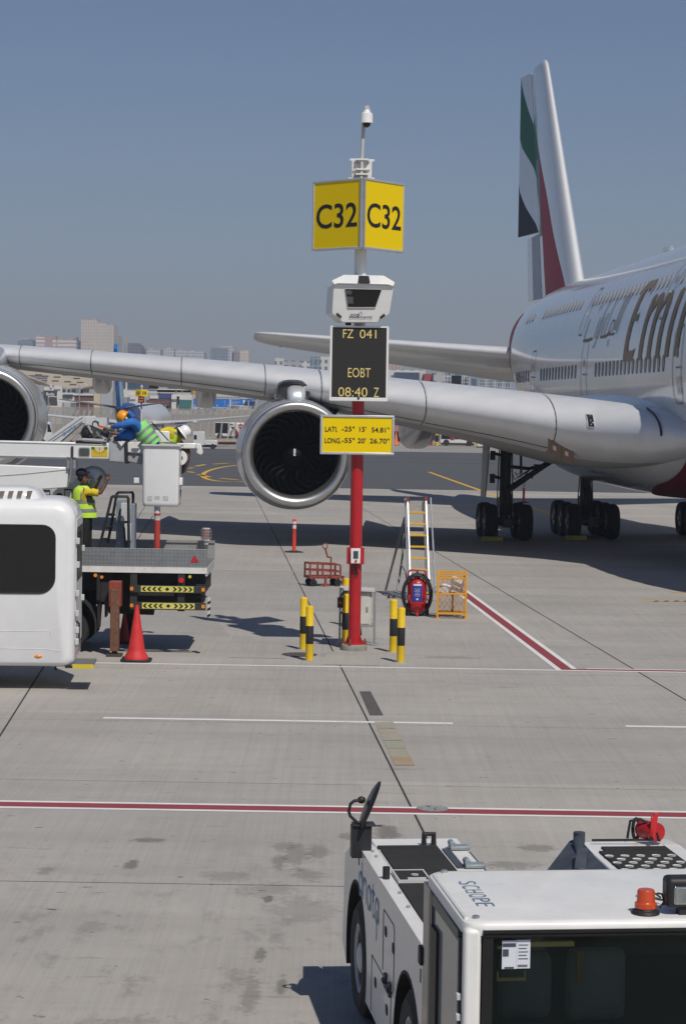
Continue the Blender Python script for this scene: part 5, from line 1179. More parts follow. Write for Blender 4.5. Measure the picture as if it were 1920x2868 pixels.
m.obj('rear_bracket', BLACK, trk)
m = MB(); a, b = LT(582, 1674), LT(590, 1728); m.bb(a.x, b.x, -.1, .1, b.z, a.z); rb_ = m.obj('rear_plate', LIGHT_GREY, trk)
m = MB(); zc = (a.z * .45 + b.z * .55)
for k in range(3): m.prism([(a.x, b.z + .13 * k), (b.x, b.z + .13 * k + .03), (b.x, b.z + .13 * k + .08), (a.x, b.z + .13 * k + .05)], -.106, -.1)
m.obj('stripe_print', LETTER_BLACK, rb_)
# outriggers
def outrigger(px, dy, pyt, mt, nm):
    a = LT(px, 1645, dy); m = MB(); m.bb(a.x - .12, a.x + .12, dy, dy + .32, LT(px, 1700, dy).z, LT(px, pyt, dy).z); o = m.obj(nm, mt[0], trk, bevel=.012)
    m = MB(); m.bb(a.x - .085, a.x + .085, dy - .03, dy + .2, .10, LT(px, 1650, dy).z); m.obj('leg', mt[1], o, bevel=.01)
    m = MB(); m.bb(a.x - .05, a.x + .05, dy + .02, dy + .12, .05, .12); m.bb(a.x - .15, a.x + .15, dy - .12, dy + .25, .0, .05); m.obj('foot_plate', M('foot_steel', (.06, .045, .035), .8, dirt=.4) if dy < 0 else bpy.data.materials['foot_steel'], o, bevel=.006)
outrigger(322, -.35, 1629, (RED_WORN, RUST), 'outrigger')
outrigger(366, 2.3, 1665, (DARK, DARK), 'outrigger')
# pedestal with hoop ladder
m = MB(); a, b = LT(336, 1405, .9), LT(366, 1537, .9); m.bb(a.x - .10, a.x + .12, 1.15, 1.6, z1, LT(336, 1403, 1.1).z); m.bb(a.x + .15, a.x + .30, .95, 1.4, z1, LT(336, 1410, 1.1).z)
m.obj('pedestal', M('pedestal_grey', (.20, .23, .27), .55, var=.15, dirt=.5, dcol=(.55, .55, .54)), trk, bevel=.01)
m = MB(); c = LT(352, 1425, .9); m.bb(c.x - .09, c.x + .1, .85, 1.0, c.z - .25, c.z + .12); m.bb(c.x - .02, c.x + .12, .84, .95, c.z - .65, c.z - .3); m.obj('valve_box', LIGHT_GREY, trk, bevel=.01)
m = MB(); m.tube([LT(338, 1425, .8), LT(332, 1455, .78), LT(348, 1480, .78), LT(352, 1537, .8)], .022, 6); m.obj('hydraulic_hose', BLACK, trk)
m = MB()
for pts_, dy in ((((277, 1540), (313, 1393), (318, 1390), (357, 1391), (360, 1397), (361, 1540)), .55), (((303, 1520), (327, 1384), (332, 1379), (371, 1379), (373, 1385), (373, 1530)), 1.25)): m.tube([LT(px, py, dy) for px, py in pts_], .030, 8)
for (px, py) in ((304, 1441), (297, 1477), (288, 1510)): m.tube([LT(px, py, .55), LT(px + 16, py, 1.25)], .028, 6)
m.obj('hoop_ladder', BLACK, trk)
# bucket rest post
m = MB(); a = LT(441, 1420, .9); b = LT(441, 1537, .9); zr_ = LT(441, 1457, .9).z
m.lathe([(.062, z1), (.062, zr_), (.063, zr_ + .001), (.063, LT(0, 1437, .9).z), (.066, LT(0, 1436, .9).z), (.066, LT(0, 1430, .9).z), (.062, LT(0, 1429, .9).z), (.062, a.z + .05)], (a.x, .9, 0), n=18, mis=[0, 0, 1, 0, 0, 1, 1]); m.obj('rest_post', [M('post_red', (.40, .045, .03), .55, var=.15, dirt=.25), LIGHT_GREY], trk)
m = MB(); m.tube([LT(428, 1445, .95), LT(400, 1488, 1.0), LT(383, 1515, 1.1)], .007, 5); m.obj('stay_wire', BLACK, trk)
# corner beacon in a guard
c = LT(578, 1500, 2.3); m = MB(); m.lathe([(.05, -.18), (.05, -.10), (.085, -.10), (.085, -.05), (.07, -.05), (.07, .14), (.085, .14), (.085, .165), (0, .17)], (c.x, 2.2, c.z), n=18, mis=[0, 0, 0, 0, 1, 0, 0, 0]); bc = m.obj('beacon', [LIGHT_GREY, M('beacon_red_white', (.45, .20, .17), .3, var=.5, scale=25)], trk)
m = MB()
for z in (-.03, .03, .09): m.tube([(c.x + .105 * cos(2 * pi * k / 16), 2.2 + .105 * sin(2 * pi * k / 16), c.z + z) for k in range(16)], .008, 5, closed=True)
for k in range(6): m.tube([(c.x + .105 * cos(k), 2.2 + .105 * sin(k), c.z - .08), (c.x + .105 * cos(k), 2.2 + .105 * sin(k), c.z + .15)], .007, 5)
m.obj('beacon_guard', STEEL, bc)
# booms
def beam(poly_px, dy0, dy1, mt, nm, parent=trk, bev=.02):
    pts = [LT(px, py, dy0) for px, py in poly_px]; m = MB(); m.prism([(p.x, p.z) for p in pts], dy0, dy1); return m.obj(nm, mt, parent, bevel=bev)
ub_ = beam([(-500, 1222), (305, 1241), (305, 1286), (-500, 1277)], 1.0, 1.42, WHITE_GLOSS, 'upper_boom')
m = MB(); m.tube([LT(-10, 1276, .995), LT(300, 1284, .995)], .012, 5); m.tube([LT(-10, 1238, .995), LT(300, 1246, .995)], .010, 5); m.obj('weld_bead', LIGHT_GREY, ub_)
m = MB(); p, q = LT(220, 1279, .99), LT(253, 1253, .99); m.prism([((p.x + q.x) / 2 + x, (p.z + q.z) / 2 + z) for x, z in rrect(q.x - p.x, q.z - p.z, .04, 4)], .985, 1.01); pt_ = m.obj('port_frame', GREY, ub_)
m = MB(); m.prism([((p.x + q.x) / 2 + x, (p.z + q.z) / 2 + z) for x, z in rrect((q.x - p.x) * .84, (q.z - p.z) * .78, .03, 4)], .978, .99); m.obj('port_glass', M('port_dark', (.07, .075, .07), .4), pt_)
m = MB(); p, q = LT(256, 1279, .99), LT(302, 1252, .99); m.bb(p.x, q.x, .992, 1.005, p.z, q.z); gz = m.obj('angle_gauge', M('gauge_yellow', (.62, .42, .02), .5, var=.05), ub_)
m = MB(); mx_, mz_ = (p.x + q.x) / 2, q.z; W_ = (q.x - p.x); m.poly([(mx_ + W_ * .30 * cos(radians(a)), .988, mz_ + W_ * .36 * sin(radians(a))) for a in range(180, 361, 15)] , 0); m.obj('gauge_face', M('gauge_cream', (.60, .52, .28), .5), gz)
m = MB(); m.prism([(mx_ - .006, mz_ - .01), (mx_ + .006, mz_ - .01), (mx_, mz_ - .11)], .984, .987)
for a in range(190, 360, 20): m.poly([(mx_ + W_ * r_ * cos(radians(a + d_)), .9875, mz_ + W_ * .36 / .30 * .8 * r_ * sin(radians(a + d_))) for r_, d_ in ((.34, -1.5), (.44, -1.5), (.44, 1.5), (.34, 1.5))])
m.obj('gauge_print', LETTER_BLACK, gz)
m = MB()
for e in (0, 1): p, q = LT(256 + e * 34, 1258, .99), LT(268 + e * 34, 1252, .99); m.bb(p.x, q.x, .9885, .9915, p.z, q.z)
m.obj('gauge_green', M('gauge_green', (.03, .20, .04), .5), gz)
m = MB(); p, q = LT(199, 1286, .97), LT(206, 1250, .97); m.bb(p.x, q.x, .97, 1.0, p.z, q.z); m.obj('strap', M('strap_brown', (.05, .035, .03), .7), ub_)
lb2 = beam([(-500, 1296), (0, 1301), (192, 1309), (188, 1366), (100, 1372), (-500, 1400)], 1.05, 1.5, WHITE, 'lower_boom')
m = MB(); m.tube([LT(0, 1332, 1.045), LT(60, 1328, 1.045), (LT(188, 1315, 1.045))], .008, 5); m.obj('weld_bead', LIGHT_GREY, lb2)
# saddle between the booms with its latch
m = MB()
for (px0, px1, py0, py1) in ((188, 196, 1284, 1312), (205, 213, 1284, 1312), (186, 215, 1280, 1287)): p, q = LT(px0, py1, .98), LT(px1, py0, .98); m.bb(p.x, q.x, .98, 1.3, p.z, q.z)
m.tube([LT(200, 1284, .97), LT(199, 1320, .97), LT(196, 1350, .97)], .015, 6); m.obj('boom_saddle', STEEL, lb2)
# elbow, tip arm
eb_ = beam([(305, 1238), (320, 1236), (352, 1238), (352, 1296), (305, 1293)], 1.0, 1.4, M('elbow_grey', (.36, .37, .38), .5, dirt=.2), 'elbow')
beam([(349, 1234), (357, 1234), (357, 1299), (351, 1299)], .95, 1.45, BLACK, 'elbow_band', eb_, .006)
beam([(357, 1236), (400, 1238), (400, 1270), (357, 1268)], 1.05, 1.4, WHITE_OLD, 'tip_arm', eb_)
beam([(357, 1269), (400, 1272), (400, 1302), (357, 1293)], 1.1, 1.35, GREY, 'tip_lever', eb_)
for (px, py) in ((342, 1242), (385, 1243)): beam([(px - 12, py - 6), (px + 10, py - 6), (px - 2, py + 8)], .93, .96, WHITE_OLD, 'torn_cover', eb_, 0)
# turntable drum and control housing
c = LT(262, 1345, 1.75)
m = MB(); m.lathe([(.02, -.15), (.12, -.145), (.22, -.12), (.26, -.07), (.27, .0), (.27, .12), (.0, .12)], (c.x, 1.75, c.z), 'Y', 36, caps=(True, True)); dm = m.obj('turntable_drum', M('drum_white', (.60, .61, .61), .25, .2, coat=.5), trk)
m = MB(); m.tube([(c.x + .275 * cos(2 * pi * k / 36), 1.72, c.z + .275 * sin(2 * pi * k / 36)) for k in range(36)], .03, 8, closed=True); m.obj('drum_ring', GREY, dm)
c2 = LT(254, 1347, 1.5); m = MB(); m.lathe([(.0, -.06), (.03, -.08), (.06, -.08), (.08, -.05), (.085, .2), (0, .2)], (c2.x, 1.55, c2.z), 'Y', 18); m.obj('drum_hub', STEEL, dm)
hs = beam([(148, 1402), (148, 1380), (165, 1365), (205, 1352), (222, 1330), (232, 1335), (236, 1402)], 1.5, 1.95, WHITE, 'control_housing')
p = LT(166, 1390, 1.45); m = MB(); m.lathe([(.035, -.01), (.06, -.02), (.07, .0), (.07, .1)], (p.x, 1.48, p.z), 'Y', 18); m.obj('knob', BLACK, hs)
p, q = LT(181, 1397, 1.48), LT(203, 1370, 1.48); m = MB(); m.bb(p.x, q.x, 1.475, 1.499, p.z, q.z); nf = m.obj('notice_frame', BLACK, hs); m = MB(); m.bb(p.x + .015, q.x - .015, 1.468, 1.474, p.z + .015, q.z - .025); m.obj('notice', M('notice_paper', (.62, .60, .52), .7), nf)
p, q = LT(140, 1412, 1.48), LT(236, 1402, 1.48); m = MB(); m.bb(p.x, q.x, 1.5, 1.95, p.z, q.z); m.obj('housing_base', DARK, hs); p = LT(172, 1405, 1.45); m = MB(); m.bb(p.x - .06, p.x + .06, 1.45, 1.5, p.z - .02, p.z + .02); m.obj('red_lamp', RED_LENS, hs)
m = MB(); m.tube([LT(100, 1385, 1.2), LT(140, 1385, 1.2)], .10, 12); m.obj('boom_pin', STEEL, trk)
# mechanism at the boom tip
m = MB(); c = LT(246, 1212, 1.2); m.ell((c.x, 1.2, c.z), (.14, .16, .17), 16, 10, rot=(0, .3, 0)); m.bb(LT(228, 0, 1.2).x, LT(300, 0, 1.2).x, 1.0, 1.4, LT(0, 1240, 1.2).z, LT(0, 1230, 1.2).z); tpm = m.obj('tip_mechanism', BLACK, eb_)
m = MB(); m.tube([LT(246, 1192, 1.05), LT(266, 1226, 1.05)], .03, 8); m.tube([LT(232, 1232, 1.0), LT(300, 1236, 1.0)], .04, 8); m.tube([LT(268, 1195, 1.1), LT(310, 1212, 1.1), LT(302, 1238, 1.1)], .03, 8); m.obj('linkage', GREY, tpm)
m = MB(); rr0 = random.Random(4)
for k in range(14): px, py = rr0.uniform(255, 310), rr0.uniform(1198, 1238); p = LT(px, py, 1.0 + rr0.random() * .3); m.box(p, (rr0.uniform(.04, .12), .08, rr0.uniform(.04, .1)), (0, rr0.uniform(-1, 1), 0))
m.obj('valve_cluster', M('grimy_metal', (.07, .065, .06), .6, .3, var=.5, scale=20), tpm)
m = MB(); p = LT(288, 1196, .95); m.box(p, (.16, .06, .05), (0, .2, 0)); m.obj('orange_handle', M('handle_orange', (.65, .13, .02), .5), tpm)
# bucket
a, b = LT(397, 1418, .75), LT(503, 1247, .75)
m = MB(); rings = []
for (z, k) in ((a.z, .90), (a.z + .02, .955), (a.z + .08, .975), (b.z - .06, 1.0), (b.z - .02, 1.0)):
    cx = (a.x + b.x) / 2; w_ = (b.x - a.x) * k; d_ = .80 * k; rings.append([(cx + x, 1.15 + y, z) for x, y in rrect(w_, d_, .07, 4)])
for (z, k) in ((b.z - .02, .93), (a.z + .1, .9)):
    w_ = (b.x - a.x) * k; rings.append([(cx + x, 1.15 + y, z) for x, y in rrect(w_, .80 * k, .05, 4)])
m.loft(rings, (True, True)); bk = m.obj('bucket', WHITE_GLOSS, trk, sharp=50)
m = MB(); m.loft([[(cx + x, 1.15 + y, z) for x, y in rrect((b.x - a.x) * k, .80 * k2, .06, 4)] for z, k, k2 in ((b.z - .035, 1.02, 1.04), (b.z - .03, 1.08, 1.1), (b.z + .01, 1.08, 1.1), (b.z + .012, .93, .93), (b.z - .035, .93, .93))], (False, False), smooth=False); m.obj('bucket_rim', LIGHT_GREY, bk, bevel=.006)
for (px0, px1, py0, py1) in ((412, 426, 1389, 1403), (433, 448, 1389, 1398), (456, 471, 1390, 1402)):
    p, q = LT(px0, py1, .74), LT(px1, py0, .74); m = MB(); m.bb(p.x, q.x, .755, .766, p.z, q.z); m.obj('decal', M('decal_grey', (.45, .45, .44), .6, var=.4, scale=40) if px0 == 412 else bpy.data.materials['decal_grey'], bk)
m = MB(); p, q = LT(376, 1353, 1.1), LT(397, 1338, 1.1); m.bb(p.x, q.x, 1.0, 1.2, p.z, q.z); m.obj('mount_box', WHITE, bk, bevel=.01); m = MB(); p, q = LT(488, 1358, 1.1), LT(512, 1338, 1.1); m.bb(p.x, q.x, 1.0, 1.25, p.z, q.z); m.obj('mount_box', WHITE, bk, bevel=.01)
m = MB(); m.tube([LT(492, 1355, 1.25), LT(500, 1375, 1.25), LT(498, 1395, 1.25), LT(490, 1404, 1.25)], [.04, .06, .06, .03], 8); m.obj('tool_pouch', BLACK, bk)
# second bucket behind, its top rail and hose reel
a2, b2 = LT(422, 1410, 1.9), LT(502, 1250, 1.9)
m = MB(); m.bb(a2.x, b2.x, 1.72, 2.35, b2.z - 1.1, b2.z - .95); m.bb(a2.x, b2.x, 1.72, 1.78, b2.z - 1.1, b2.z); m.bb(a2.x, b2.x, 2.29, 2.35, b2.z - 1.1, b2.z); m.bb(a2.x, a2.x + .05, 1.78, 2.29, b2.z - 1.1, b2.z); bk2 = m.obj('bucket', WHITE, trk, bevel=.01)
beam([(495, 1241), (549, 1241), (549, 1257), (495, 1256)], 1.62, 1.8, WHITE, 'rail_arm', bk2); beam([(547, 1241), (562, 1243), (568, 1270), (562, 1276), (549, 1268), (552, 1258), (547, 1256)], 1.60, 1.82, WHITE_OLD, 'arm_hook', bk2)
c = LT(503, 1283, 1.55); m = MB(); m.lathe([(.07, -.05), (.15, -.05), (.16, -.03), (.16, .03), (.15, .05), (.07, .05), (.07, -.05)], (c.x, 1.6, c.z), 'Y', 30, caps=(False, False)); m.obj('hose_reel', WHITE_OLD, bk2)
m = MB(); m.tube([LT(510, 1250, 1.75), LT(524, 1262, 1.75), LT(522, 1290, 1.75), LT(512, 1315, 1.75), LT(498, 1330, 1.75)], [.06, .07, .075, .07, .05], 10); m.obj('hose', M('brown_hose', (.07, .05, .042), .8, var=.4, scale=15), bk2)
beam([(432, 1205), (475, 1208), (475, 1240), (430, 1240)], 1.66, 1.70, WHITE, 'side_screen', bk2)
m = MB(); m.tube([LT(425, 1182, 1.0), LT(448, 1208, 1.1), LT(472, 1234, 1.3)], .012, 6); m.obj('lanyard', BLACK, bk2)
cone(to + Vector((LT(347, 1780, 2.0).x, 2.1, 0)), 'dull red traffic cone in the shade behind the rusty outrigger leg', .7, mat=M('cone_dull', (.35, .05, .045), .7, var=.1, dirt=.3))
# ------------------------------------------------------------------ people
def skin_obj(name, chains, mat, parent, sub=2, root=None):
    """one continuous surface grown round connected joints: chains of (key, (x, y, z), r) or an already used key"""
    vs, rs, es, idx = [], [], [], {}
    for ch in chains:
        prev = None
        for it in ch:
            if isinstance(it, str): k = idx[it]
            else:
                k = len(vs); vs.append(tuple(it[1])); rs.append(it[2] if isinstance(it[2], tuple) else (it[2], it[2])); idx[it[0]] = k
            if prev is not None: es.append((prev, k))
            prev = k
    me = bpy.data.meshes.new(name); me.from_pydata(vs, es, []); me.materials.append(mat)
    o = link(bpy.data.objects.new(name, me)); o.parent = parent
    sk = o.modifiers.new('skin', 'SKIN'); sk.use_smooth_shade = True
    dat = me.skin_vertices[0].data
    for k, r in enumerate(rs): dat[k].radius = r
    dat[idx[root] if root else 0].use_root = True
    sb = o.modifiers.new('sub', 'SUBSURF'); sb.levels = sb.render_levels = sub
    return o
def V3(p): return Vector(p)
def lerp(a, b, t): return V3(a) + (V3(b) - V3(a)) * t
def person(name_label, cat, loc, J, cloth, group=None):
    """J: joints in metres from loc. cloth: list of (name, chains, material)"""
    t = thing('person', name_label, cat, loc, 0, group)
    ch = [[('pel', J['pelvis'], (.125, .105)), ('bel', lerp(J['pelvis'], J['chest'], .5), (.125, .10)), ('che', J['chest'], (.15, .105)), ('shc', J['neck0'], (.085, .08)), ('nk', J['neck1'], .052), ('jaw', J['jaw'], (.066, .075)), ('hd', J['head'], (.078, .095)), ('crn', J['crown'], (.062, .07))],
          ['jaw', ('chin', J['chin'], .03)], ['hd', ('nose', J['nose'], .016)]]
    for s in 'LR':
        if 'sh' + s in J:
            ch.append(['che', ('sh' + s, J['sh' + s], .062), ('el' + s, J['el' + s], .044), ('wr' + s, J['wr' + s], .030), ('pa' + s, J['pa' + s], (.038, .022))])
            d = (V3(J['pa' + s]) - V3(J['wr' + s])); n = d.normalized(); sp = V3(J.get('sp' + s, (0, 1, 0))); side = n.cross(sp).normalized()
            for q, (o_, ln) in enumerate(((-.030, .075), (-.010, .088), (.010, .083), (.028, .065))):
                b = V3(J['pa' + s]) + side * o_ + n * .03; m_ = b + n * ln * .55 + sp * -.008 * q; e = m_ + n * ln * .4 - sp * .014
                ch.append(['pa' + s, ('f%d%s' % (q, s), b, .011), ('g%d%s' % (q, s), m_, .009), ('h%d%s' % (q, s), e, .0075)])
            b = lerp(J['wr' + s], J['pa' + s], .7) - side * .035; ch.append(['pa' + s, ('t0' + s, b, .012), ('t1' + s, b - side * .022 + n * .04, .0095)])
        if 'hp' + s in J: ch.append(['pel', ('hp' + s, J['hp' + s], .095), ('kn' + s, J['kn' + s], .06), ('an' + s, J['an' + s], .042), ('to' + s, J['to' + s], .036)])
    skin_obj('body', ch, SKIN, t)
    return t, J
HIVIS = M('hi_vis_yellow', (.48, .72, .06), .75, var=.08, scale=6, bump=.3, bscale=12)
HIVIS_G = M('hi_vis_green', (.22, .62, .16), .75, var=.1, scale=6, bump=.3, bscale=12)
REFLECT = M('reflective_grey', (.22, .24, .24), .5, .2, var=.1)
YSHIRT = M('yellow_shirt', (.62, .47, .02), .85, var=.08, bump=.3, bscale=14)
NAVY = M('navy_cloth', (.012, .015, .03), .9, var=.15)
BLACKC = M('black_trousers', (.012, .012, .013), .9, var=.2, bump=.4, bscale=10)
BLUEC = M('blue_coverall', (.025, .13, .42), .85, var=.18, scale=7, bump=.6, bscale=9)
HELM_O = M('orange_helmet', (.75, .30, .01), .35, var=.04); HELM_W = M('white_helmet', (.75, .75, .74), .3, var=.03)
HAIR = M('dark_hair', (.01, .009, .008), .8)
def tubesec(mb, pts, mi=0, n=18):
    """loft of (centre, half width along U, half depth along W, U) sections"""
    rings = []
    for (c, a, b, U, Wd) in pts: rings.append([V3(c) + V3(U) * a * cos(2 * pi * i / n) + V3(Wd) * b * sin(2 * pi * i / n) for i in range(n)])
    mb.loft(rings)
# man in the yellow shirt and vest, standing on the deck, arms raised towards the right
P1Y = 44.75
base = at(237, 1560, P1Y); base.z = to.z + z1 + .03
def Q(px, py, dy=0.): return at(px, py, P1Y + dy) - base
J = dict(pelvis=Q(240, 1453), chest=Q(233, 1393), neck0=Q(234, 1365), neck1=Q(234, 1354), jaw=Q(237, 1345), head=Q(234, 1333), crown=Q(230, 1320), chin=Q(246, 1349), nose=Q(249, 1338),
         shR=Q(240, 1377, -.17), elR=Q(283, 1381, -.22), wrR=Q(297, 1352, -.20), paR=Q(301, 1340, -.20), spR=(.3, 1, 0), shL=Q(240, 1372, .17), elL=Q(262, 1376, .22), wrL=Q(274, 1355, .15), paL=Q(280, 1342, .12), spL=(.3, -1, 0),
         hpR=Q(238, 1465, -.10), knR=Q(240, 1515, -.11), anR=V3((-.02, -.11, .08)), toR=V3((.16, -.13, .035)), hpL=Q(244, 1465, .10), knL=Q(247, 1515, .11), anL=V3((.07, .11, .08)), toL=V3((.25, .12, .035)))
p1, _ = person('man in black cap and hi-vis vest standing on the truck deck with raised arms', 'person', base, J, None)
skin_obj('trousers', [[('pel', J['pelvis'] + V3((0, 0, -.02)), (.155, .15)), ('w', J['pelvis'] + V3((-.005, 0, .08)), (.15, .15))], ['pel', ('hr', J['hpR'], .115), ('kr', J['knR'], .085), ('ar', J['anR'] + V3((0, 0, .03)), .075)], ['pel', ('hl', J['hpL'], .115), ('kl', J['knL'], .085), ('al', J['anL'] + V3((0, 0, .03)), .075)]], BLACKC, p1)
skin_obj('shirt', [[('w', lerp(J['pelvis'], J['chest'], .2), (.15, .14)), ('c', J['chest'], (.165, .135)), ('n', J['neck0'], (.09, .085)), ('nk', lerp(J['neck0'], J['neck1'], .6), .065)], ['c', ('sr', J['shR'], .085), ('er', lerp(J['shR'], J['elR'], .72), .066)], ['c', ('sl', J['shL'], .085), ('el', lerp(J['shL'], J['elL'], .8), .066)]], YSHIRT, p1)
def vest(parent, secs, mat, bands, nm='vest'):
    m = MB(); tubesec(m, secs); v = m.obj(nm, mat, parent, sharp=70)
    for (t0, t1) in bands:
        b = MB(); out = []
        for t in (t0, t1):
            k = int(t); f = t - k; a, c = secs[k], secs[min(k + 1, len(secs) - 1)]
            out.append((lerp(a[0], c[0], f), (a[1] + (c[1] - a[1]) * f) * 1.015 + .004, (a[2] + (c[2] - a[2]) * f) * 1.015 + .004, a[3], a[4]))
        tubesec(b, out); b.obj('reflective_band', REFLECT, v)
    return v
secs = []
for (px, py, hw, hd) in ((240, 1449, 33.5, .205), (238, 1436, 33, .20), (236, 1424, 32, .195), (235, 1412, 31.5, .19), (234, 1400, 31, .19), (232, 1388, 29, .185), (231, 1376, 26, .19), (231, 1367, 21, .17), (232, 1360, 13, .10)):
    secs.append((Q(px, py), hw / 135., hd, (1, 0, .016), (0, 1, 0)))
v1 = vest(p1, secs, HIVIS, ((1.2, 1.95), (3.3, 4.05)))
m = MB(); tubesec(m, [(Q(228, 1400, -.13), .028, .075, X_, Y_), (Q(229, 1385, -.14), .03, .06, X_, Y_), (Q(231, 1368, -.10), .035, .07, X_, Y_), (Q(234, 1361, -.05), .03, .05, X_, Y_)]); m.obj('reflective_band', REFLECT, v1)
m = MB(); tubesec(m, [(Q(252, 1405, -.15), .055, .06, X_, Y_), (Q(248, 1390, -.16), .065, .06, X_, Y_), (Q(243, 1374, -.15), .05, .06, X_, Y_)]); m.obj('vest_side', NAVY, v1)
m = MB(); tubesec(m, [(Q(246, 1384, -.17), .09, .085, X_, Y_), (Q(256, 1378, -.19), .085, .08, (.3, 0, 1), Y_), (Q(268, 1380, -.21), .075, .075, (.1, 0, 1), Y_), (Q(276, 1381, -.22), .072, .07, (.1, 0, 1), Y_)]); m.obj('sleeve', YSHIRT, p1)
m = MB(); m.ell(Q(229, 1325), (.125, .105, .105), 18, 10, rot=(0, .12, 0)); m.prism([(Q(236, 1318).x, Q(236, 1322).z), (Q(251, 1320).x, Q(251, 1320).z), (Q(250, 1324).x, Q(250, 1325).z), (Q(236, 1330).x, Q(236, 1330).z)], -.09, .09); m.obj('cap', NAVY, p1, bevel=.004)
m = MB(); m.ell(Q(228, 1338), (.075, .09, .085), 14, 8); m.obj('hair', HAIR, p1); m = MB(); m.ell(Q(235, 1344, -.088), (.02, .012, .032), 10, 8); m.obj('ear', SKIN, p1)
m = MB(); m.ell(Q(243, 1336, -.055), (.012, .014, .010), 8, 6); m.obj('eye', HAIR, p1)
m = MB(); tubesec(m, [(Q(235, 1359), .085, .08, X_, Y_), (Q(236, 1353), .07, .07, X_, Y_)]); m.obj('collar', NAVY, p1)
for (a, s) in ((J['anR'], -1), (J['anL'], 1)): m = MB(); m.ell((a[0] + .07, a[1], .05), (.15, .055, .055), 14, 8); m.obj('shoe', BLACKC, p1)
# man in blue bending out of the front bucket
P2Y = 44.55
base2 = at(440, 1400, P2Y)
def Q2(px, py, dy=0.): return at(px, py, P2Y + dy) - base2
J = dict(pelvis=Q2(432, 1248, .1), chest=Q2(385, 1195, .05), neck0=Q2(367, 1178), neck1=Q2(360, 1172), jaw=Q2(352, 1173), head=Q2(346, 1168), crown=Q2(338, 1163), chin=Q2(352, 1184), nose=Q2(343, 1184),
         shR=Q2(374, 1180, -.16), elR=Q2(342, 1190, -.25), wrR=Q2(312, 1196, -.15), paR=Q2(302, 1198, -.12), spR=(0, 0, 1), shL=Q2(378, 1190, .18), elL=Q2(350, 1212, .15), wrL=Q2(324, 1215, .05), paL=Q2(315, 1213, .03), spL=(0, 0, 1),
         hpR=Q2(432, 1262, .02), knR=Q2(428, 1325, .0), anR=Q2(432, 1390, .05), toR=Q2(415, 1397, .05), hpL=Q2(440, 1262, .22), knL=Q2(440, 1325, .22), anL=Q2(444, 1390, .22), toL=Q2(428, 1397, .22))
p2, _ = person('worker in blue coverall, orange helmet and green vest leaning out of the bucket', 'person', base2, J, None)
skin_obj('coverall', [[('pel', J['pelvis'], (.17, .16)), ('b', lerp(J['pelvis'], J['chest'], .5), (.17, .16)), ('c', J['chest'], (.18, .17)), ('n', J['neck0'] + V3((.02, 0, 0)), (.10, .09))], ['c', ('sr', J['shR'], .10), ('er', J['elR'], .078), ('wr', lerp(J['elR'], J['wrR'], .85), .058)], ['c', ('sl', J['shL'], .10), ('el', J['elL'], .085), ('wl', lerp(J['elL'], J['wrL'], .85), .06)],
     ['pel', ('hr', J['hpR'], .12), ('kr', J['knR'], .09), ('ar', J['anR'], .07)], ['pel', ('hl', J['hpL'], .12), ('kl', J['knL'], .09), ('al', J['anL'], .07)]], BLUEC, p2)
m = MB(); m.ell(Q2(357, 1218, .08), (.22, .16, .13), 16, 10, rot=(0, -.1, 0)); m.obj('shirt_front', BLUEC, p2)
dv = (J['pelvis'] - J['chest']).normalized(); uu = V3((dv.z, 0, -dv.x)).normalized()
if uu.z < 0: uu = -uu
secs = [(lerp(J['chest'], J['pelvis'], t) + uu * o_, a, b, uu, (0, 1, 0)) for t, a, b, o_ in ((-.02, .12, .16, .10), (.12, .17, .21, .05), (.35, .205, .225, .02), (.6, .205, .225, .0), (.85, .20, .22, -.01), (1.0, .20, .22, -.01))]
vest(p2, secs, HIVIS_G, ((1.6, 2.05), (2.7, 3.15), (3.7, 4.1)), 'vest')
m = MB(); m.lathe([(.165, -.02), (.155, .0), (.135, .01), (.132, .06), (.115, .12), (.07, .16), (.0, .17)], n=22)
R = Matrix.Rotation(radians(-62), 3, 'Y'); m.v = [tuple(R @ Vector(p) + Q2(349, 1170)) for p in m.v]; h = m.obj('helmet', HELM_O, p2, sharp=40)
m = MB(); m.ell(Q2(358, 1172, -.03), (.075, .085, .09), 14, 8); m.obj('hair', HAIR, p2); m = MB(); m.ell(Q2(354, 1172, -.11), (.03, .02, .035), 10, 6); m.obj('ear_cup', LIGHT_GREY, p2)
m = MB(); m.tube([Q2(372, 1168, -.05), Q2(366, 1160, -.06), Q2(360, 1152, -.02)], [.05, .055, .03], 8); m.obj('hood', BLUEC, p2)
for (a, b) in ((J['wrR'], J['paR']),): m = MB(); m.ell(lerp(a, b, .7), (.085, .05, .055), 12, 8); m.obj('glove', GREY, p2)
# man in the white helmet in the rear bucket
P3Y = 45.55
base3 = at(462, 1405, P3Y)
def Q3(px, py, dy=0.): return at(px, py, P3Y + dy) - base3
J = dict(pelvis=Q3(462, 1262), chest=Q3(478, 1216), neck0=Q3(492, 1208), neck1=Q3(500, 1208), jaw=Q3(508, 1212), head=Q3(516, 1212), crown=Q3(524, 1207), chin=Q3(508, 1224), nose=Q3(516, 1226),
         shR=Q3(477, 1210, -.17), elR=Q3(450, 1206, -.2), wrR=Q3(466, 1228, -.15), paR=Q3(474, 1236, -.15), spR=(0, 0, 1), shL=Q3(492, 1222, .15), elL=Q3(508, 1240, .15), wrL=Q3(520, 1252, .1), paL=Q3(526, 1256, .1), spL=(0, 0, 1),
         hpR=Q3(458, 1272, -.1), knR=Q3(460, 1335, -.1), anR=Q3(460, 1395, -.1), toR=Q3(478, 1402, -.1), hpL=Q3(466, 1272, .1), knL=Q3(468, 1335, .1), anL=Q3(468, 1395, .1), toL=Q3(484, 1402, .1))
p3, _ = person('worker in a white helmet and yellow sleeves bending forward behind the bucket', 'person', base3, J, None)
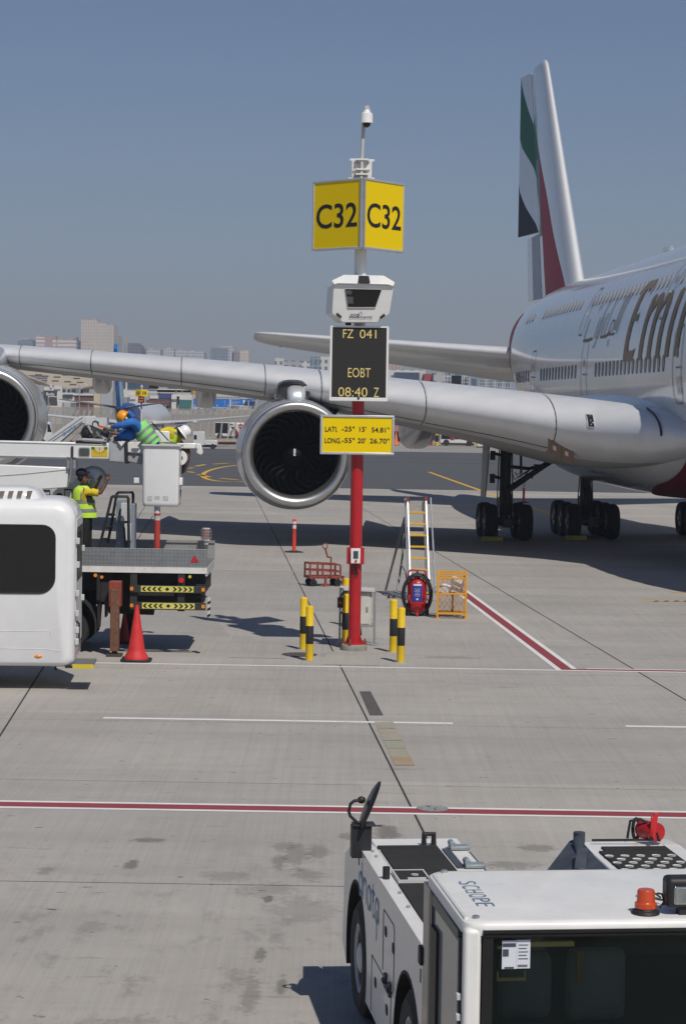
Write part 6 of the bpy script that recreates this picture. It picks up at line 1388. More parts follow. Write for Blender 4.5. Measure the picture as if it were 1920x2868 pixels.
skin_obj('shirt', [[('pel', J['pelvis'], (.15, .14)), ('c', J['chest'], (.16, .14)), ('n', J['neck0'], .085)], ['c', ('sr', J['shR'], .09), ('er', J['elR'], .075), ('wr', lerp(J['elR'], J['wrR'], .5), .06)], ['c', ('sl', J['shL'], .09), ('el', lerp(J['shL'], J['elL'], .9), .07)]], YSHIRT, p3)
skin_obj('trousers', [[('pel', J['pelvis'], (.155, .15)), ('hr', J['hpR'], .115), ('kr', J['knR'], .085), ('ar', J['anR'], .07)], ['pel', ('hl', J['hpL'], .115), ('kl', J['knL'], .085), ('al', J['anL'], .07)]], BLACKC, p3)
dv = (J['pelvis'] - J['chest']).normalized(); uu = V3((-dv.z, 0, dv.x)).normalized()
vest(p3, [(lerp(J['chest'], J['pelvis'], t), a, b, uu, (0, 1, 0)) for t, a, b in ((-.35, .10, .13), (-.15, .15, .19), (.2, .17, .2), (.6, .18, .2), (1.0, .18, .2))], HIVIS, ((.6, 1.1), (2.4, 2.8)))
m = MB(); m.lathe([(.165, -.02), (.155, .0), (.138, .01), (.135, .06), (.118, .12), (.07, .16), (.0, .17)], n=22)
R = Matrix.Rotation(radians(52), 3, 'Y'); m.v = [tuple(R @ Vector(p) + Q3(513, 1212)) for p in m.v]; m.obj('helmet', HELM_W, p3, sharp=40)
m = MB(); m.tube([Q3(502, 1206, -.12), Q3(506, 1224, -.12), Q3(518, 1230, -.1)], .012, 6); m.obj('chin_strap', BLACK, p3); m = MB(); m.ell(Q3(503, 1208), (.07, .085, .08), 12, 8); m.obj('hair', HAIR, p3)
# ------------------------------------------------------------------ the towbarless aircraft tractor in the foreground: x right, y forward (away), z up
TRZ = radians(7.0)
tug = thing('tow_tractor', 'white aircraft tow tractor with big windscreen and round mirror in the near foreground', 'tow tractor', (.737, 12.33, 0), TRZ)
TW = M('tractor_white', (.72, .715, .69), .38, coat=.3, var=.05, scale=3.5, dirt=.42, dcol=(.40, .38, .34))
GRIP = M('grip_black', (.022, .022, .022), .9, var=.25, scale=3, bump=.5, bscale=120, dirt=.4, dcol=(.05, .05, .048))
XS = .083; DZ = 1.436
def arcpts(cy, cz, r, a0, a1, n=12): return [(cy + r * cos(radians(a0 + (a1 - a0) * k / n)), cz + r * sin(radians(a0 + (a1 - a0) * k / n))) for k in range(n + 1)]
RW, FW = (5.36, .50), (2.60, .46)
prof = [(1.2, .30), (1.2, 1.30), (1.62, DZ - .10), (1.75, DZ), (5.22, DZ), (5.62, DZ - .03), (6.20, 1.19), (6.28, .42), (6.02, .30)]
prof += arcpts(RW[0], RW[1], .62, -19, 199, 18)[0:] + arcpts(FW[0], FW[1], .62, -15, 195, 18)
m = MB()
def side_plate(x0, x1):
    bm = bmesh.new(); vs = [bm.verts.new((x0, y, z)) for y, z in prof]; es = [bm.edges.new((vs[i], vs[(i + 1) % len(vs)])) for i in range(len(vs))]
    bmesh.ops.triangle_fill(bm, use_beauty=True, edges=es); bm.verts.index_update()
    n = len(prof); F = [tuple(v.index for v in f.verts) for f in bm.faces]; bm.free()
    m.add([(x0, y, z) for y, z in prof], F); m.add([(x1, y, z) for y, z in prof], [f[::-1] for f in F])
    m.add([(x0, y, z) for y, z in prof] + [(x1, y, z) for y, z in prof], [(i, (i + 1) % n, n + (i + 1) % n, n + i) for i in range(n)])
side_plate(XS, XS + .13); lside = m.obj('side_panel', TW, tug, bevel=.018, seg=3)
m = MB(); side_plate(2.62, 2.75); m.obj('side_panel', TW, tug, bevel=.018)
# decks of the two arms
m = MB(); m.bb(XS + .13, .95, 1.43, 5.6, .95, DZ - .002); m.obj('arm_body', TW, tug, bevel=.012); m = MB(); m.bb(1.94, 2.62, 1.43, 5.4, .95, DZ - .002); m.obj('arm_body', TW, tug, bevel=.012)
m = MB(); m.bb(XS + .16, .8, 4.65, 6.2, .40, 1.16); m.bb(XS + .16, .8, 1.6, 4.4, .35, .95); m.obj('arch_dark_fill', DARK, tug)  # dark boxes put in to stand for the shade inside the wheel arches
zg = DZ + .004
def plate(x0, x1, y0, y1, mat, name, h=.012, par=tug): m = MB(); m.bb(x0, x1, y0, y1, zg - .006, zg + h); return m.obj(name, mat, par, bevel=.003)
plate(.235, .715, 4.27, 5.12, GRIP, 'grip_panel'); plate(.225, .715, 5.15, 5.24, GRIP, 'grip_panel')
hp = plate(.205, .435, 3.86, 4.22, GRIP, 'hatch', .025)
m = MB()
for (x0, x1, y0, y1) in ((.195, .445, 3.85, 3.865), (.195, .445, 4.215, 4.23), (.195, .208, 3.865, 4.215), (.432, .445, 3.865, 4.215)): m.bb(x0, x1, y0, y1, zg, zg + .03)
m.obj('hatch_frame', LIGHT_GREY, hp)
m = MB(); m.lathe([(.028, 0), (.028, .006), (.017, .006), (.016, .002)], (.35, 4.05, zg + .025), n=18, caps=(False, False)); m.obj('hatch_ring', LIGHT_GREY, hp)
m = MB(); m.bb(.27, .41, 3.875, 3.90, zg + .024, zg + .04); m.obj('hatch_latch', LIGHT_GREY, hp)
plate(.455, .715, 3.2, 4.25, GRIP, 'grip_panel'); plate(.19, .45, 2.1, 3.83, GRIP, 'grip_panel'); plate(.455, .72, 1.5, 3.18, GRIP, 'grip_panel')
# bolts, stalk, end block, hinges
for (px_, py_) in ((.165, 4.85), (.16, 3.55), (.155, 3.1), (.165, 5.05), (.86, 4.62)):
    m = MB(); m.lathe([(.014, 0), (.014, .012), (.008, .014), (0, .014)], (px_, py_, zg), n=10); m.obj('bolt', GREY, tug)
m = MB(); m.cyl((.13, 4.05, zg), (.13, 4.05, zg + .09), .028, None, 14); m.obj('rubber_buffer', BLACK, tug)
m = MB(); m.tube([(.62, 5.3, zg - .02), (.62, 5.3, zg + .09), (.70, 5.3, zg + .09), (.70, 5.3, zg - .02)], .025, 8); m.obj('lifting_eye', BLACK, tug)
for y in (5.12, 4.42):
    m = MB(); m.bb(.80, .96, y - .05, y + .07, zg, zg + .03); m.cyl((.82, y - .04, zg + .045), (.82, y + .07, zg + .045), .026, None, 12); m.obj('hinge_bracket', M('zinc_grey', (.26, .30, .32), .5, .3, var=.2) if y == 5.12 else bpy.data.materials['zinc_grey'], tug, bevel=.006)
m = MB(); m.bb(.92, .97, 4.4, 5.1, zg - .15, zg - .02); m.bb(.74, .80, 4.40, 5.12, zg, zg + .008); m.obj('hinge_bar', M('slate_metal', (.07, .085, .10), .5, .3, var=.25), tug)
# latch slot at the front of the left deck
m = MB(); m.bb(.145, .205, 2.0, 2.07, zg, zg + .008); m.obj('latch_slot', RUST, tug)
# side details: panel gaps, vents, lettering
def on_side(y, z, off=.006): return Vector((XS - off, y, z))
m = MB()
for pts in (((3.80, 1.26), (3.30, 1.26), (3.26, 1.22), (3.26, .80), (3.32, .75), (3.80, .75)), ((4.42, .76), (4.42, .32)), ((4.42, .76), (3.42, .76), (3.38, .72), (3.38, .30)), ((3.80, 1.26), (3.82, 1.22), (3.82, .80))):
    m.tube([on_side(y, z, -.002) for y, z in pts], .007, 5)
m.obj('panel_gap', LETTER_BLACK, lside)
for (y, z) in ((3.69, 1.12), (3.30, 1.09), (4.20, .60), (3.58, .56)):
    m = MB(); m.prism([(y + a, z + b) for a, b in rrect(.11, .075, .03, 4)], XS - .004, XS + .02, 'X'); m.obj('vent_slot', DARK, lside)
for (y, z) in ((3.62, .77), (3.40, .76)):
    m = MB(); m.tube([on_side(y + .03, z, .02), on_side(y - .03, z, .02)], .02, 8); m.bb(XS - .02, XS, y - .04, y + .04, z - .05, z + .05); m.obj('panel_latch', M('latch_dark', (.06, .06, .062), .5, .3), lside)
m = MB(); m.tube([on_side(3.62, .75, .012), on_side(3.40, .745, .012)], .006, 5); m.obj('latch_rod', GREY, lside)
for (y, z) in ((4.42, 1.22), (5.27, 1.33), (2.05, 1.22)): m = MB(); m.bb(XS - .004, XS + .01, y - .012, y + .012, z - .045, z + .045); m.obj('slot', DARK, lside)
m = MB(); m.bb(XS - .004, XS + .005, 1.80, 1.92, 1.06, 1.22); m.obj('type_plate', M('plate_grey', (.30, .30, .30), .5), lside)
lt_ = MB()
def dn(letter, y0, w=.155):
    """rounded thin letters: y runs towards the camera"""
    k = .028; P = {'d': [arc(.42, .36, .36, .36, 0, 360, 18), [(.78, 0), (.78, .55), (.70, 1.12)]], 'n': [[(.06, 0), (.06, .74)], arc(.42, .36, .36, .36, 175, 0, 10) + [(.78, 0)]], 'a': [arc(.42, .36, .36, .36, 0, 360, 18), [(.80, .74), (.80, 0)]], 't': [[(.30, 1.0), (.30, .25), (.38, .04), (.60, 0)], [(.05, .72), (.62, .72)]]}[letter]
    return P, w, k
def logo(O, U, V, size, mat, name, parent, bold=.17):
    mb = MB(); x = 0
    for ch_ in 'dnata':
        P, _, _ = dn(ch_, 0)
        for s_ in P:
            pts = [V3(O) + V3(U) * (x + px_) * size + V3(V) * pz_ * size for px_, pz_ in s_]
            n_ = V3(U).cross(V3(V)).normalized(); L_, R_ = [], []
            for k in range(len(pts)):
                d = (pts[min(k + 1, len(pts) - 1)] - pts[max(k - 1, 0)]).normalized(); q = n_.cross(d) * bold * size / 2; L_.append(pts[k] + q); R_.append(pts[k] - q)
            for k in range(len(pts) - 1): mb.quad(L_[k], L_[k + 1], R_[k + 1], R_[k])
        x += {'t': .78}.get(ch_, 1.02)
    return mb.obj(name, mat, parent)
logo((XS - .005, 5.25, 1.07), (0, -1, 0), (0, 0, 1), .25, LBLUE, 'lettering', lside, .11)
m = MB(); m.bb(XS - .004, XS, 4.18, 4.20, .93, 1.16); m.obj('logo_bar', GREY, lside)
# wheels
for (wy, wz) in (RW, FW):
    for x in (.285, 2.4):
        m = MB(); m.lathe([(.12, -.15), (.27, -.16), (.29, -.19), (.40, -.20), (.47, -.16), (.495, -.08), (.495, .08), (.47, .16), (.40, .20), (.29, .19), (.27, .16), (.12, .15)], (x, wy, .495), 'X', 40); w_ = m.obj('wheel', DUSTY_RUBBER, tug, sharp=30)
        m = MB(); m.lathe([(.275, -.165), (.285, -.18), (.26, -.185), (.22, -.10), (.13, -.08), (.12, -.17), (.07, -.19), (.0, -.19)], (x, wy, .495), 'X', 28, caps=(False, False)); rm = m.obj('rim', M('rim_white', (.50, .50, .50), .5, var=.1, dirt=.5) if (x, wy) == (.285, RW[0]) else bpy.data.materials['rim_white'], w_)
        if x == .285:
            m = MB()
            for k in range(10): a = 2 * pi * k / 10; m.cyl((x - .085, wy + .17 * cos(a), .495 + .17 * sin(a)), (x - .12, wy + .17 * cos(a), .495 + .17 * sin(a)), .016, None, 6)
            m.obj('wheel_nut', STEEL, rm)
for (wy, wz) in (RW, FW):
    m = MB(); a0 = arcpts(wy, wz, .635, -19, 199, 18); m.loft([[(XS - .004, y, z) for y, z in a0], [(XS - .004, wy + (y - wy) * .965, wz + (z - wz) * .965) for y, z in a0], [(.9, wy + (y - wy) * .965, wz + (z - wz) * .965) for y, z in a0]], (False, False), closed=False, smooth=False); m.obj('wheel_arch', DARK, tug)
# right deck with holes, gate wedge, cradle
plate(2.06, 2.60, 4.98, 5.12, GRIP, 'grip_panel'); plate(2.0, 2.60, 3.0, 4.95, GRIP, 'grip_panel')
HOLE = M('pressed_hole_rim', (.50, .50, .48), .6, var=.25, scale=12)
for r_ in range(7):
    for c_ in range(5):
        x = 2.03 + c_ * .128 + (.064 if r_ % 2 else 0); y = 4.72 - r_ * .13
        if x > 2.60: continue
        m = MB(); m.lathe([(.036, 0), (.036, .006), (.030, .004), (.025, -.002), (.0, -.002)], (x, y, zg + .013), n=16, caps=(False, False), mis=[0, 0, 0, 1]); m.obj('pressed_hole', [HOLE, M('hole_dark', (.20, .19, .17), .8) if (r_, c_) == (0, 0) else bpy.data.materials['hole_dark']], tug)
SLATE = M('slate_painted_steel', (.055, .068, .085), .55, .2, var=.35, scale=4, dirt=.4, dcol=(.13, .15, .17))
m = MB(); m.loft([[(1.18, 4.2, .7), (1.95, 4.2, .7), (1.95, 4.2, DZ - .04), (1.22, 4.2, 1.05)], [(1.25, 4.55, .7), (1.95, 4.55, .7), (1.95, 4.55, DZ - .02), (1.33, 4.55, 1.18)], [(1.62, 5.1, .7), (1.95, 5.1, .7), (1.95, 5.25, DZ + .02), (1.63, 5.1, 1.30)], [(1.86, 5.45, .9), (1.95, 5.45, .9), (1.95, 5.45, DZ + .03), (1.87, 5.45, DZ)]], smooth=False); gt = m.obj('gate_wedge', SLATE, tug, bevel=.012)
m = MB(); m.tube([(1.9, 5.3, DZ + .04), (1.86, 4.9, 1.36), (1.72, 4.45, 1.24)], .035, 8); m.box((1.82, 4.8, 1.40), (.09, .32, .06), (.35, 0, -.3)); m.obj('gate_lever', SLATE, gt, bevel=.006)
m = MB(); m.cyl((1.93, 5.35, DZ - .02), (1.93, 5.35, DZ + .09), .05, None, 14); m.obj('gate_pin', SLATE, gt)
m = MB(); m.bb(.97, 1.92, 2.2, 4.5, .28, .62); m.prism([(2.2, .62), (4.5, .62), (4.5, .68), (3.0, 1.1), (2.2, 1.2)], .98, 1.0, 'X'); m.obj('cradle', SLATE, tug, bevel=.01)
m = MB(); m.bb(.9, 2.0, 1.42, 1.9, .4, 1.5); m.obj('power_pack', SLATE, tug, bevel=.02)
m = MB(); m.bb(1.0, 2.0, 1.46, 1.50, 1.5, 1.86); m.obj('cab_rear_wall', SLATE, tug)
# mirror at the far left corner
m = MB(); m.bb(-.0, .16, 5.1, 5.22, DZ - .06, DZ + .20); m.bb(.01, .19, 5.08, 5.24, DZ + .20, DZ + .215); m.tube([(-.005, 5.1, DZ + .205), (.24, 5.1, DZ + .205)], .008, 6); mb_ = m.obj('mirror_mount', M('mount_black', (.02, .021, .025), .5, var=.2), tug, bevel=.006)
mc = Vector((.145, 5.15, DZ + .36)); mdir = Vector((.42, 0, 1)).normalized()
m = MB(); m.tube([(.07, 5.12, DZ + .22), (.04, 5.12, DZ + .23), (-.015, 5.12, DZ + .28), (-.028, 5.12, DZ + .32), (-.015, 5.12, DZ + .38), (.015, 5.12, DZ + .405), (.07, 5.12, DZ + .41)], .013, 8); m.obj('mirror_arm', BLACK, mb_)
m = MB(); m.lathe([(.0, -.05), (.06, -.045), (.13, -.03), (.175, -.008), (.18, .008), (.172, .012), (.0, .016)], n=30, mis=[0, 0, 0, 0, 0, 1]); u = Vector((.91, -.10, -.38)).normalized(); v = mdir; w = u.cross(v).normalized(); v = w.cross(u)
Rm = Matrix((v, w, u)).transposed(); m.v = [tuple(Rm @ Vector((p[0] * 1.2, p[1] * 1.2, p[2] * .8)) + mc) for p in m.v]; m.obj('mirror_dish', [M('mirror_black', (.015, .015, .016), .35), M('mirror_glass', (.35, .36, .37), .05, 1.0)], mb_, sharp=50)
m = MB(); m.ell((.075, 5.13, DZ + .41), (.035, .03, .03), 12, 8); m.obj('mirror_joint', BLACK, mb_)
# cab: roof, posts, screen, left door
CZ = 2.05
m = MB(); rings = []
for (z, d) in ((CZ - .06, -.0), (CZ - .02, .0), (CZ + .002, .008), (CZ + .013, .028), (CZ + .018, .11)):
    x0, x1, y0, y1 = -.0 + d * .9, 2.72 - d, .0 + d * .5, 1.43 - d * .6; r = .12; rings.append([((x0 + x1) / 2 + x, (y0 + y1) / 2 + y, z) for x, y in rrect(x1 - x0, y1 - y0, r, 5)])
m.loft(rings); roof = m.obj('cab_roof', TW, tug, sharp=40)
m = MB(); m.tube([(.03, .12, CZ + .012), (.035, 1.3, CZ + .012)], .014, 6); m.obj('rain_gutter', TW, roof)
for (x, y) in ((.085, .12), (.11, 1.36)): m = MB(); m.lathe([(.022, 0), (.022, .018), (.012, .022), (0, .022)], (x, y, CZ + .012), n=12); m.obj('roof_bolt', STEEL, roof)
m = MB()
for k, c_ in enumerate('SCHOPF'): text_into(m, c_, (.20, 1.03 - k * .118, CZ + .0225), (0, -1, 0), (1, 0, 0), .085, .105, -.012)
for k in range(6): m.bb(.148, .155, 1.03 - k * .118 - .035, 1.03 - k * .118 + .02, CZ + .021, CZ + .0235)
m.obj('roof_lettering', M('roof_letter_blue', (.13, .19, .30), .6, var=.15), roof)
m = MB(); m.bb(.0, .105, .0, .10, .35, CZ - .02); m.obj('front_post', TW, tug, bevel=.03, seg=3)
m = MB(); m.bb(.105, 2.72, .0, .06, CZ - .024, CZ - .018); m.obj('roof_edge', TW, tug, bevel=.006)
for (z0_, z1_, y) in ((CZ - .07, CZ - .026, -.012), ):
    m = MB(); m.bb(.105, 2.7, y, .05, z0_, z1_); m.tube([(.105, y - .004, z1_ - .012), (2.7, y - .004, z1_ - .012)], .008, 6); m.tube([(.105, y - .004, z1_ - .032), (2.7, y - .004, z1_ - .032)], .007, 6); m.bb(.105, .165, y, .05, .5, z0_); m.obj('screen_gasket', M('gasket_black', (.012, .012, .012), .3), tug)
WSG = M('windscreen_glass', (.006, .012, .012), .04, alpha=.26, var=.05, spec=.5)
m = MB(); m.bb(.165, 2.62, .012, .018, .55, CZ - .07); m.obj('windscreen', WSG, tug)
m = MB(); m.bb(.105, 2.7, .0, .05, .35, .55); m.obj('front_panel', TW, tug)
m = MB(); m.bb(.22, .305, .005, .011, CZ - 0.255, CZ - 0.090); m.bb(.306, .385, .005, .011, CZ - 0.253, CZ - 0.087); pn = m.obj('permit_paper', M('permit_white', (.62, .64, .70), .6, var=.03), tug)
m = MB(); m.bb(.222, .30, .002, .0048, CZ - 0.125, CZ - 0.105); m.bb(.224, .258, .002, .0048, CZ - 0.180, CZ - 0.140); m.bb(.235, .29, .002, .0048, CZ - 0.252, CZ - 0.243)
for k in range(12): m.bb(.313 + k * .0048, .313 + k * .0048 + .0026, .002, .0048, CZ - 0.243, CZ - 0.231)
for k in range(5): m.bb(.316, .372 - .008 * (k % 2), .002, .0048, CZ - 0.117 - k * .02, CZ - 0.114 - k * .02)
m.obj('permit_print', M('print_dark', (.06, .065, .09), .6), pn)
# left door: black frame, pane with the ground's reflection in its colour, rear quarter
m = MB(); m.bb(-.005, .03, 1.20, 1.45, .75, CZ - .06); m.obj('rear_quarter', M('quarter_glass', (.045, .047, .05), .12), tug)
fr2 = MB()
for (y0, y1, z0_, z1_) in ((.115, .16, .45, CZ - .10), (1.08, 1.20, .45, CZ - .06), (.16, 1.08, CZ - .13, CZ - .06), (.16, 1.08, .42, .50)): fr2.bb(-.012, .03, y0, y1, z0_, z1_)
dr = fr2.obj('door', M('door_frame_grey', (.045, .05, .055), .4, var=.2), tug, bevel=.008)
m = MB(); m.bb(.0, .012, .16, 1.08, .50, CZ - .13); m.obj('door_glass', M('door_pane', (.27, .285, .27), .12, alpha=.93, var=.12), dr)
m = MB(); m.bb(-.02, .0, .86, 1.08, .50, CZ - .25); m.obj('door_gap_dark', BLACK, dr)  # black strip stands in for the dark open gap beside the pane
for z in (1.62, 1.50): m = MB(); m.bb(-.03, .0, .06, .10, z - .02, z + .02); m.obj('hinge', LIGHT_GREY, dr, bevel=.004)
m = MB(); m.tube([(.02, .1, CZ - .05), (.03, .4, CZ - .045), (.03, 1.1, CZ - .045)], .012, 6); m.obj('drip_rail', TW, roof)
m = MB(); m.bb(-.02, .06, 1.47, 1.56, DZ, DZ + .12); m.bb(.06, .14, 1.5, 1.75, zg, zg + .05); m.obj('door_stop', BLACK, tug, bevel=.01)
# inside the cab
CABD = M('cab_interior', (.03, .042, .044), .8, var=.2); SEATM = M('seat_grey', (.16, .22, .21), .8, var=.15)
m = MB(); m.bb(.03, 2.69, 1.38, 1.41, 1.5, CZ - .06); m.bb(2.69, 2.71, .1, 1.41, 1.0, CZ - .06); m.obj('cab_window', M('cab_rear_glass', (.02, .03, .032), .15, alpha=.85), tug)
m = MB(); m.bb(2.62, 2.72, .0, .10, .35, CZ - .02); m.bb(2.64, 2.72, 1.33, 1.43, .35, CZ - .02); m.bb(2.66, 2.72, .1, 1.33, .35, 1.0); m.obj('right_frame', TW, tug, bevel=.02)
m = MB(); m.bb(.1, 2.6, 1.36, 1.40, .4, 1.5); m.bb(.1, 2.6, .1, 1.4, .38, .42); m.obj('cab_lining', CABD, tug)
for (x, w_, z0_, z1_) in ((.57, .34, 1.22, 1.64), (1.02, .38, 1.20, 1.66)):
    m = MB(); m.bb(x - w_ / 2, x + w_ / 2, .95, 1.07, z0_, z1_); m.bb(x - w_ / 2, x + w_ / 2, .5, 1.0, z0_ - .18, z0_ - .02); m.obj('seat', SEATM, tug, bevel=.06, seg=3)
m = MB(); m.bb(.95, 1.75, .10, .35, .9, 1.26); dsh = m.obj('dashboard', M('dash_teal', (.12, .20, .19), .6, var=.1), tug, bevel=.02)
for x in (1.07, 1.52): m = MB(); m.cyl((x, .1, 1.2), (x, .08, 1.2), .02, None, 14); m.obj('screw_cap', LIGHT_GREY, dsh)
m = MB(); m.tube([(1.33, .09, 1.0), (1.34, .085, 1.12), (1.36, .09, 1.2)], .018, 6); m.box((1.34, .08, 1.12), (.1, .02, .03), (0, .5, 0)); m.obj('dash_clip', BLACK, dsh)
m = MB(); m.tube([(.30, .40, .9), (.38, .42, 1.15), (.44, .44, 1.28)], [.09, .11, .06], 12); m.obj('steering_column', BLACK, tug)
YT = M('tape_yellow', (.70, .68, .22), .6, var=.15)
for nm, bx in (('frame_tape', (.36, .53, .84, .86, 1.70, 1.715)), ('frame_tape', (.36, .54, .84, .86, 1.50, 1.52)), ('frame_tape', (.36, .37, .84, .86, 1.50, 1.56)), ('frame_tape', (.53, .54, .84, .86, 1.50, 1.56)), ('grab_bar', (.56, .84, .84, .87, 1.71, 1.74)), ('seat_belt', (.86, .90, .84, .87, 1.48, 1.68))):
    m = MB(); m.bb(*bx); m.obj(nm, YT if nm != 'seat_belt' else M('belt_tan', (.20, .16, .07), .7), tug)
# beacon, work lamp, wiring on the roof
m = MB(); bx, by = 1.105, .17; m.lathe([(.082, .0), (.084, .010), (.078, .022), (.066, .028), (.062, .036)], (bx, by, CZ + .016), n=28); be = m.obj('beacon_base', BLACK, tug)
m = MB(); m.lathe([(.062, .036), (.066, .040), (.066, .065), (.056, .072), (.054, .077), (.051, .138), (.046, .146), (.0, .149)], (bx, by, CZ + .016), n=28); m.obj('beacon_lens', M('beacon_orange', (.48, .06, .012), .3, coat=.5, var=.06), be)
m = MB(); m.tube([(bx + .085, by, CZ + .05), (bx + .11, by, CZ + .09), (bx + .10, by + .02, CZ + .13), (bx + .075, by + .02, CZ + .135)], .006, 6); m.obj('beacon_cable', BLACK, be)
m = MB(); lx = 1.375; m.bb(lx - .16, lx + .22, .10, .24, CZ + .06, CZ + .24); wl = m.obj('work_lamp', BLACK, tug, bevel=.03, seg=3)
m = MB(); m.bb(lx - .12, lx + .18, .088, .11, CZ + .085, CZ + .19); m.obj('lamp_glass', M('lamp_reflector', (.30, .32, .32), .15, .6, var=.4, scale=8), wl, bevel=.012)
m = MB(); m.bb(lx - .08, lx + .1, .12, .2, CZ + .018, CZ + .06); m.tube([(lx - .05, .15, CZ + .02), (lx - .05, .15, CZ + .07)], .02, 8); m.obj('lamp_foot', BLACK, wl)
m = MB(); m.tube([(1.30, .55, CZ + .025), (1.26, .62, CZ + .05), (1.20, .66, CZ + .035), (1.17, .60, CZ + .05), (1.24, .45, CZ + .04), (1.27, .36, CZ + .05), (1.36, .33, CZ + .03)], .006, 5); m.tube([(1.22, .63, CZ + .035), (1.33, .50, CZ + .055), (1.42, .47, CZ + .03), (1.46, .44, CZ + .05)], .005, 5); m.tube([(1.27, .36, CZ + .03), (1.34, .26, CZ + .05), (1.22, .22, CZ + .06)], .005, 5); m.obj('loose_wiring', M('wire_brown', (.07, .045, .03), .7, var=.5, scale=30), tug)
# fire extinguisher lying on the far end of the right arm
t2 = thing('fire_extinguisher', 'red fire extinguisher with a black hose lying on the far right corner of the tractor', 'fire extinguisher', tug.location + Matrix.Rotation(TRZ, 3, 'Z') @ Vector((2.43, 5.32, DZ + .02)), TRZ)
m = MB(); m.lathe([(.03, -.02), (.09, -.0), (.105, .03), (.108, .26), (.10, .29), (.0, .30)], n=26); R = Matrix.Rotation(radians(90), 3, 'X') ; Rz = Matrix.Rotation(radians(28), 3, 'Z')
m.v = [tuple(Rz @ (R @ Vector((p[0], p[1], -p[2] if False else p[2]))) * 1 + Vector((0.05, .12, .115))) for p in m.v]; m.obj('cylinder', RED, t2)
m = MB(); m.tube([(-.01 + .105 * cos(2 * pi * k / 24) * .35, .10, .115 + .115 * sin(2 * pi * k / 24)) for k in range(24)], .02, 8, closed=True); m.tube([(-.12, .05, .02), (-.1, .02, .22), (.0, -.02, .25), (.1, -.05, .2)], .016, 6); m.obj('hose', BLACK, t2)
m = MB(); m.box((.13, -.16, .20), (.05, .03, .30), (0, .14, 0)); m.box((.10, -.16, .19), (.03, .03, .22), (0, .05, 0)); m.obj('lever', M('lever_red', (.60, .03, .03), .4), t2, bevel=.006)
m = MB(); m.tube([(.16, -.16, .12), (.2, -.15, .02)], .012, 6); m.cyl((.09, -.18, .06), (.09, -.2, .06), .025, None, 10); m.obj('valve', BLACK, t2)
m = MB(); m.tube([(-.55, -.05, .02), (.1, -.08, .025), (.14, -.1, .05)], .014, 6); m.obj('nozzle_hose', BLACK, t2)

t2.scale = (.74, .74, .74)
# ------------------------------------------------------------------ far airfield: aircraft, vehicles, fence, terminal, city
def bx(px0, px1, py0, py1, Y, dep, mb=None, zb=None):
    """a box whose front face at distance Y fills those pixels of the photograph"""
    a, b = at(px0, py1, Y), at(px1, py0, Y); mb = mb or MB(); mb.bb(a.x, b.x, Y, Y + dep, a.z if zb is None else zb, b.z); return mb
def facade(name, wall, win, fh, fw, gap=.35, gw=.25, rough=.6, var=.06):
    """storeys with window bands: brick pattern over the wall's own coordinates"""
    m = M(name, wall, rough, var=var, scale=.05); nt, N, Lk = nodes(m); p = N['Principled BSDF']; tc = N.new('ShaderNodeTexCoord')
    b = N.new('ShaderNodeTexBrick'); b.offset = 0; b.inputs['Scale'].default_value = 1; b.inputs['Brick Width'].default_value = fw; b.inputs['Row Height'].default_value = fh; b.inputs['Mortar Size'].default_value = fh * gap * .5; b.inputs['Mortar Smooth'].default_value = .1
    b.inputs['Color1'].default_value = tuple(win) + (1,); b.inputs['Color2'].default_value = tuple(x * 1.35 for x in win) + (1,)
    old = p.inputs['Base Color'].links[0].from_socket; Lk.new(old, b.inputs['Mortar'])
    sp = N.new('ShaderNodeSeparateXYZ'); cb = N.new('ShaderNodeCombineXYZ'); ad = N.new('ShaderNodeMath'); ad.operation = 'ADD'
    Lk.new(tc.outputs['Object'], sp.inputs[0]); Lk.new(sp.outputs[0], ad.inputs[0]); Lk.new(sp.outputs[1], ad.inputs[1]); Lk.new(ad.outputs[0], cb.inputs[0]); Lk.new(sp.outputs[2], cb.inputs[1]); Lk.new(cb.outputs[0], b.inputs['Vector']); Lk.new(b.outputs[0], p.inputs['Base Color']); return m
BEIGE = (.66, .57, .46); TAN = (.50, .40, .33); CONCW = (.50, .48, .45)
F_BEIGE = facade('beige_tower_wall', BEIGE, (.34, .30, .26), 3.6, 3.2, .5); F_BANDS = facade('banded_wall', (.50, .34, .29), (.66, .63, .60), 4.2, 60, .5)
F_GLASS = facade('blue_glass_wall', (.22, .27, .32), (.07, .11, .16), 3.8, 2.5, .25); F_DARK = facade('unfinished_wall', (.17, .16, .17), (.05, .05, .06), 3.6, 5, .35); F_GREY = facade('grey_office_wall', (.40, .40, .41), (.13, .16, .19), 3.6, 4, .5)
F_WHITE = facade('white_office_wall', (.58, .57, .55), (.10, .12, .15), 3.4, 3, .5); F_LOW = facade('low_beige_wall', (.50, .43, .32), (.12, .11, .10), 3, 3.4, .6)
SKY_Y = 2500.
def tower(label, parts, Y=SKY_Y, dep=45, roofbits=(), name='tower_block', cat='tower', group=None):
    x0 = min(p[0] for p in parts); x1 = max(p[1] for p in parts); c = at((x0 + x1) / 2, 1140, Y)
    t = thing(name, label, cat, (c.x, Y, 0), 0, group)
    for (px0, px1, pyt, mt) in parts:
        a, b = at(px0, pyt, Y), at(px1, pyt, Y); m = MB(); m.bb(a.x - c.x, b.x - c.x, 0, dep, 0, (a.z + b.z) / 2); m.obj('wall', mt, t)
    for (px0, px1, pyt, pyb, mt) in roofbits:
        a, b = at(px0, pyb, Y), at(px1, pyt, Y); m = MB(); m.bb(a.x - c.x, b.x - c.x, 3, dep * .6, a.z - 1, b.z); m.obj('roof_block', mt, t)
    return t
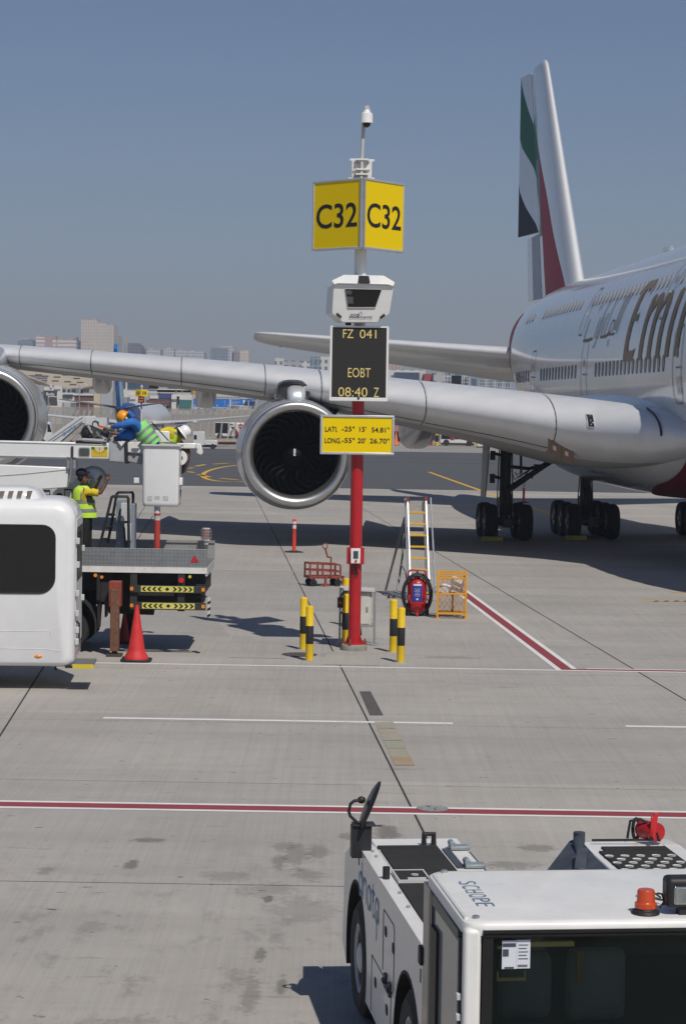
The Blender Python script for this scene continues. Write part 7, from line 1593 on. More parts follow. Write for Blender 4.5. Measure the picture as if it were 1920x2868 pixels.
WB = M('pale_roof_block', (.50, .48, .45), .7); PB = M('pink_roof_block', (.46, .30, .26), .7); TB = M('tan_roof_block', (.40, .32, .24), .7)
tower('small blue glass office block at the left end of the skyline', ((50, 62, 954, F_GLASS), (62, 92, 951, F_GLASS)), roofbits=((64, 80, 947, 951, WB),))
tower('long reddish building with white bands and pointed corner turrets left of the tall tower', ((101, 126, 944, F_BANDS), (126, 148, 942, PB), (148, 214, 951, F_BANDS)), roofbits=((103, 113, 938, 946, PB), (114, 120, 941, 946, TB), (141, 155, 941, 952, TB), (160, 176, 947, 952, PB), (194, 212, 949, 953, PB), (206, 213, 943, 950, PB)))
tower('tallest beige apartment tower, stepped down to the right, high above the wing', ((228, 274, 896, F_BEIGE), (274, 300, 905, F_BEIGE), (300, 320, 911, F_BEIGE)), roofbits=((232, 250, 893, 897, TB), (256, 270, 892, 897, TB), (276, 296, 902, 906, TB), (303, 316, 907, 912, TB)))
tower('plain tan slab tower half hidden behind the tall beige one', ((318, 332, 940, M('tan_wall', TAN, .8)),), Y=2650)
tower('dark unfinished building with bare floors below the tower crane', ((350, 394, 966, F_DARK), (394, 399, 974, F_DARK)), roofbits=((354, 390, 961, 966, M('bare_column', (.14, .13, .14), .8)),), name='unfinished_building', cat='building')
for (a, b, y, lab) in ((411, 448, 978, 'low white office with a flat roof, right of the unfinished building'), (460, 488, 977, 'low cream block left of a slightly wider white one on the skyline'), (490, 525, 982, 'low white block between the cream block and the glass office'), (526, 572, 985, 'long low cream row just left of the glass office')):
    tower(lab, ((a, b, y, F_WHITE),), roofbits=((a + 6, a + 18, y - 3, y + 1, WB),), name='office_block', cat='building')
tower('grey glass office block with a white framed annex left of the engine', ((590, 640, 974, F_GLASS), (640, 655, 972, F_WHITE)), roofbits=((616, 650, 969, 974, WB),), name='office_block', cat='building')
tower('brown stepped building with a white slab on top, right of the grey glass office', ((650, 672, 986, M('brown_wall', (.24, .19, .17), .8)), (672, 697, 982, F_BEIGE)), roofbits=((668, 678, 978, 984, TB), (684, 694, 981, 986, WB)), name='office_block', cat='building')
# tower crane
c = at(355, 975, 2480); cr = thing('tower_crane', 'slim yellowish tower crane with a long jib on the skyline', 'crane', (c.x, 2480, 0))
CRM = M('crane_yellow', (.42, .36, .22), .7)
def zc(py): return at(355, py, 2480).z
def dxc(px): return at(px, 950, 2480).x - c.x
m = MB(); m.bb(-1.0, 1.0, -1, 1, 0, zc(941)); m.obj('mast', CRM, cr); m = MB(); m.bb(dxc(346), dxc(386), -.6, .6, zc(944), zc(942)); m.obj('jib', CRM, cr); m = MB(); m.prism([(dxc(347), zc(943)), (0, zc(936)), (dxc(372), zc(943)), (0, zc(937.5))], -.3, .3); m.obj('tie_bar', CRM, cr)
# mid-distance offices right of the engine
tower('white framed office with dark blue glass wings behind the display board', ((845, 868, 1012, F_WHITE), (868, 897, 999, F_GLASS), (897, 925, 999, F_WHITE), (925, 960, 1006, F_GLASS)), Y=1100, name='office_building', cat='building')
tower('grey low hall with a lattice roof edge, left of the white framed office', ((770, 795, 1003, F_WHITE), (795, 848, 1010, F_GREY)), Y=1150, name='low_hall', cat='building')
tower('row of pink rounded silos seen beside the display board', ((1088, 1096, 1019, PB), (1099, 1106, 1022, PB), (1109, 1115, 1022, PB), (1117, 1123, 1024, PB)), Y=900, dep=5, name='silo_row', cat='silos')
tower('long low white shed with a pale roof under the tailplane', ((1086, 1190, 1036, F_WHITE),), Y=700, dep=20, name='shed', cat='building')
tower('dark blue glass hall under the tailplane', ((1106, 1174, 1043, M('hall_blue', (.05, .08, .13), .4)), (1174, 1187, 1043, WB)), Y=640, dep=20, name='glass_hall', cat='building')
tower('bright red block between the blue hall and grey block under the tailplane', ((1187, 1214, 1047, M('red_wall', (.33, .05, .06), .7)),), Y=630, dep=15, name='red_block', cat='building')
tower('plain grey block with slit windows under the tailplane', ((1214, 1243, 1044, F_GREY),), Y=620, dep=15, name='grey_block', cat='building')
# white lattice walkways under the tailplane
def lattice(px0, px1, py0, py1, Y, lab, nx, ny):
    c = at((px0 + px1) / 2, 1150, Y); t = thing('steel_gantry', lab, 'gantry', (c.x, Y, 0)); LM = bpy.data.materials.get('gantry_white') or M('gantry_white', (.62, .62, .61), .5)
    a, b = at(px0, py1, Y), at(px1, py0, Y); x0, x1, z0_, z1_ = a.x - c.x, b.x - c.x, a.z, b.z; r = (x1 - x0) / nx * .07
    m = MB()
    for k in range(nx + 1): x = x0 + (x1 - x0) * k / nx; m.bb(x - r, x + r, -r, r, 0, z1_)
    m.obj('upright', LM, t); m = MB()
    for k in range(ny + 1): z = z0_ + (z1_ - z0_) * k / ny; m.bb(x0, x1, -r * .9, r * .9, z - r, z + r)
    m.obj('cross_bar', LM, t)
lattice(1243, 1262, 1043, 1064, 420, 'narrow white steel gantry at the left under the tailplane', 2, 2); lattice(1292, 1314, 1053, 1070, 420, 'square white steel gantry in the middle under the tailplane', 3, 2); lattice(1342, 1392, 1064, 1080, 420, 'wide white steel gantry of many uprights under the tailplane', 8, 2); lattice(1392, 1428, 1072, 1084, 430, 'low white steel gantry nearest the fuselage under the tailplane', 5, 1)
tower('hazy blue glass office behind the steel gantries', ((1243, 1300, 1044, F_GLASS), (1310, 1345, 1056, F_GLASS), (1262, 1292, 1052, F_WHITE), (1345, 1430, 1060, F_GLASS)), Y=650, dep=20, name='office_building', cat='building')
# ------------------------------------------------------------------ terminal side, left of the inner engine
sh = thing('terminal_roof', 'huge beige curved shell roof with rows of slots behind the left engine', 'roof', at(150, 1140, 620) * 1.0); sh.location.z = 0
def S0(px, py, dy=0.): return at(px, py, 620 + dy) - Vector(sh.location)
up = [(30, 1002), (100, 1012), (180, 1028), (262, 1050), (300, 1068)]; lo = [(30, 1035), (66, 1050), (100, 1064), (140, 1079), (170, 1090), (236, 1087), (300, 1070)]
m = MB(); UPR = [up[min(int(k / 12 * 4), 3)] for k in range(13)]
def pl_(L_, t): k = min(int(t * (len(L_) - 1)), len(L_) - 2); f = t * (len(L_) - 1) - k; return L_[k][0] + (L_[k + 1][0] - L_[k][0]) * f, L_[k][1] + (L_[k + 1][1] - L_[k][1]) * f
R1 = [[S0(*pl_(up, k / 16), 90) for k in range(17)], [S0((pl_(up, k / 16)[0] + pl_(lo, k / 16)[0]) / 2, (pl_(up, k / 16)[1] + pl_(lo, k / 16)[1]) / 2 - 3, 45) for k in range(17)], [S0(*pl_(lo, k / 16), 0) for k in range(17)]]
R1 += [[p + Vector((0, 1, -1.2)) for p in R1[2]], [p + Vector((0, 2, -2.5)) for p in R1[0]]]
m.loft(R1, (False, False), closed=False); m.obj('shell', M('shell_beige', (.42, .36, .27), .7, var=.06, scale=.1), sh)
for k, (px, py) in enumerate(((108, 1050), (130, 1038), (127, 1054), (160, 1056), (185, 1050), (155, 1067), (190, 1069), (225, 1071), (205, 1077), (164, 1039), (215, 1060), (185, 1036))):
    p = S0(px, py, -1.5 - 0); d = S0(px, py, 0); m = MB(); q = S0(px, py, 30); q = d; m.box(q, (1.9, .6, .28), (.3, 0, .0)); m.obj('roof_slot', M('slot_brown', (.14, .10, .07), .8) if k == 0 else bpy.data.materials['slot_brown'], sh)
m = MB()
for k in range(5): a = S0(52 + k * 14, 1050 + k * 6.2, 6); b = S0(142, 1079, 6); m.bb(a.x, S0(142, 0, 6).x, 6, 7, a.z - .45, a.z)
m.obj('louvre', M('louvre_blue_grey', (.09, .11, .14), .6), sh)
def low(label, bits, Y, dep=14, name='terminal_building', cat='building', details=()):
    x0 = min(p[0] for p in bits); x1 = max(p[1] for p in bits); c = at((x0 + x1) / 2, 1140, Y); t = thing(name, label, cat, (c.x, Y, 0))
    for (a_, b_, yt, yb, mt, nm) in bits:
        p, q = at(a_, yb, Y), at(b_, yt, Y); m = MB(); m.bb(p.x - c.x, q.x - c.x, 0, dep, max(0, p.z), q.z); m.obj(nm, mt, t)
    for (a_, b_, yt, yb, mt, nm) in details:
        p, q = at(a_, yb, Y - .3), at(b_, yt, Y - .3); m = MB(); m.bb(p.x - c.x, q.x - c.x, -.3, .1, max(0, p.z), q.z); m.obj(nm, mt, t)
    return t
mw = M('building_white', (.60, .59, .57), .6, dirt=.2); mg = M('building_grey', (.33, .34, .35), .6, var=.1); md = M('building_dark', (.05, .05, .055), .5); mbr = M('building_maroon', (.13, .06, .05), .7, var=.3); mbe = M('building_beige', (.55, .46, .33), .7); mbl = M('building_blue_glass', (.05, .085, .15), .3, var=.2, scale=.2); mtl = M('building_teal', (.04, .15, .15), .5); mly = M('building_yellow', (.55, .38, .03), .6)
low('jumbled white and grey terminal buildings with plant rooms beneath the shell roof', ((88, 122, 1079, 1190, mg, 'wall'), (122, 175, 1084, 1190, mw, 'wall'), (175, 232, 1088, 1190, F_GREY, 'wall'), (225, 290, 1091, 1190, mg, 'wall')), 560, 10, details=((96, 105, 1088, 1094, md, 'window'), (108, 120, 1098, 1104, md, 'window'), (178, 184, 1090, 1099, md, 'window'), (190, 197, 1090, 1099, md, 'window'), (203, 212, 1090, 1099, md, 'window'), (232, 250, 1089, 1095, md, 'window'), (140, 146, 1075, 1086, mw, 'plant_room'), (152, 170, 1080, 1090, mw, 'plant_room')))
t = low('black hoarding with white lettering in front of the terminal', ((122, 160, 1094, 1136, md, 'panel'),), 520, 1, 'hoarding', 'hoarding'); c = at(141, 1105, 519.6) - Vector(t.location); m = MB(); text_into(m, 'flydy', (c.x, -.05, c.z), X_, Z_, 2.1, 1.0, .03); m.obj('lettering', mw, t)
t = low('white sign board with dark lines of text, right of the black hoarding', ((160, 209, 1100, 1124, mw, 'panel'),), 520, 1, 'sign_board', 'sign', details=((176, 204, 1105, 1108, md, 'text_line'), (176, 204, 1111, 1114, md, 'text_line'), (189, 190, 1115, 1122, md, 'text_line')))
low('brown shop front with a beige side wall below the shell roof', ((209, 262, 1106, 1200, mbr, 'wall'), (262, 281, 1103, 1200, mbe, 'wall')), 520, 8, 'shop_building', details=((205, 262, 1103, 1107, mw, 'roof_edge'), (162, 262, 1124, 1127, mw, 'canopy')))
low('plain light grey cube building left of the blue tail fin', ((282, 316, 1096, 1200, M('cube_grey', (.36, .38, .40), .6), 'wall'),), 500, 10, 'grey_cube_building')
low('long office with dark blue glass bands right of the blue tail fin', ((336, 545, 1054, 1112, mw, 'wall'),), 560, 20, 'glass_office', details=((340, 352, 1060, 1086, mbl, 'glazing'), (358, 445, 1064, 1088, mbl, 'glazing'), (449, 548, 1072, 1084, mbl, 'glazing'), (418, 470, 1079, 1091, mg, 'glazing'), (470, 545, 1086, 1096, mbl, 'glazing'), (395, 450, 1050, 1055, mw, 'roof_edge'), (500, 545, 1060, 1068, mw, 'glazing')))
low('beige building with a row of square openings behind the engine pylon', ((672, 760, 1090, 1120, F_LOW, 'wall'), (680, 690, 1082, 1092, mbe, 'parapet'), (700, 712, 1080, 1092, mbe, 'parapet'), (725, 740, 1083, 1092, mbe, 'parapet')), 600, 12, 'beige_building')
low('small grey glass block with a white sign left of the beige building', ((606, 672, 1075, 1120, F_GLASS, 'wall'),), 610, 12, 'glass_block', details=((617, 637, 1073, 1094, mw, 'sign_face'), (624, 632, 1079, 1088, mg, 'window')))
low('elevated road with a pale parapet crossing the whole view', ((440, 900, 1099, 1109, M('viaduct_concrete', (.47, .45, .41), .8), 'deck'), (440, 900, 1096, 1098, mw, 'guard_rail')), 480, 6, 'viaduct', 'viaduct', details=tuple((x, x + 4, 1109, 1180, mg, 'pillar') for x in (445, 510, 575, 655, 745, 830)))
low('cream domed kiosk with a golden dome, right of the shops', ((532, 562, 1106, 1120, mbe, 'wall'),), 470, 6, 'domed_kiosk', 'kiosk')
m = MB(); c = at(545, 1102, 470); m.ell((0, 3, c.z), (1.2, 1.2, 1.6), 16, 10); m.obj('dome', M('dome_gold', (.50, .30, .09), .5), bpy.data.objects['domed_kiosk'])
low('row of small shops with awnings and coloured fascias below the viaduct', ((362, 404, 1098, 1160, mw, 'wall'), (404, 442, 1100, 1160, mg, 'wall'), (442, 480, 1102, 1160, md, 'wall'), (480, 538, 1106, 1160, mw, 'wall')), 450, 5, 'shop_row', 'shops', details=((420, 444, 1108, 1116, mw, 'fascia'), (445, 477, 1104, 1116, M('fascia_blue', (.05, .06, .22), .5), 'fascia'), (410, 440, 1120, 1135, mbr, 'shopfront'), (440, 475, 1118, 1136, mbr, 'shopfront'), (500, 537, 1120, 1143, mtl, 'shopfront'), (480, 505, 1108, 1118, mw, 'fascia'), (364, 380, 1104, 1118, mw, 'shopfront'), (495, 502, 1110, 1138, md, 'shopfront')))
# road gantry signs
def road_sign(px0, px1, py0, py1, Y, mt, lab, marks=(), texts=()):
    c = at((px0 + px1) / 2, 1140, Y); t = thing('road_sign', lab, 'road sign', (c.x, Y, 0)); p, q = at(px0, py1, Y), at(px1, py0, Y)
    m = MB(); m.bb(p.x - c.x, q.x - c.x, 0, .2, p.z, q.z); m.obj('panel', mt, t)
    m = MB(); e = .09; x0, x1 = p.x - c.x, q.x - c.x
    for b_ in ((x0, x1, q.z - e, q.z), (x0, x1, p.z, p.z + e), (x0, x0 + e, p.z + e, q.z - e), (x1 - e, x1, p.z + e, q.z - e)): m.bb(b_[0], b_[1], -.03, .0, b_[2], b_[3])
    m.obj('border', mw, t)
    m = MB()
    for k in (-.35, .35): m.bb((x1 - x0) * k - .12, (x1 - x0) * k + .12, .2, .45, 0, p.z)
    m.obj('pole', mg, t)
    if marks or texts:
        m = MB()
        for (a_, b_, yt, yb) in marks: u, v = at(a_, yb, Y - .04), at(b_, yt, Y - .04); m.bb(u.x - c.x, v.x - c.x, -.05, -.035, u.z, v.z)
        for (s_, a_, b_, y_, hpx) in texts: o = at((a_ + b_) / 2, y_, Y - .04); text_into(m, s_, (o.x - c.x, -.05, o.z), X_, Z_, (b_ - a_) * Y / 6080, hpx * Y / 6080, .02)
        m.obj('lettering', mw, t)
SB = M('road_sign_blue', (.015, .16, .55), .5, var=.04); SBR = M('road_sign_brown', (.15, .02, .02), .5)
road_sign(540, 644, 1116, 1141, 400, SB, 'wide blue lane sign with four white arrows above the road', ((628.5, 629.5, 1121, 1138),) + tuple((x - 2.5, x + 2.5, y0_, y0_ + 1.2) for x in (546, 577, 608, 639) for y0_ in (1134, 1137)) + tuple((x - .9, x + .9, 1133, 1138) for x in (546, 577, 608, 639)), (('< \\ ^', 598, 604, 1128, 3), ))
road_sign(646, 719, 1116, 1136, 398, SB, 'shorter blue direction sign with two columns of writing, right of the lane sign', ((680, 687, 1120, 1130), (692, 700, 1124, 1126), (692, 700, 1130, 1131), (706, 716, 1120, 1121.5), (704, 716, 1125, 1127), (706, 716, 1131, 1133)), (('TO E 11', 649, 672, 1119, 3), ('Al Garhoud', 649, 672, 1126, 3), ('Al Twar', 649, 664, 1131, 3)))
road_sign(691, 720, 1106, 1116, 397, SBR, 'small brown sign above the blue direction sign', ((706, 712, 1108, 1114), (694, 703, 1109, 1111), (715, 718, 1108, 1113)))
low('pale sand coloured boundary wall right of the fence', ((611, 720, 1146, 1175, M('boundary_wall', (.40, .36, .30), .85, dirt=.2), 'wall'),), 390, 1, 'boundary_wall', 'wall')
# fence along the airfield with posts, and lamp posts
FEN = M('fence_wire_grey', (.30, .28, .25), .7, alpha=.42, var=.1); FPS = M('fence_post_grey', (.33, .325, .31), .6)
c = at(400, 1185, 372); fe = thing('perimeter_fence', 'long grey wire perimeter fence with pale posts on the far side of the airfield', 'fence', (0, 372, 0))
z1_ = at(400, 1143, 372).z
m = MB(); m.quad((-90, 0, .3), (95, 0, .3), (95, 0, z1_), (-90, 0, z1_)); m.quad((-90, .05, .3), (95, .05, .3), (95, .05, z1_), (-90, .05, z1_)); m.obj('wire_panel', FEN, fe)
for k in range(47): x = -90 + k * 2.2; m = MB(); m.bb(x - .06, x + .06, -.08, .0, 0, z1_ + .5); m.box((x, -.15, z1_ + .55), (.06, .5, .06), (.6, 0, 0)); m.obj('post', FPS, fe)
m = MB(); m.bb(-90, 95, -.2, .2, 0, .9); m.obj('kerb_wall', M('fence_base', (.28, .26, .23), .85, var=.2, scale=.6), fe)
rb = random.Random(5)
for k in range(34):
    px = 98 + k * 18.5 + rb.uniform(-3, 3)
    if 700 < px < 1000: continue
    c = gr(px, 1183); c.y = 340 + rb.uniform(-4, 4); c = at(px, 1183, c.y); t = thing('blade_barrier', 'slanted white barrier blade in the row before the perimeter fence', 'barrier', (c.x, c.y, 0), 0, 'white barrier blades along the fence')
    m = MB(); h = at(px, 1150, c.y).z; m.prism([(-.1, 0), (.12, 0), (.55, h), (.35, h)], -.1, .1); m.prism([(.4, h * .75), (.75, h * .98), (.55, h * 1.05), (.3, h * .85)], -.12, .12); m.obj('blade', FPS, t)
for (px, pyt, Y, lab) in ((222, 1077, 470, 'thin lamp post beside the brown shop front'), (492, 1050, 460, 'thin lamp post in front of the glass office, by the left flap fairing'), (509, 1046, 455, 'taller lamp post in front of the glass office'), (135, 1112, 440, 'short lamp post before the black hoarding'), (627, 1150, 385, 'curved lamp post by the sand coloured wall'), (1267, 1206, 330, 'thin pole before the right hand buses'), (1330, 1212, 325, 'thin pole at the right end of the buses')):
    c = at(px, 1200, Y); t = thing('lamp_post', lab, 'lamp post', (c.x, Y, 0)); h = at(px, pyt, Y).z; m = MB(); m.cyl((0, 0, 0), (0, 0, h), .12, .08, 8); m.obj('pole', FPS, t)
    if Y > 380: m = MB(); m.tube([(0, 0, h), (.8, 0, h + .12), (1.5, 0, h + .1)], .07, 6); m.box((1.5, 0, h + .08), (.7, .3, .14)); m.obj('lamp_head', mw, t)
# the other gate's sign post
Y = 262.; c = at(396, 1180, Y); t = thing('stand_post', 'distant white stand post with two yellow C18 boards and a red display', 'post', (c.x, Y, 0))
def LS2(px, py): return at(px, py, Y) - Vector((c.x, Y, 0))
m = MB(); m.cyl((0, 0, 0), (0, 0, LS2(396, 1078).z), .14, .10, 10); m.lathe([(.02, LS2(0, 1074).z), (.16, LS2(0, 1075).z), (.16, LS2(0, 1079).z), (.02, LS2(0, 1080).z)], n=10); m.obj('pole', mw, t)
for (a_, b_, dy) in ((380, 396, 0), (397, 414, 0)):
    p, q = LS2(a_, 1110), LS2(b_, 1091); m = MB(); sg = -1 if a_ < 390 else 1; m.prism([(p.x, 0 if sg > 0 else .5), (q.x, .5 if sg > 0 else 0), (q.x, .6 if sg > 0 else .1), (p.x, .1 if sg > 0 else .6)], p.z, q.z, 'Z'); m.v = [(x, y - .8, z) for x, y, z in m.v]; o = m.obj('gate_board', YELLOW_SIGN, t)
    m = MB(); U = Vector((q.x - p.x, .5 * sg, 0)).normalized(); text_into(m, 'C18', ((p.x + q.x) / 2, -.60, (p.z + q.z) / 2), U, Z_, (q.x - p.x) * .75, .36, .03); m.obj('lettering', LETTER_BLACK, o)
p, q = LS2(388, 1128), LS2(405, 1110); m = MB(); m.bb(p.x, q.x, -.6, -.4, p.z, q.z); ds = m.obj('display', BLACK, t); m = MB(); text_into(m, 'B 738', (0, -.61, p.z + (q.z - p.z) * .70), X_, Z_, .55, .18, .04); text_into(m, '10:15', (0, -.61, p.z + (q.z - p.z) * .3), X_, Z_, .5, .18, .04); m.obj('display_text', M('led_red', (.8, .15, .03), .5, emit=.6), ds)
# ------------------------------------------------------------------ blue and white jet seen from behind
JB = M('jet_blue', (.02, .13, .40), .35, coat=.5, var=.05); JD = M('jet_deep_blue', (.012, .045, .22), .35, coat=.5); JL = M('jet_light_blue', (.16, .48, .72), .35, coat=.5); JW = M('jet_white', (.62, .62, .62), .3, coat=.5); JG = M('jet_grey', (.16, .155, .15), .5)
jc = at(331, 1150, 262); ja = radians(-5); jet = thing('small_jet', 'blue and white twin jet seen from behind across the taxiway', 'airliner', (jc.x, 262, 0), ja)
JD0 = 262.
def LJ(px, py, y=0.): return at(px, py, JD0 + y) - Vector((jc.x, JD0, 0))
zf = 3.45
m = MB(); m.loft([[(r * cos(2 * pi * i / 28), y, zc_ + r * sin(2 * pi * i / 28) * 1.05) for i in range(28)] for y, r, zc_ in ((-.6, .10, 4.6), (0, .35, 4.55), (1.5, .75, 4.4), (4, 1.25, 4.05), (7, 1.62, 3.7), (10, 1.84, 3.5), (14, 1.88, 3.45), (26, 1.88, 3.45), (31, 1.3, 3.3), (33, .3, 3.1))], mis=lambda k, i: 0 if k < 4 else 1); m.obj('fuselage', [JD, JW], jet)
m = MB(); zt_ = LJ(331, 965).z; m.loft([[(x * th, y, z) for x, y in ((-1, .5), (-1, 1), (-.5, 2.6), (0, 3.2), (.5, 2.6), (1, 1), (1, .5))] for th, z, in ((.26, 4.4),)] + [[(x * .22, y0_ + y * k, z) for x, y in ((-1, .1), (-1, 1), (-.5, 2.6), (0, 3.2), (.5, 2.6), (1, 1), (1, .1))] for z, y0_, k in ((6.5, -.6, 1.3), (9, -1.6, 1.0), (zt_ - .6, -2.2, .8), (zt_, -1.9, .5))], mis=lambda k, i: 0 if i in (0, 1, 6) else 1); fn = m.obj('fin', [JB, JL], jet)
m = MB(); m.loft([[(.28, y, z), (.30, y + .5, z)] for z, y in ((4.6, .9), (5.4, .3), (6.6, -.2), (8.5, -1.0), (10.5, -1.8))], (False, False), closed=False); m.obj('fin_stripe', JW, fn)
m = MB(); m.ell((.0, -.3, 4.62), (.3, .3, .3), 12, 8); m.obj('exhaust', BLACK, jet)
for sg in (-1, 1):
    m = MB(); m.loft([[(sg * l, y + c_ * u, z + e * th) for u, e in ((0, 0), (.5, 1), (1, 0), (.5, -1))] for l, y, c_, z, th in ((.5, .9, 3.4, 4.75, .16), (3.8, 0.2, 2.3, 5.25, .10), (7.2, -.6, 1.2, 5.65, .05))], smooth=False); m.obj('tailplane', JG, jet)
    m = MB(); m.loft([[(sg * l, y + c_ * u, z + e * th) for u, e in ((0, 0), (.3, 1), (.7, 1), (1, 0), (.6, -1))] for l, y, c_, z, th in ((1.2, 12, 7.5, 2.7, .4), (6, 13.5, 4.2, 3.1, .22), (17, 9.5, 1.5, 4.2, .07))], smooth=False); w_ = m.obj('wing', JW, jet)
    for l in (4.2, 7.5): m = MB(); m.ell((sg * l, 13.5 - (l - 4) * .3, 2.85 + l * .03), (.25, 1.7, .25), 10, 8); m.obj('flap_fairing', JW, w_)
    m = MB(); m.lathe([(.45, -2.2), (.75, -1), (.95, 1), (.85, 2)], (sg * 4.8, 17, 1.75), 'Y', 20); m.obj('engine', JB, jet)
    m = MB(); m.cyl((sg * 2.9, 15, 2.6), (sg * 2.9, 15, .5), .16, None, 8); g_ = m.obj('landing_gear', GREY, jet); m = MB(); m.cyl((sg * 2.9 - .45, 15, .55), (sg * 2.9 + .45, 15, .55), .55, None, 18); m.obj('wheel', RUBBER, g_)
# ------------------------------------------------------------------ ground vehicles beyond the taxiway
# passenger stairs
Y = 257.; c = at(215, 1240, Y); st = thing('boarding_stairs', 'white mobile boarding stairs with a slanted flight beside the blue jet', 'boarding stairs', (c.x, Y, 0))
def L3(px, py, dy=0.): v = at(px, py, Y + dy) - Vector((c.x, Y, 0)); return v
zo = L3(215, 1246).z
def Pz(px, py): v = L3(px, py); return (v.x, v.z - zo)
m = MB(); m.prism([Pz(*q) for q in ((131, 1238), (131, 1222), (222, 1158), (262, 1158), (262, 1178), (228, 1178), (160, 1238))], 0, .12); m.prism([Pz(*q) for q in ((131, 1238), (131, 1222), (222, 1158), (262, 1158), (262, 1178), (228, 1178), (160, 1238))], 2.2, 2.3); fl = m.obj('side_panel', JW, st)
m = MB(); m.prism([Pz(*q) for q in ((135, 1240), (135, 1236), (230, 1172), (262, 1172), (262, 1178), (230, 1178), (146, 1240))], .12, 2.2); m.obj('steps', LIGHT_GREY, st)
for (y0_, y1_) in ((1228, 1162), (1236, 1172)): m = MB(); a, b = Pz(137, y0_), Pz(232, y1_); m.tube([(a[0], -.03, a[1]), (b[0], -.03, b[1])], .05, 5); m.obj('rail', GREY, fl)
o = L3(197, 1201); d_ = (Vector((L3(225, 1181).x, 0, L3(225, 1181).z)) - Vector((L3(172, 1219).x, 0, L3(172, 1219).z))).normalized(); logo((L3(178, 1215).x, -.05, L3(178, 1215).z - zo), d_, Vector((-d_.z, 0, d_.x)), .40, M('logo_sky_blue', (.10, .33, .55), .5), 'lettering', fl, .16)
m = MB(); p, q = Pz(240, 1188), Pz(300, 1163); m.bb(p[0], q[0], -.1, 2.4, p[1], q[1]); m.obj('platform', JW, st)
m = MB(); q = L3(268, 1182); m.tube([(q.x + .35 * cos(a), -.14, q.z - zo + .0 + .42 * sin(a)) for a in [radians(-70 + 30 * k) for k in range(11)]], .07, 6); m.tube([(q.x + .35, -.14, q.z - zo + .35), (q.x + .35, -.14, q.z - zo - .4)], .07, 6); m.obj('big_letter', M('logo_navy', (.02, .06, .12), .5), st)
m = MB(); p, q = Pz(190, 1244), Pz(312, 1234); m.bb(p[0], q[0], .2, 2.0, p[1], q[1]); m.obj('chassis', M('stairs_chassis', (.22, .25, .28), .6), st)
m = MB(); m.tube([(Pz(258, 1178)[0], 1.0, Pz(258, 1178)[1]), (Pz(190, 1236)[0], 1.0, Pz(190, 1236)[1])], .14, 6); m.tube([(Pz(262, 1180)[0], 1.0, Pz(262, 1180)[1]), (Pz(290, 1236)[0], 1.0, Pz(290, 1236)[1])], .12, 6); m.obj('lift_strut', LIGHT_GREY, st)
for px in (200, 276): m = MB(); a = Pz(px, 1240); m.lathe([(.1, -.15), (.36, -.15), (.4, 0), (.36, .15), (.1, .15)], (a[0], .2, .4), 'Y', 16); m.obj('wheel', RUBBER, st)
def truck(px0, px1, py0, py1, Y, lab, kind):
    c = at((px0 + px1) / 2, py1, Y); t = thing({'van': 'service_van', 'gpu': 'ground_power_unit', 'bus': 'apron_bus', 'box': 'cargo_container'}[kind], lab, {'van': 'van', 'gpu': 'ground power unit', 'bus': 'bus', 'box': 'container'}[kind], (c.x, Y, 0))
    w = (px1 - px0) * Y / 6080; h = (py1 - py0) * Y / 6080; return t, w, h
t, w, h = truck(112, 146, 1182, 1246, 272, 'white service van parked between the left engine and the boarding stairs', 'van')
m = MB(); m.prism([(-w / 2, .45), (w / 2, .45), (w / 2, h * .5), (w * .3, h * .95), (w * .1, h), (-w / 2, h)], 0, 1.9); m.obj('body', JW, t, bevel=.06); m = MB(); m.prism([(w * .12, h * .55), (w * .46, h * .55), (w * .3, h * .88), (w * .12, h * .88)], -.02, .03); m.obj('window', GLASS_DARK, t)
for x in (-.32, .3): m = MB(); m.cyl((w * x, -.02, .36), (w * x, .25, .36), .36, None, 16); m.obj('wheel', RUBBER, t)
t, w, h = truck(540, 608, 1204, 1253, 258, 'white cab and flatbed ground power unit on the taxiway edge left of the engine', 'gpu')
m = MB(); m.bb(-w / 2, -w * .02, 0, 1.6, .45, h); m.obj('cab', JW, t, bevel=.05); m = MB(); m.bb(-w * .02, w / 2, 0, 1.6, .5, h * .52); m.obj('bed', JW, t, bevel=.05); m = MB(); m.bb(-w * .46, -w * .34, -.03, .02, h * .55, h * .8); m.obj('window', BLACK, t); m = MB(); m.bb(-w * .4, w * .45, .2, 1.4, .25, .5); m.obj('chassis', DARK, t)
for x in (-.3, .32): m = MB(); m.cyl((w * x, -.02, .32), (w * x, .25, .32), .32, None, 16); m.obj('wheel', RUBBER, t)
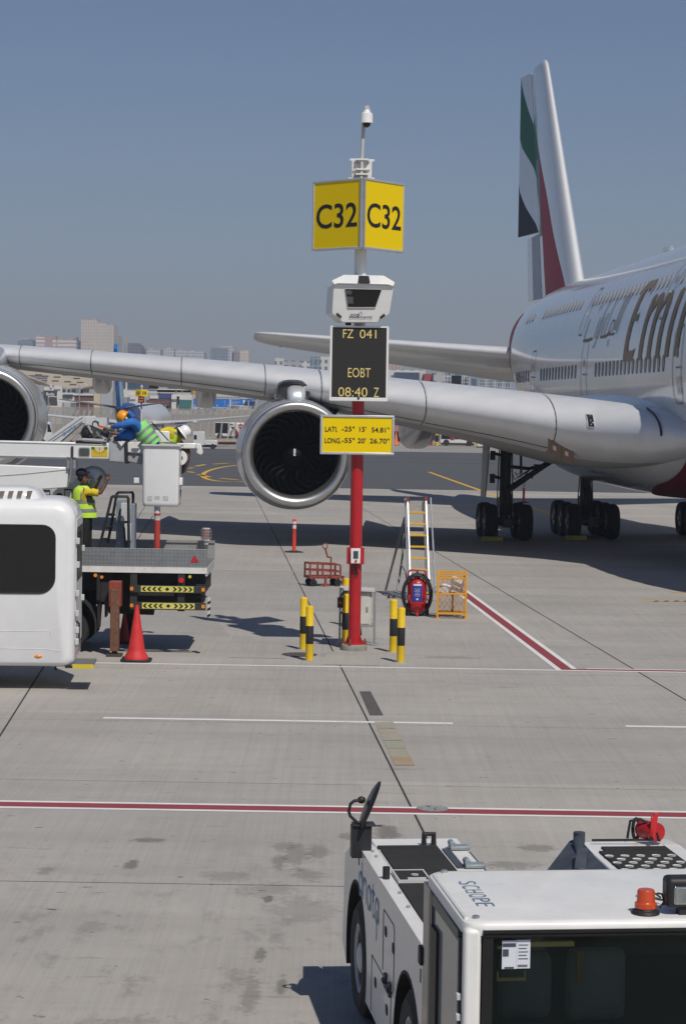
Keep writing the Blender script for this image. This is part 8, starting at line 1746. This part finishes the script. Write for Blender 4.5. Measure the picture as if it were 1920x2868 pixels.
def apron_bus(px0, px1, py0, py1, Y, lab, L_=11., face=False):
    t, w, h = truck(px0, px1, py0, py1, Y, lab, 'bus'); m = MB(); m.bb(-w / 2, w / 2, 0, 2.6, .35, h); m.obj('body', JW, t, bevel=.12)
    m = MB()
    if face: m.bb(-w / 2 + .1, -w / 2 + w * .46, -.04, .05, h * .35, h * .97)
    else: m.bb(-w * .46, w * .48, -.04, .05, h * .34, h * .95)
    m.obj('window', GLASS_DARK, t)
    x0 = -w / 2 + w * .50 if face else -w * .40
    for k, mt in enumerate((TAIL_GREEN, PLANE_WHITE, TAIL_BLACK, TAIL_RED)):
        m = MB(); s_ = .42; m.prism([(x0 + k * s_ * .35, h * .92 - k * .22), (x0 + .5 + k * s_ * .35, h * .92 - k * .25), (x0 + 1.6, h * .36 - k * .05), (x0 + 1.35 - k * .1, h * .36 - k * .05)], -.06 - k * .004, -.05 - k * .004); m.obj('flag_stripe', mt, t)
    for x in (-.32, .32): m = MB(); m.cyl((w * x, -.03, .45), (w * x, .25, .45), .45, None, 16); m.obj('wheel', RUBBER, t)
    m = MB(); m.bb(-w / 2 + .3, w / 2 - .3, .05, 2.5, .12, .4); m.obj('underbody', DARK, t)
apron_bus(601, 682, 1184, 1230, 345, 'white apron bus with dark rear window between the ground power unit and engine', face=True)
apron_bus(1230, 1332, 1192, 1248, 312, 'white apron bus with flag stripes and a dark window band under the right wing'); apron_bus(1334, 1420, 1194, 1246, 318, 'second dark windowed apron bus, behind the wing gear leg')
t, w, h = truck(1335, 1372, 1229, 1248, 300, 'low white cargo container in front of the far buses', 'box'); m = MB(); m.bb(-w / 2, w / 2, 0, 1.5, .15, h); m.obj('shell', M('container_mesh_white', (.55, .54, .54), .6, var=.15, scale=8), t, bevel=.03); m = MB(); m.bb(-w / 2, w / 2, .1, 1.4, 0, .15); m.obj('base', DARK, t)
low('white roofed building with dark bays behind the apron buses', ((1205, 1420, 1188, 1206, mw, 'wall'), (1120, 1420, 1206, 1240, md, 'bay'), (1232, 1290, 1190, 1200, mw, 'roof_edge')), 365, 10, 'depot_building')
low('pale pink cargo container stack right of the coordinate sign', ((1103, 1127, 1193, 1247, M('container_pink', (.42, .17, .17), .7, var=.15), 'side'), (1103, 1127, 1208, 1236, M('container_white', (.50, .48, .47), .7), 'side')), 330, 5, 'container_stack', 'containers')
low('beige shed with a white roof edge left of the depot building', ((1125, 1208, 1170, 1215, mbe, 'wall'), (1125, 1232, 1166, 1174, mw, 'roof_edge')), 380, 8, 'beige_shed')
for k, (px, lab) in enumerate(((1185, 'striped bollard farthest left before the apron buses'), (1222, 'striped bollard beside the red and white pole'), (1310, 'striped bollard before the middle of the apron bus'), (1328, 'striped bollard at the right end of the apron bus'))):
    c = gr(px, 1248); t = thing('bollard', lab, 'bollard', c, 0, 'far yellow and black bollards'); m = MB(); m.lathe([(.3, 0), (.3, .4), (.22, .5), (.22, 1.4), (.3, 1.5), (.3, 1.9), (0, 2.)], n=12, mis=[0, 0, 1, 0, 0, 0]); m.obj('tube', [mly, LETTER_BLACK], t)
c = gr(1207, 1248); t = thing('marker_pole', 'red and white pole with a small white panel before the apron buses', 'pole', c); m = MB(); m.lathe([(.2, 0), (.2, 1.8), (.14, 1.8), (.14, 3.6)], n=12, mis=[0, 0, 1]); m.obj('pole', [M('pole_red', (.35, .05, .05), .6), M('pole_pink', (.5, .25, .24), .6)], t); m = MB(); m.bb(-.3, .3, -.25, -.2, 1.9, 2.7); m.obj('panel', mw, t)
cone(gr(1108, 1247), 'bright orange safety cone on the far road, right of the coordinate sign', 2.0, mat=M('cone_orange', (.75, .16, .03), .6))
c = at(673, 1230, 335); t = thing('stop_sign', 'small round red stop sign in front of the apron bus left of the engine', 'road sign', (c.x, 335, 0)); m = MB(); m.cyl((0, 0, 0), (0, 0, at(673, 1200, 335).z), .06, None, 8); m.obj('pole', FPS, t); m = MB(); zc_ = at(673, 1194, 335).z; m.cyl((0, -.1, zc_), (0, -.16, zc_), .36, None, 16); m.obj('disc', M('stop_red', (.42, .03, .04), .5), t); m = MB(); m.bb(-.22, .22, -.175, -.165, zc_ - .05, zc_ + .05); m.obj('bar', mw, t)
c = at(460, 1178, 300); t = thing('marker_pole', 'red and white striped pole near the fence above the white helmet', 'pole', at(459, 1180, 330)); t.location.z = 0; m = MB(); h_ = at(459, 1152, 330).z; m.lathe([(.15, 0), (.15, 1.2), (.15, 1.21), (.15, h_ * .5), (.15, h_ * .51), (.15, h_)], n=10, mis=[0, 1, 1, 0, 0]); m.obj('pole', [bpy.data.materials['pole_red'], mw], t)
t, w, h = truck(464, 520, 1171, 1186, 330, 'low red and white container trailer behind the white helmet', 'box'); m = MB(); m.bb(-w / 2, w / 2, 0, 2, .5, h * 2.2); m.obj('shell', bpy.data.materials['container_pink'], t, bevel=.05); m = MB(); m.bb(-w / 2, w / 2, .1, 1.9, .2, .5); m.obj('base', DARK, t)
# baggage dollies by the far kerb
for k, (px, lab) in enumerate(((625, 'orange dolly frame nearest the ground power unit on the far kerb'), (645, 'orange dolly frame nearest the engine on the far kerb'))):
    c = gr(px, 1247); t = thing('baggage_dolly', lab, 'dolly', c, 0, 'dollies on the far kerb'); m = MB(); m.bb(-.9, .9, 0, 1.2, .4, .5); m.bb(-.9, -.85, 0, .05, .5, .95); m.bb(.85, .9, 0, .05, .5, .95); m.obj('frame', M('dolly_brown', (.35, .18, .10), .7) if k == 0 else bpy.data.materials['dolly_brown'], t); m = MB(); m.bb(-.7, .7, .1, 1.1, .1, .4); m.obj('running_gear', DARK, t)
# ------------------------------------------------------------------ the air: even haze round the whole place
def haze():
    mb = MB(); mb.bb(-1500, 1500, -60, 4200, -1.2, 190); o = mb.obj('haze', bpy.data.materials.new('haze_air')); m = o.data.materials[0]; m.use_nodes = True
    nt, N, L = nodes(m)
    for n in list(N): N.remove(n)
    out = N.new('ShaderNodeOutputMaterial'); v = N.new('ShaderNodeVolumePrincipled'); L.new(v.outputs[0], out.inputs['Volume'])
    v.inputs['Color'].default_value = (.60, .67, .82, 1); v.inputs['Density'].default_value = HAZE_DENSITY; v.inputs['Anisotropy'].default_value = 0.0
    tag(o, kind='stuff', label='thin pale haze over the airfield', cat='haze')
HAZE_DENSITY = .00030
haze()
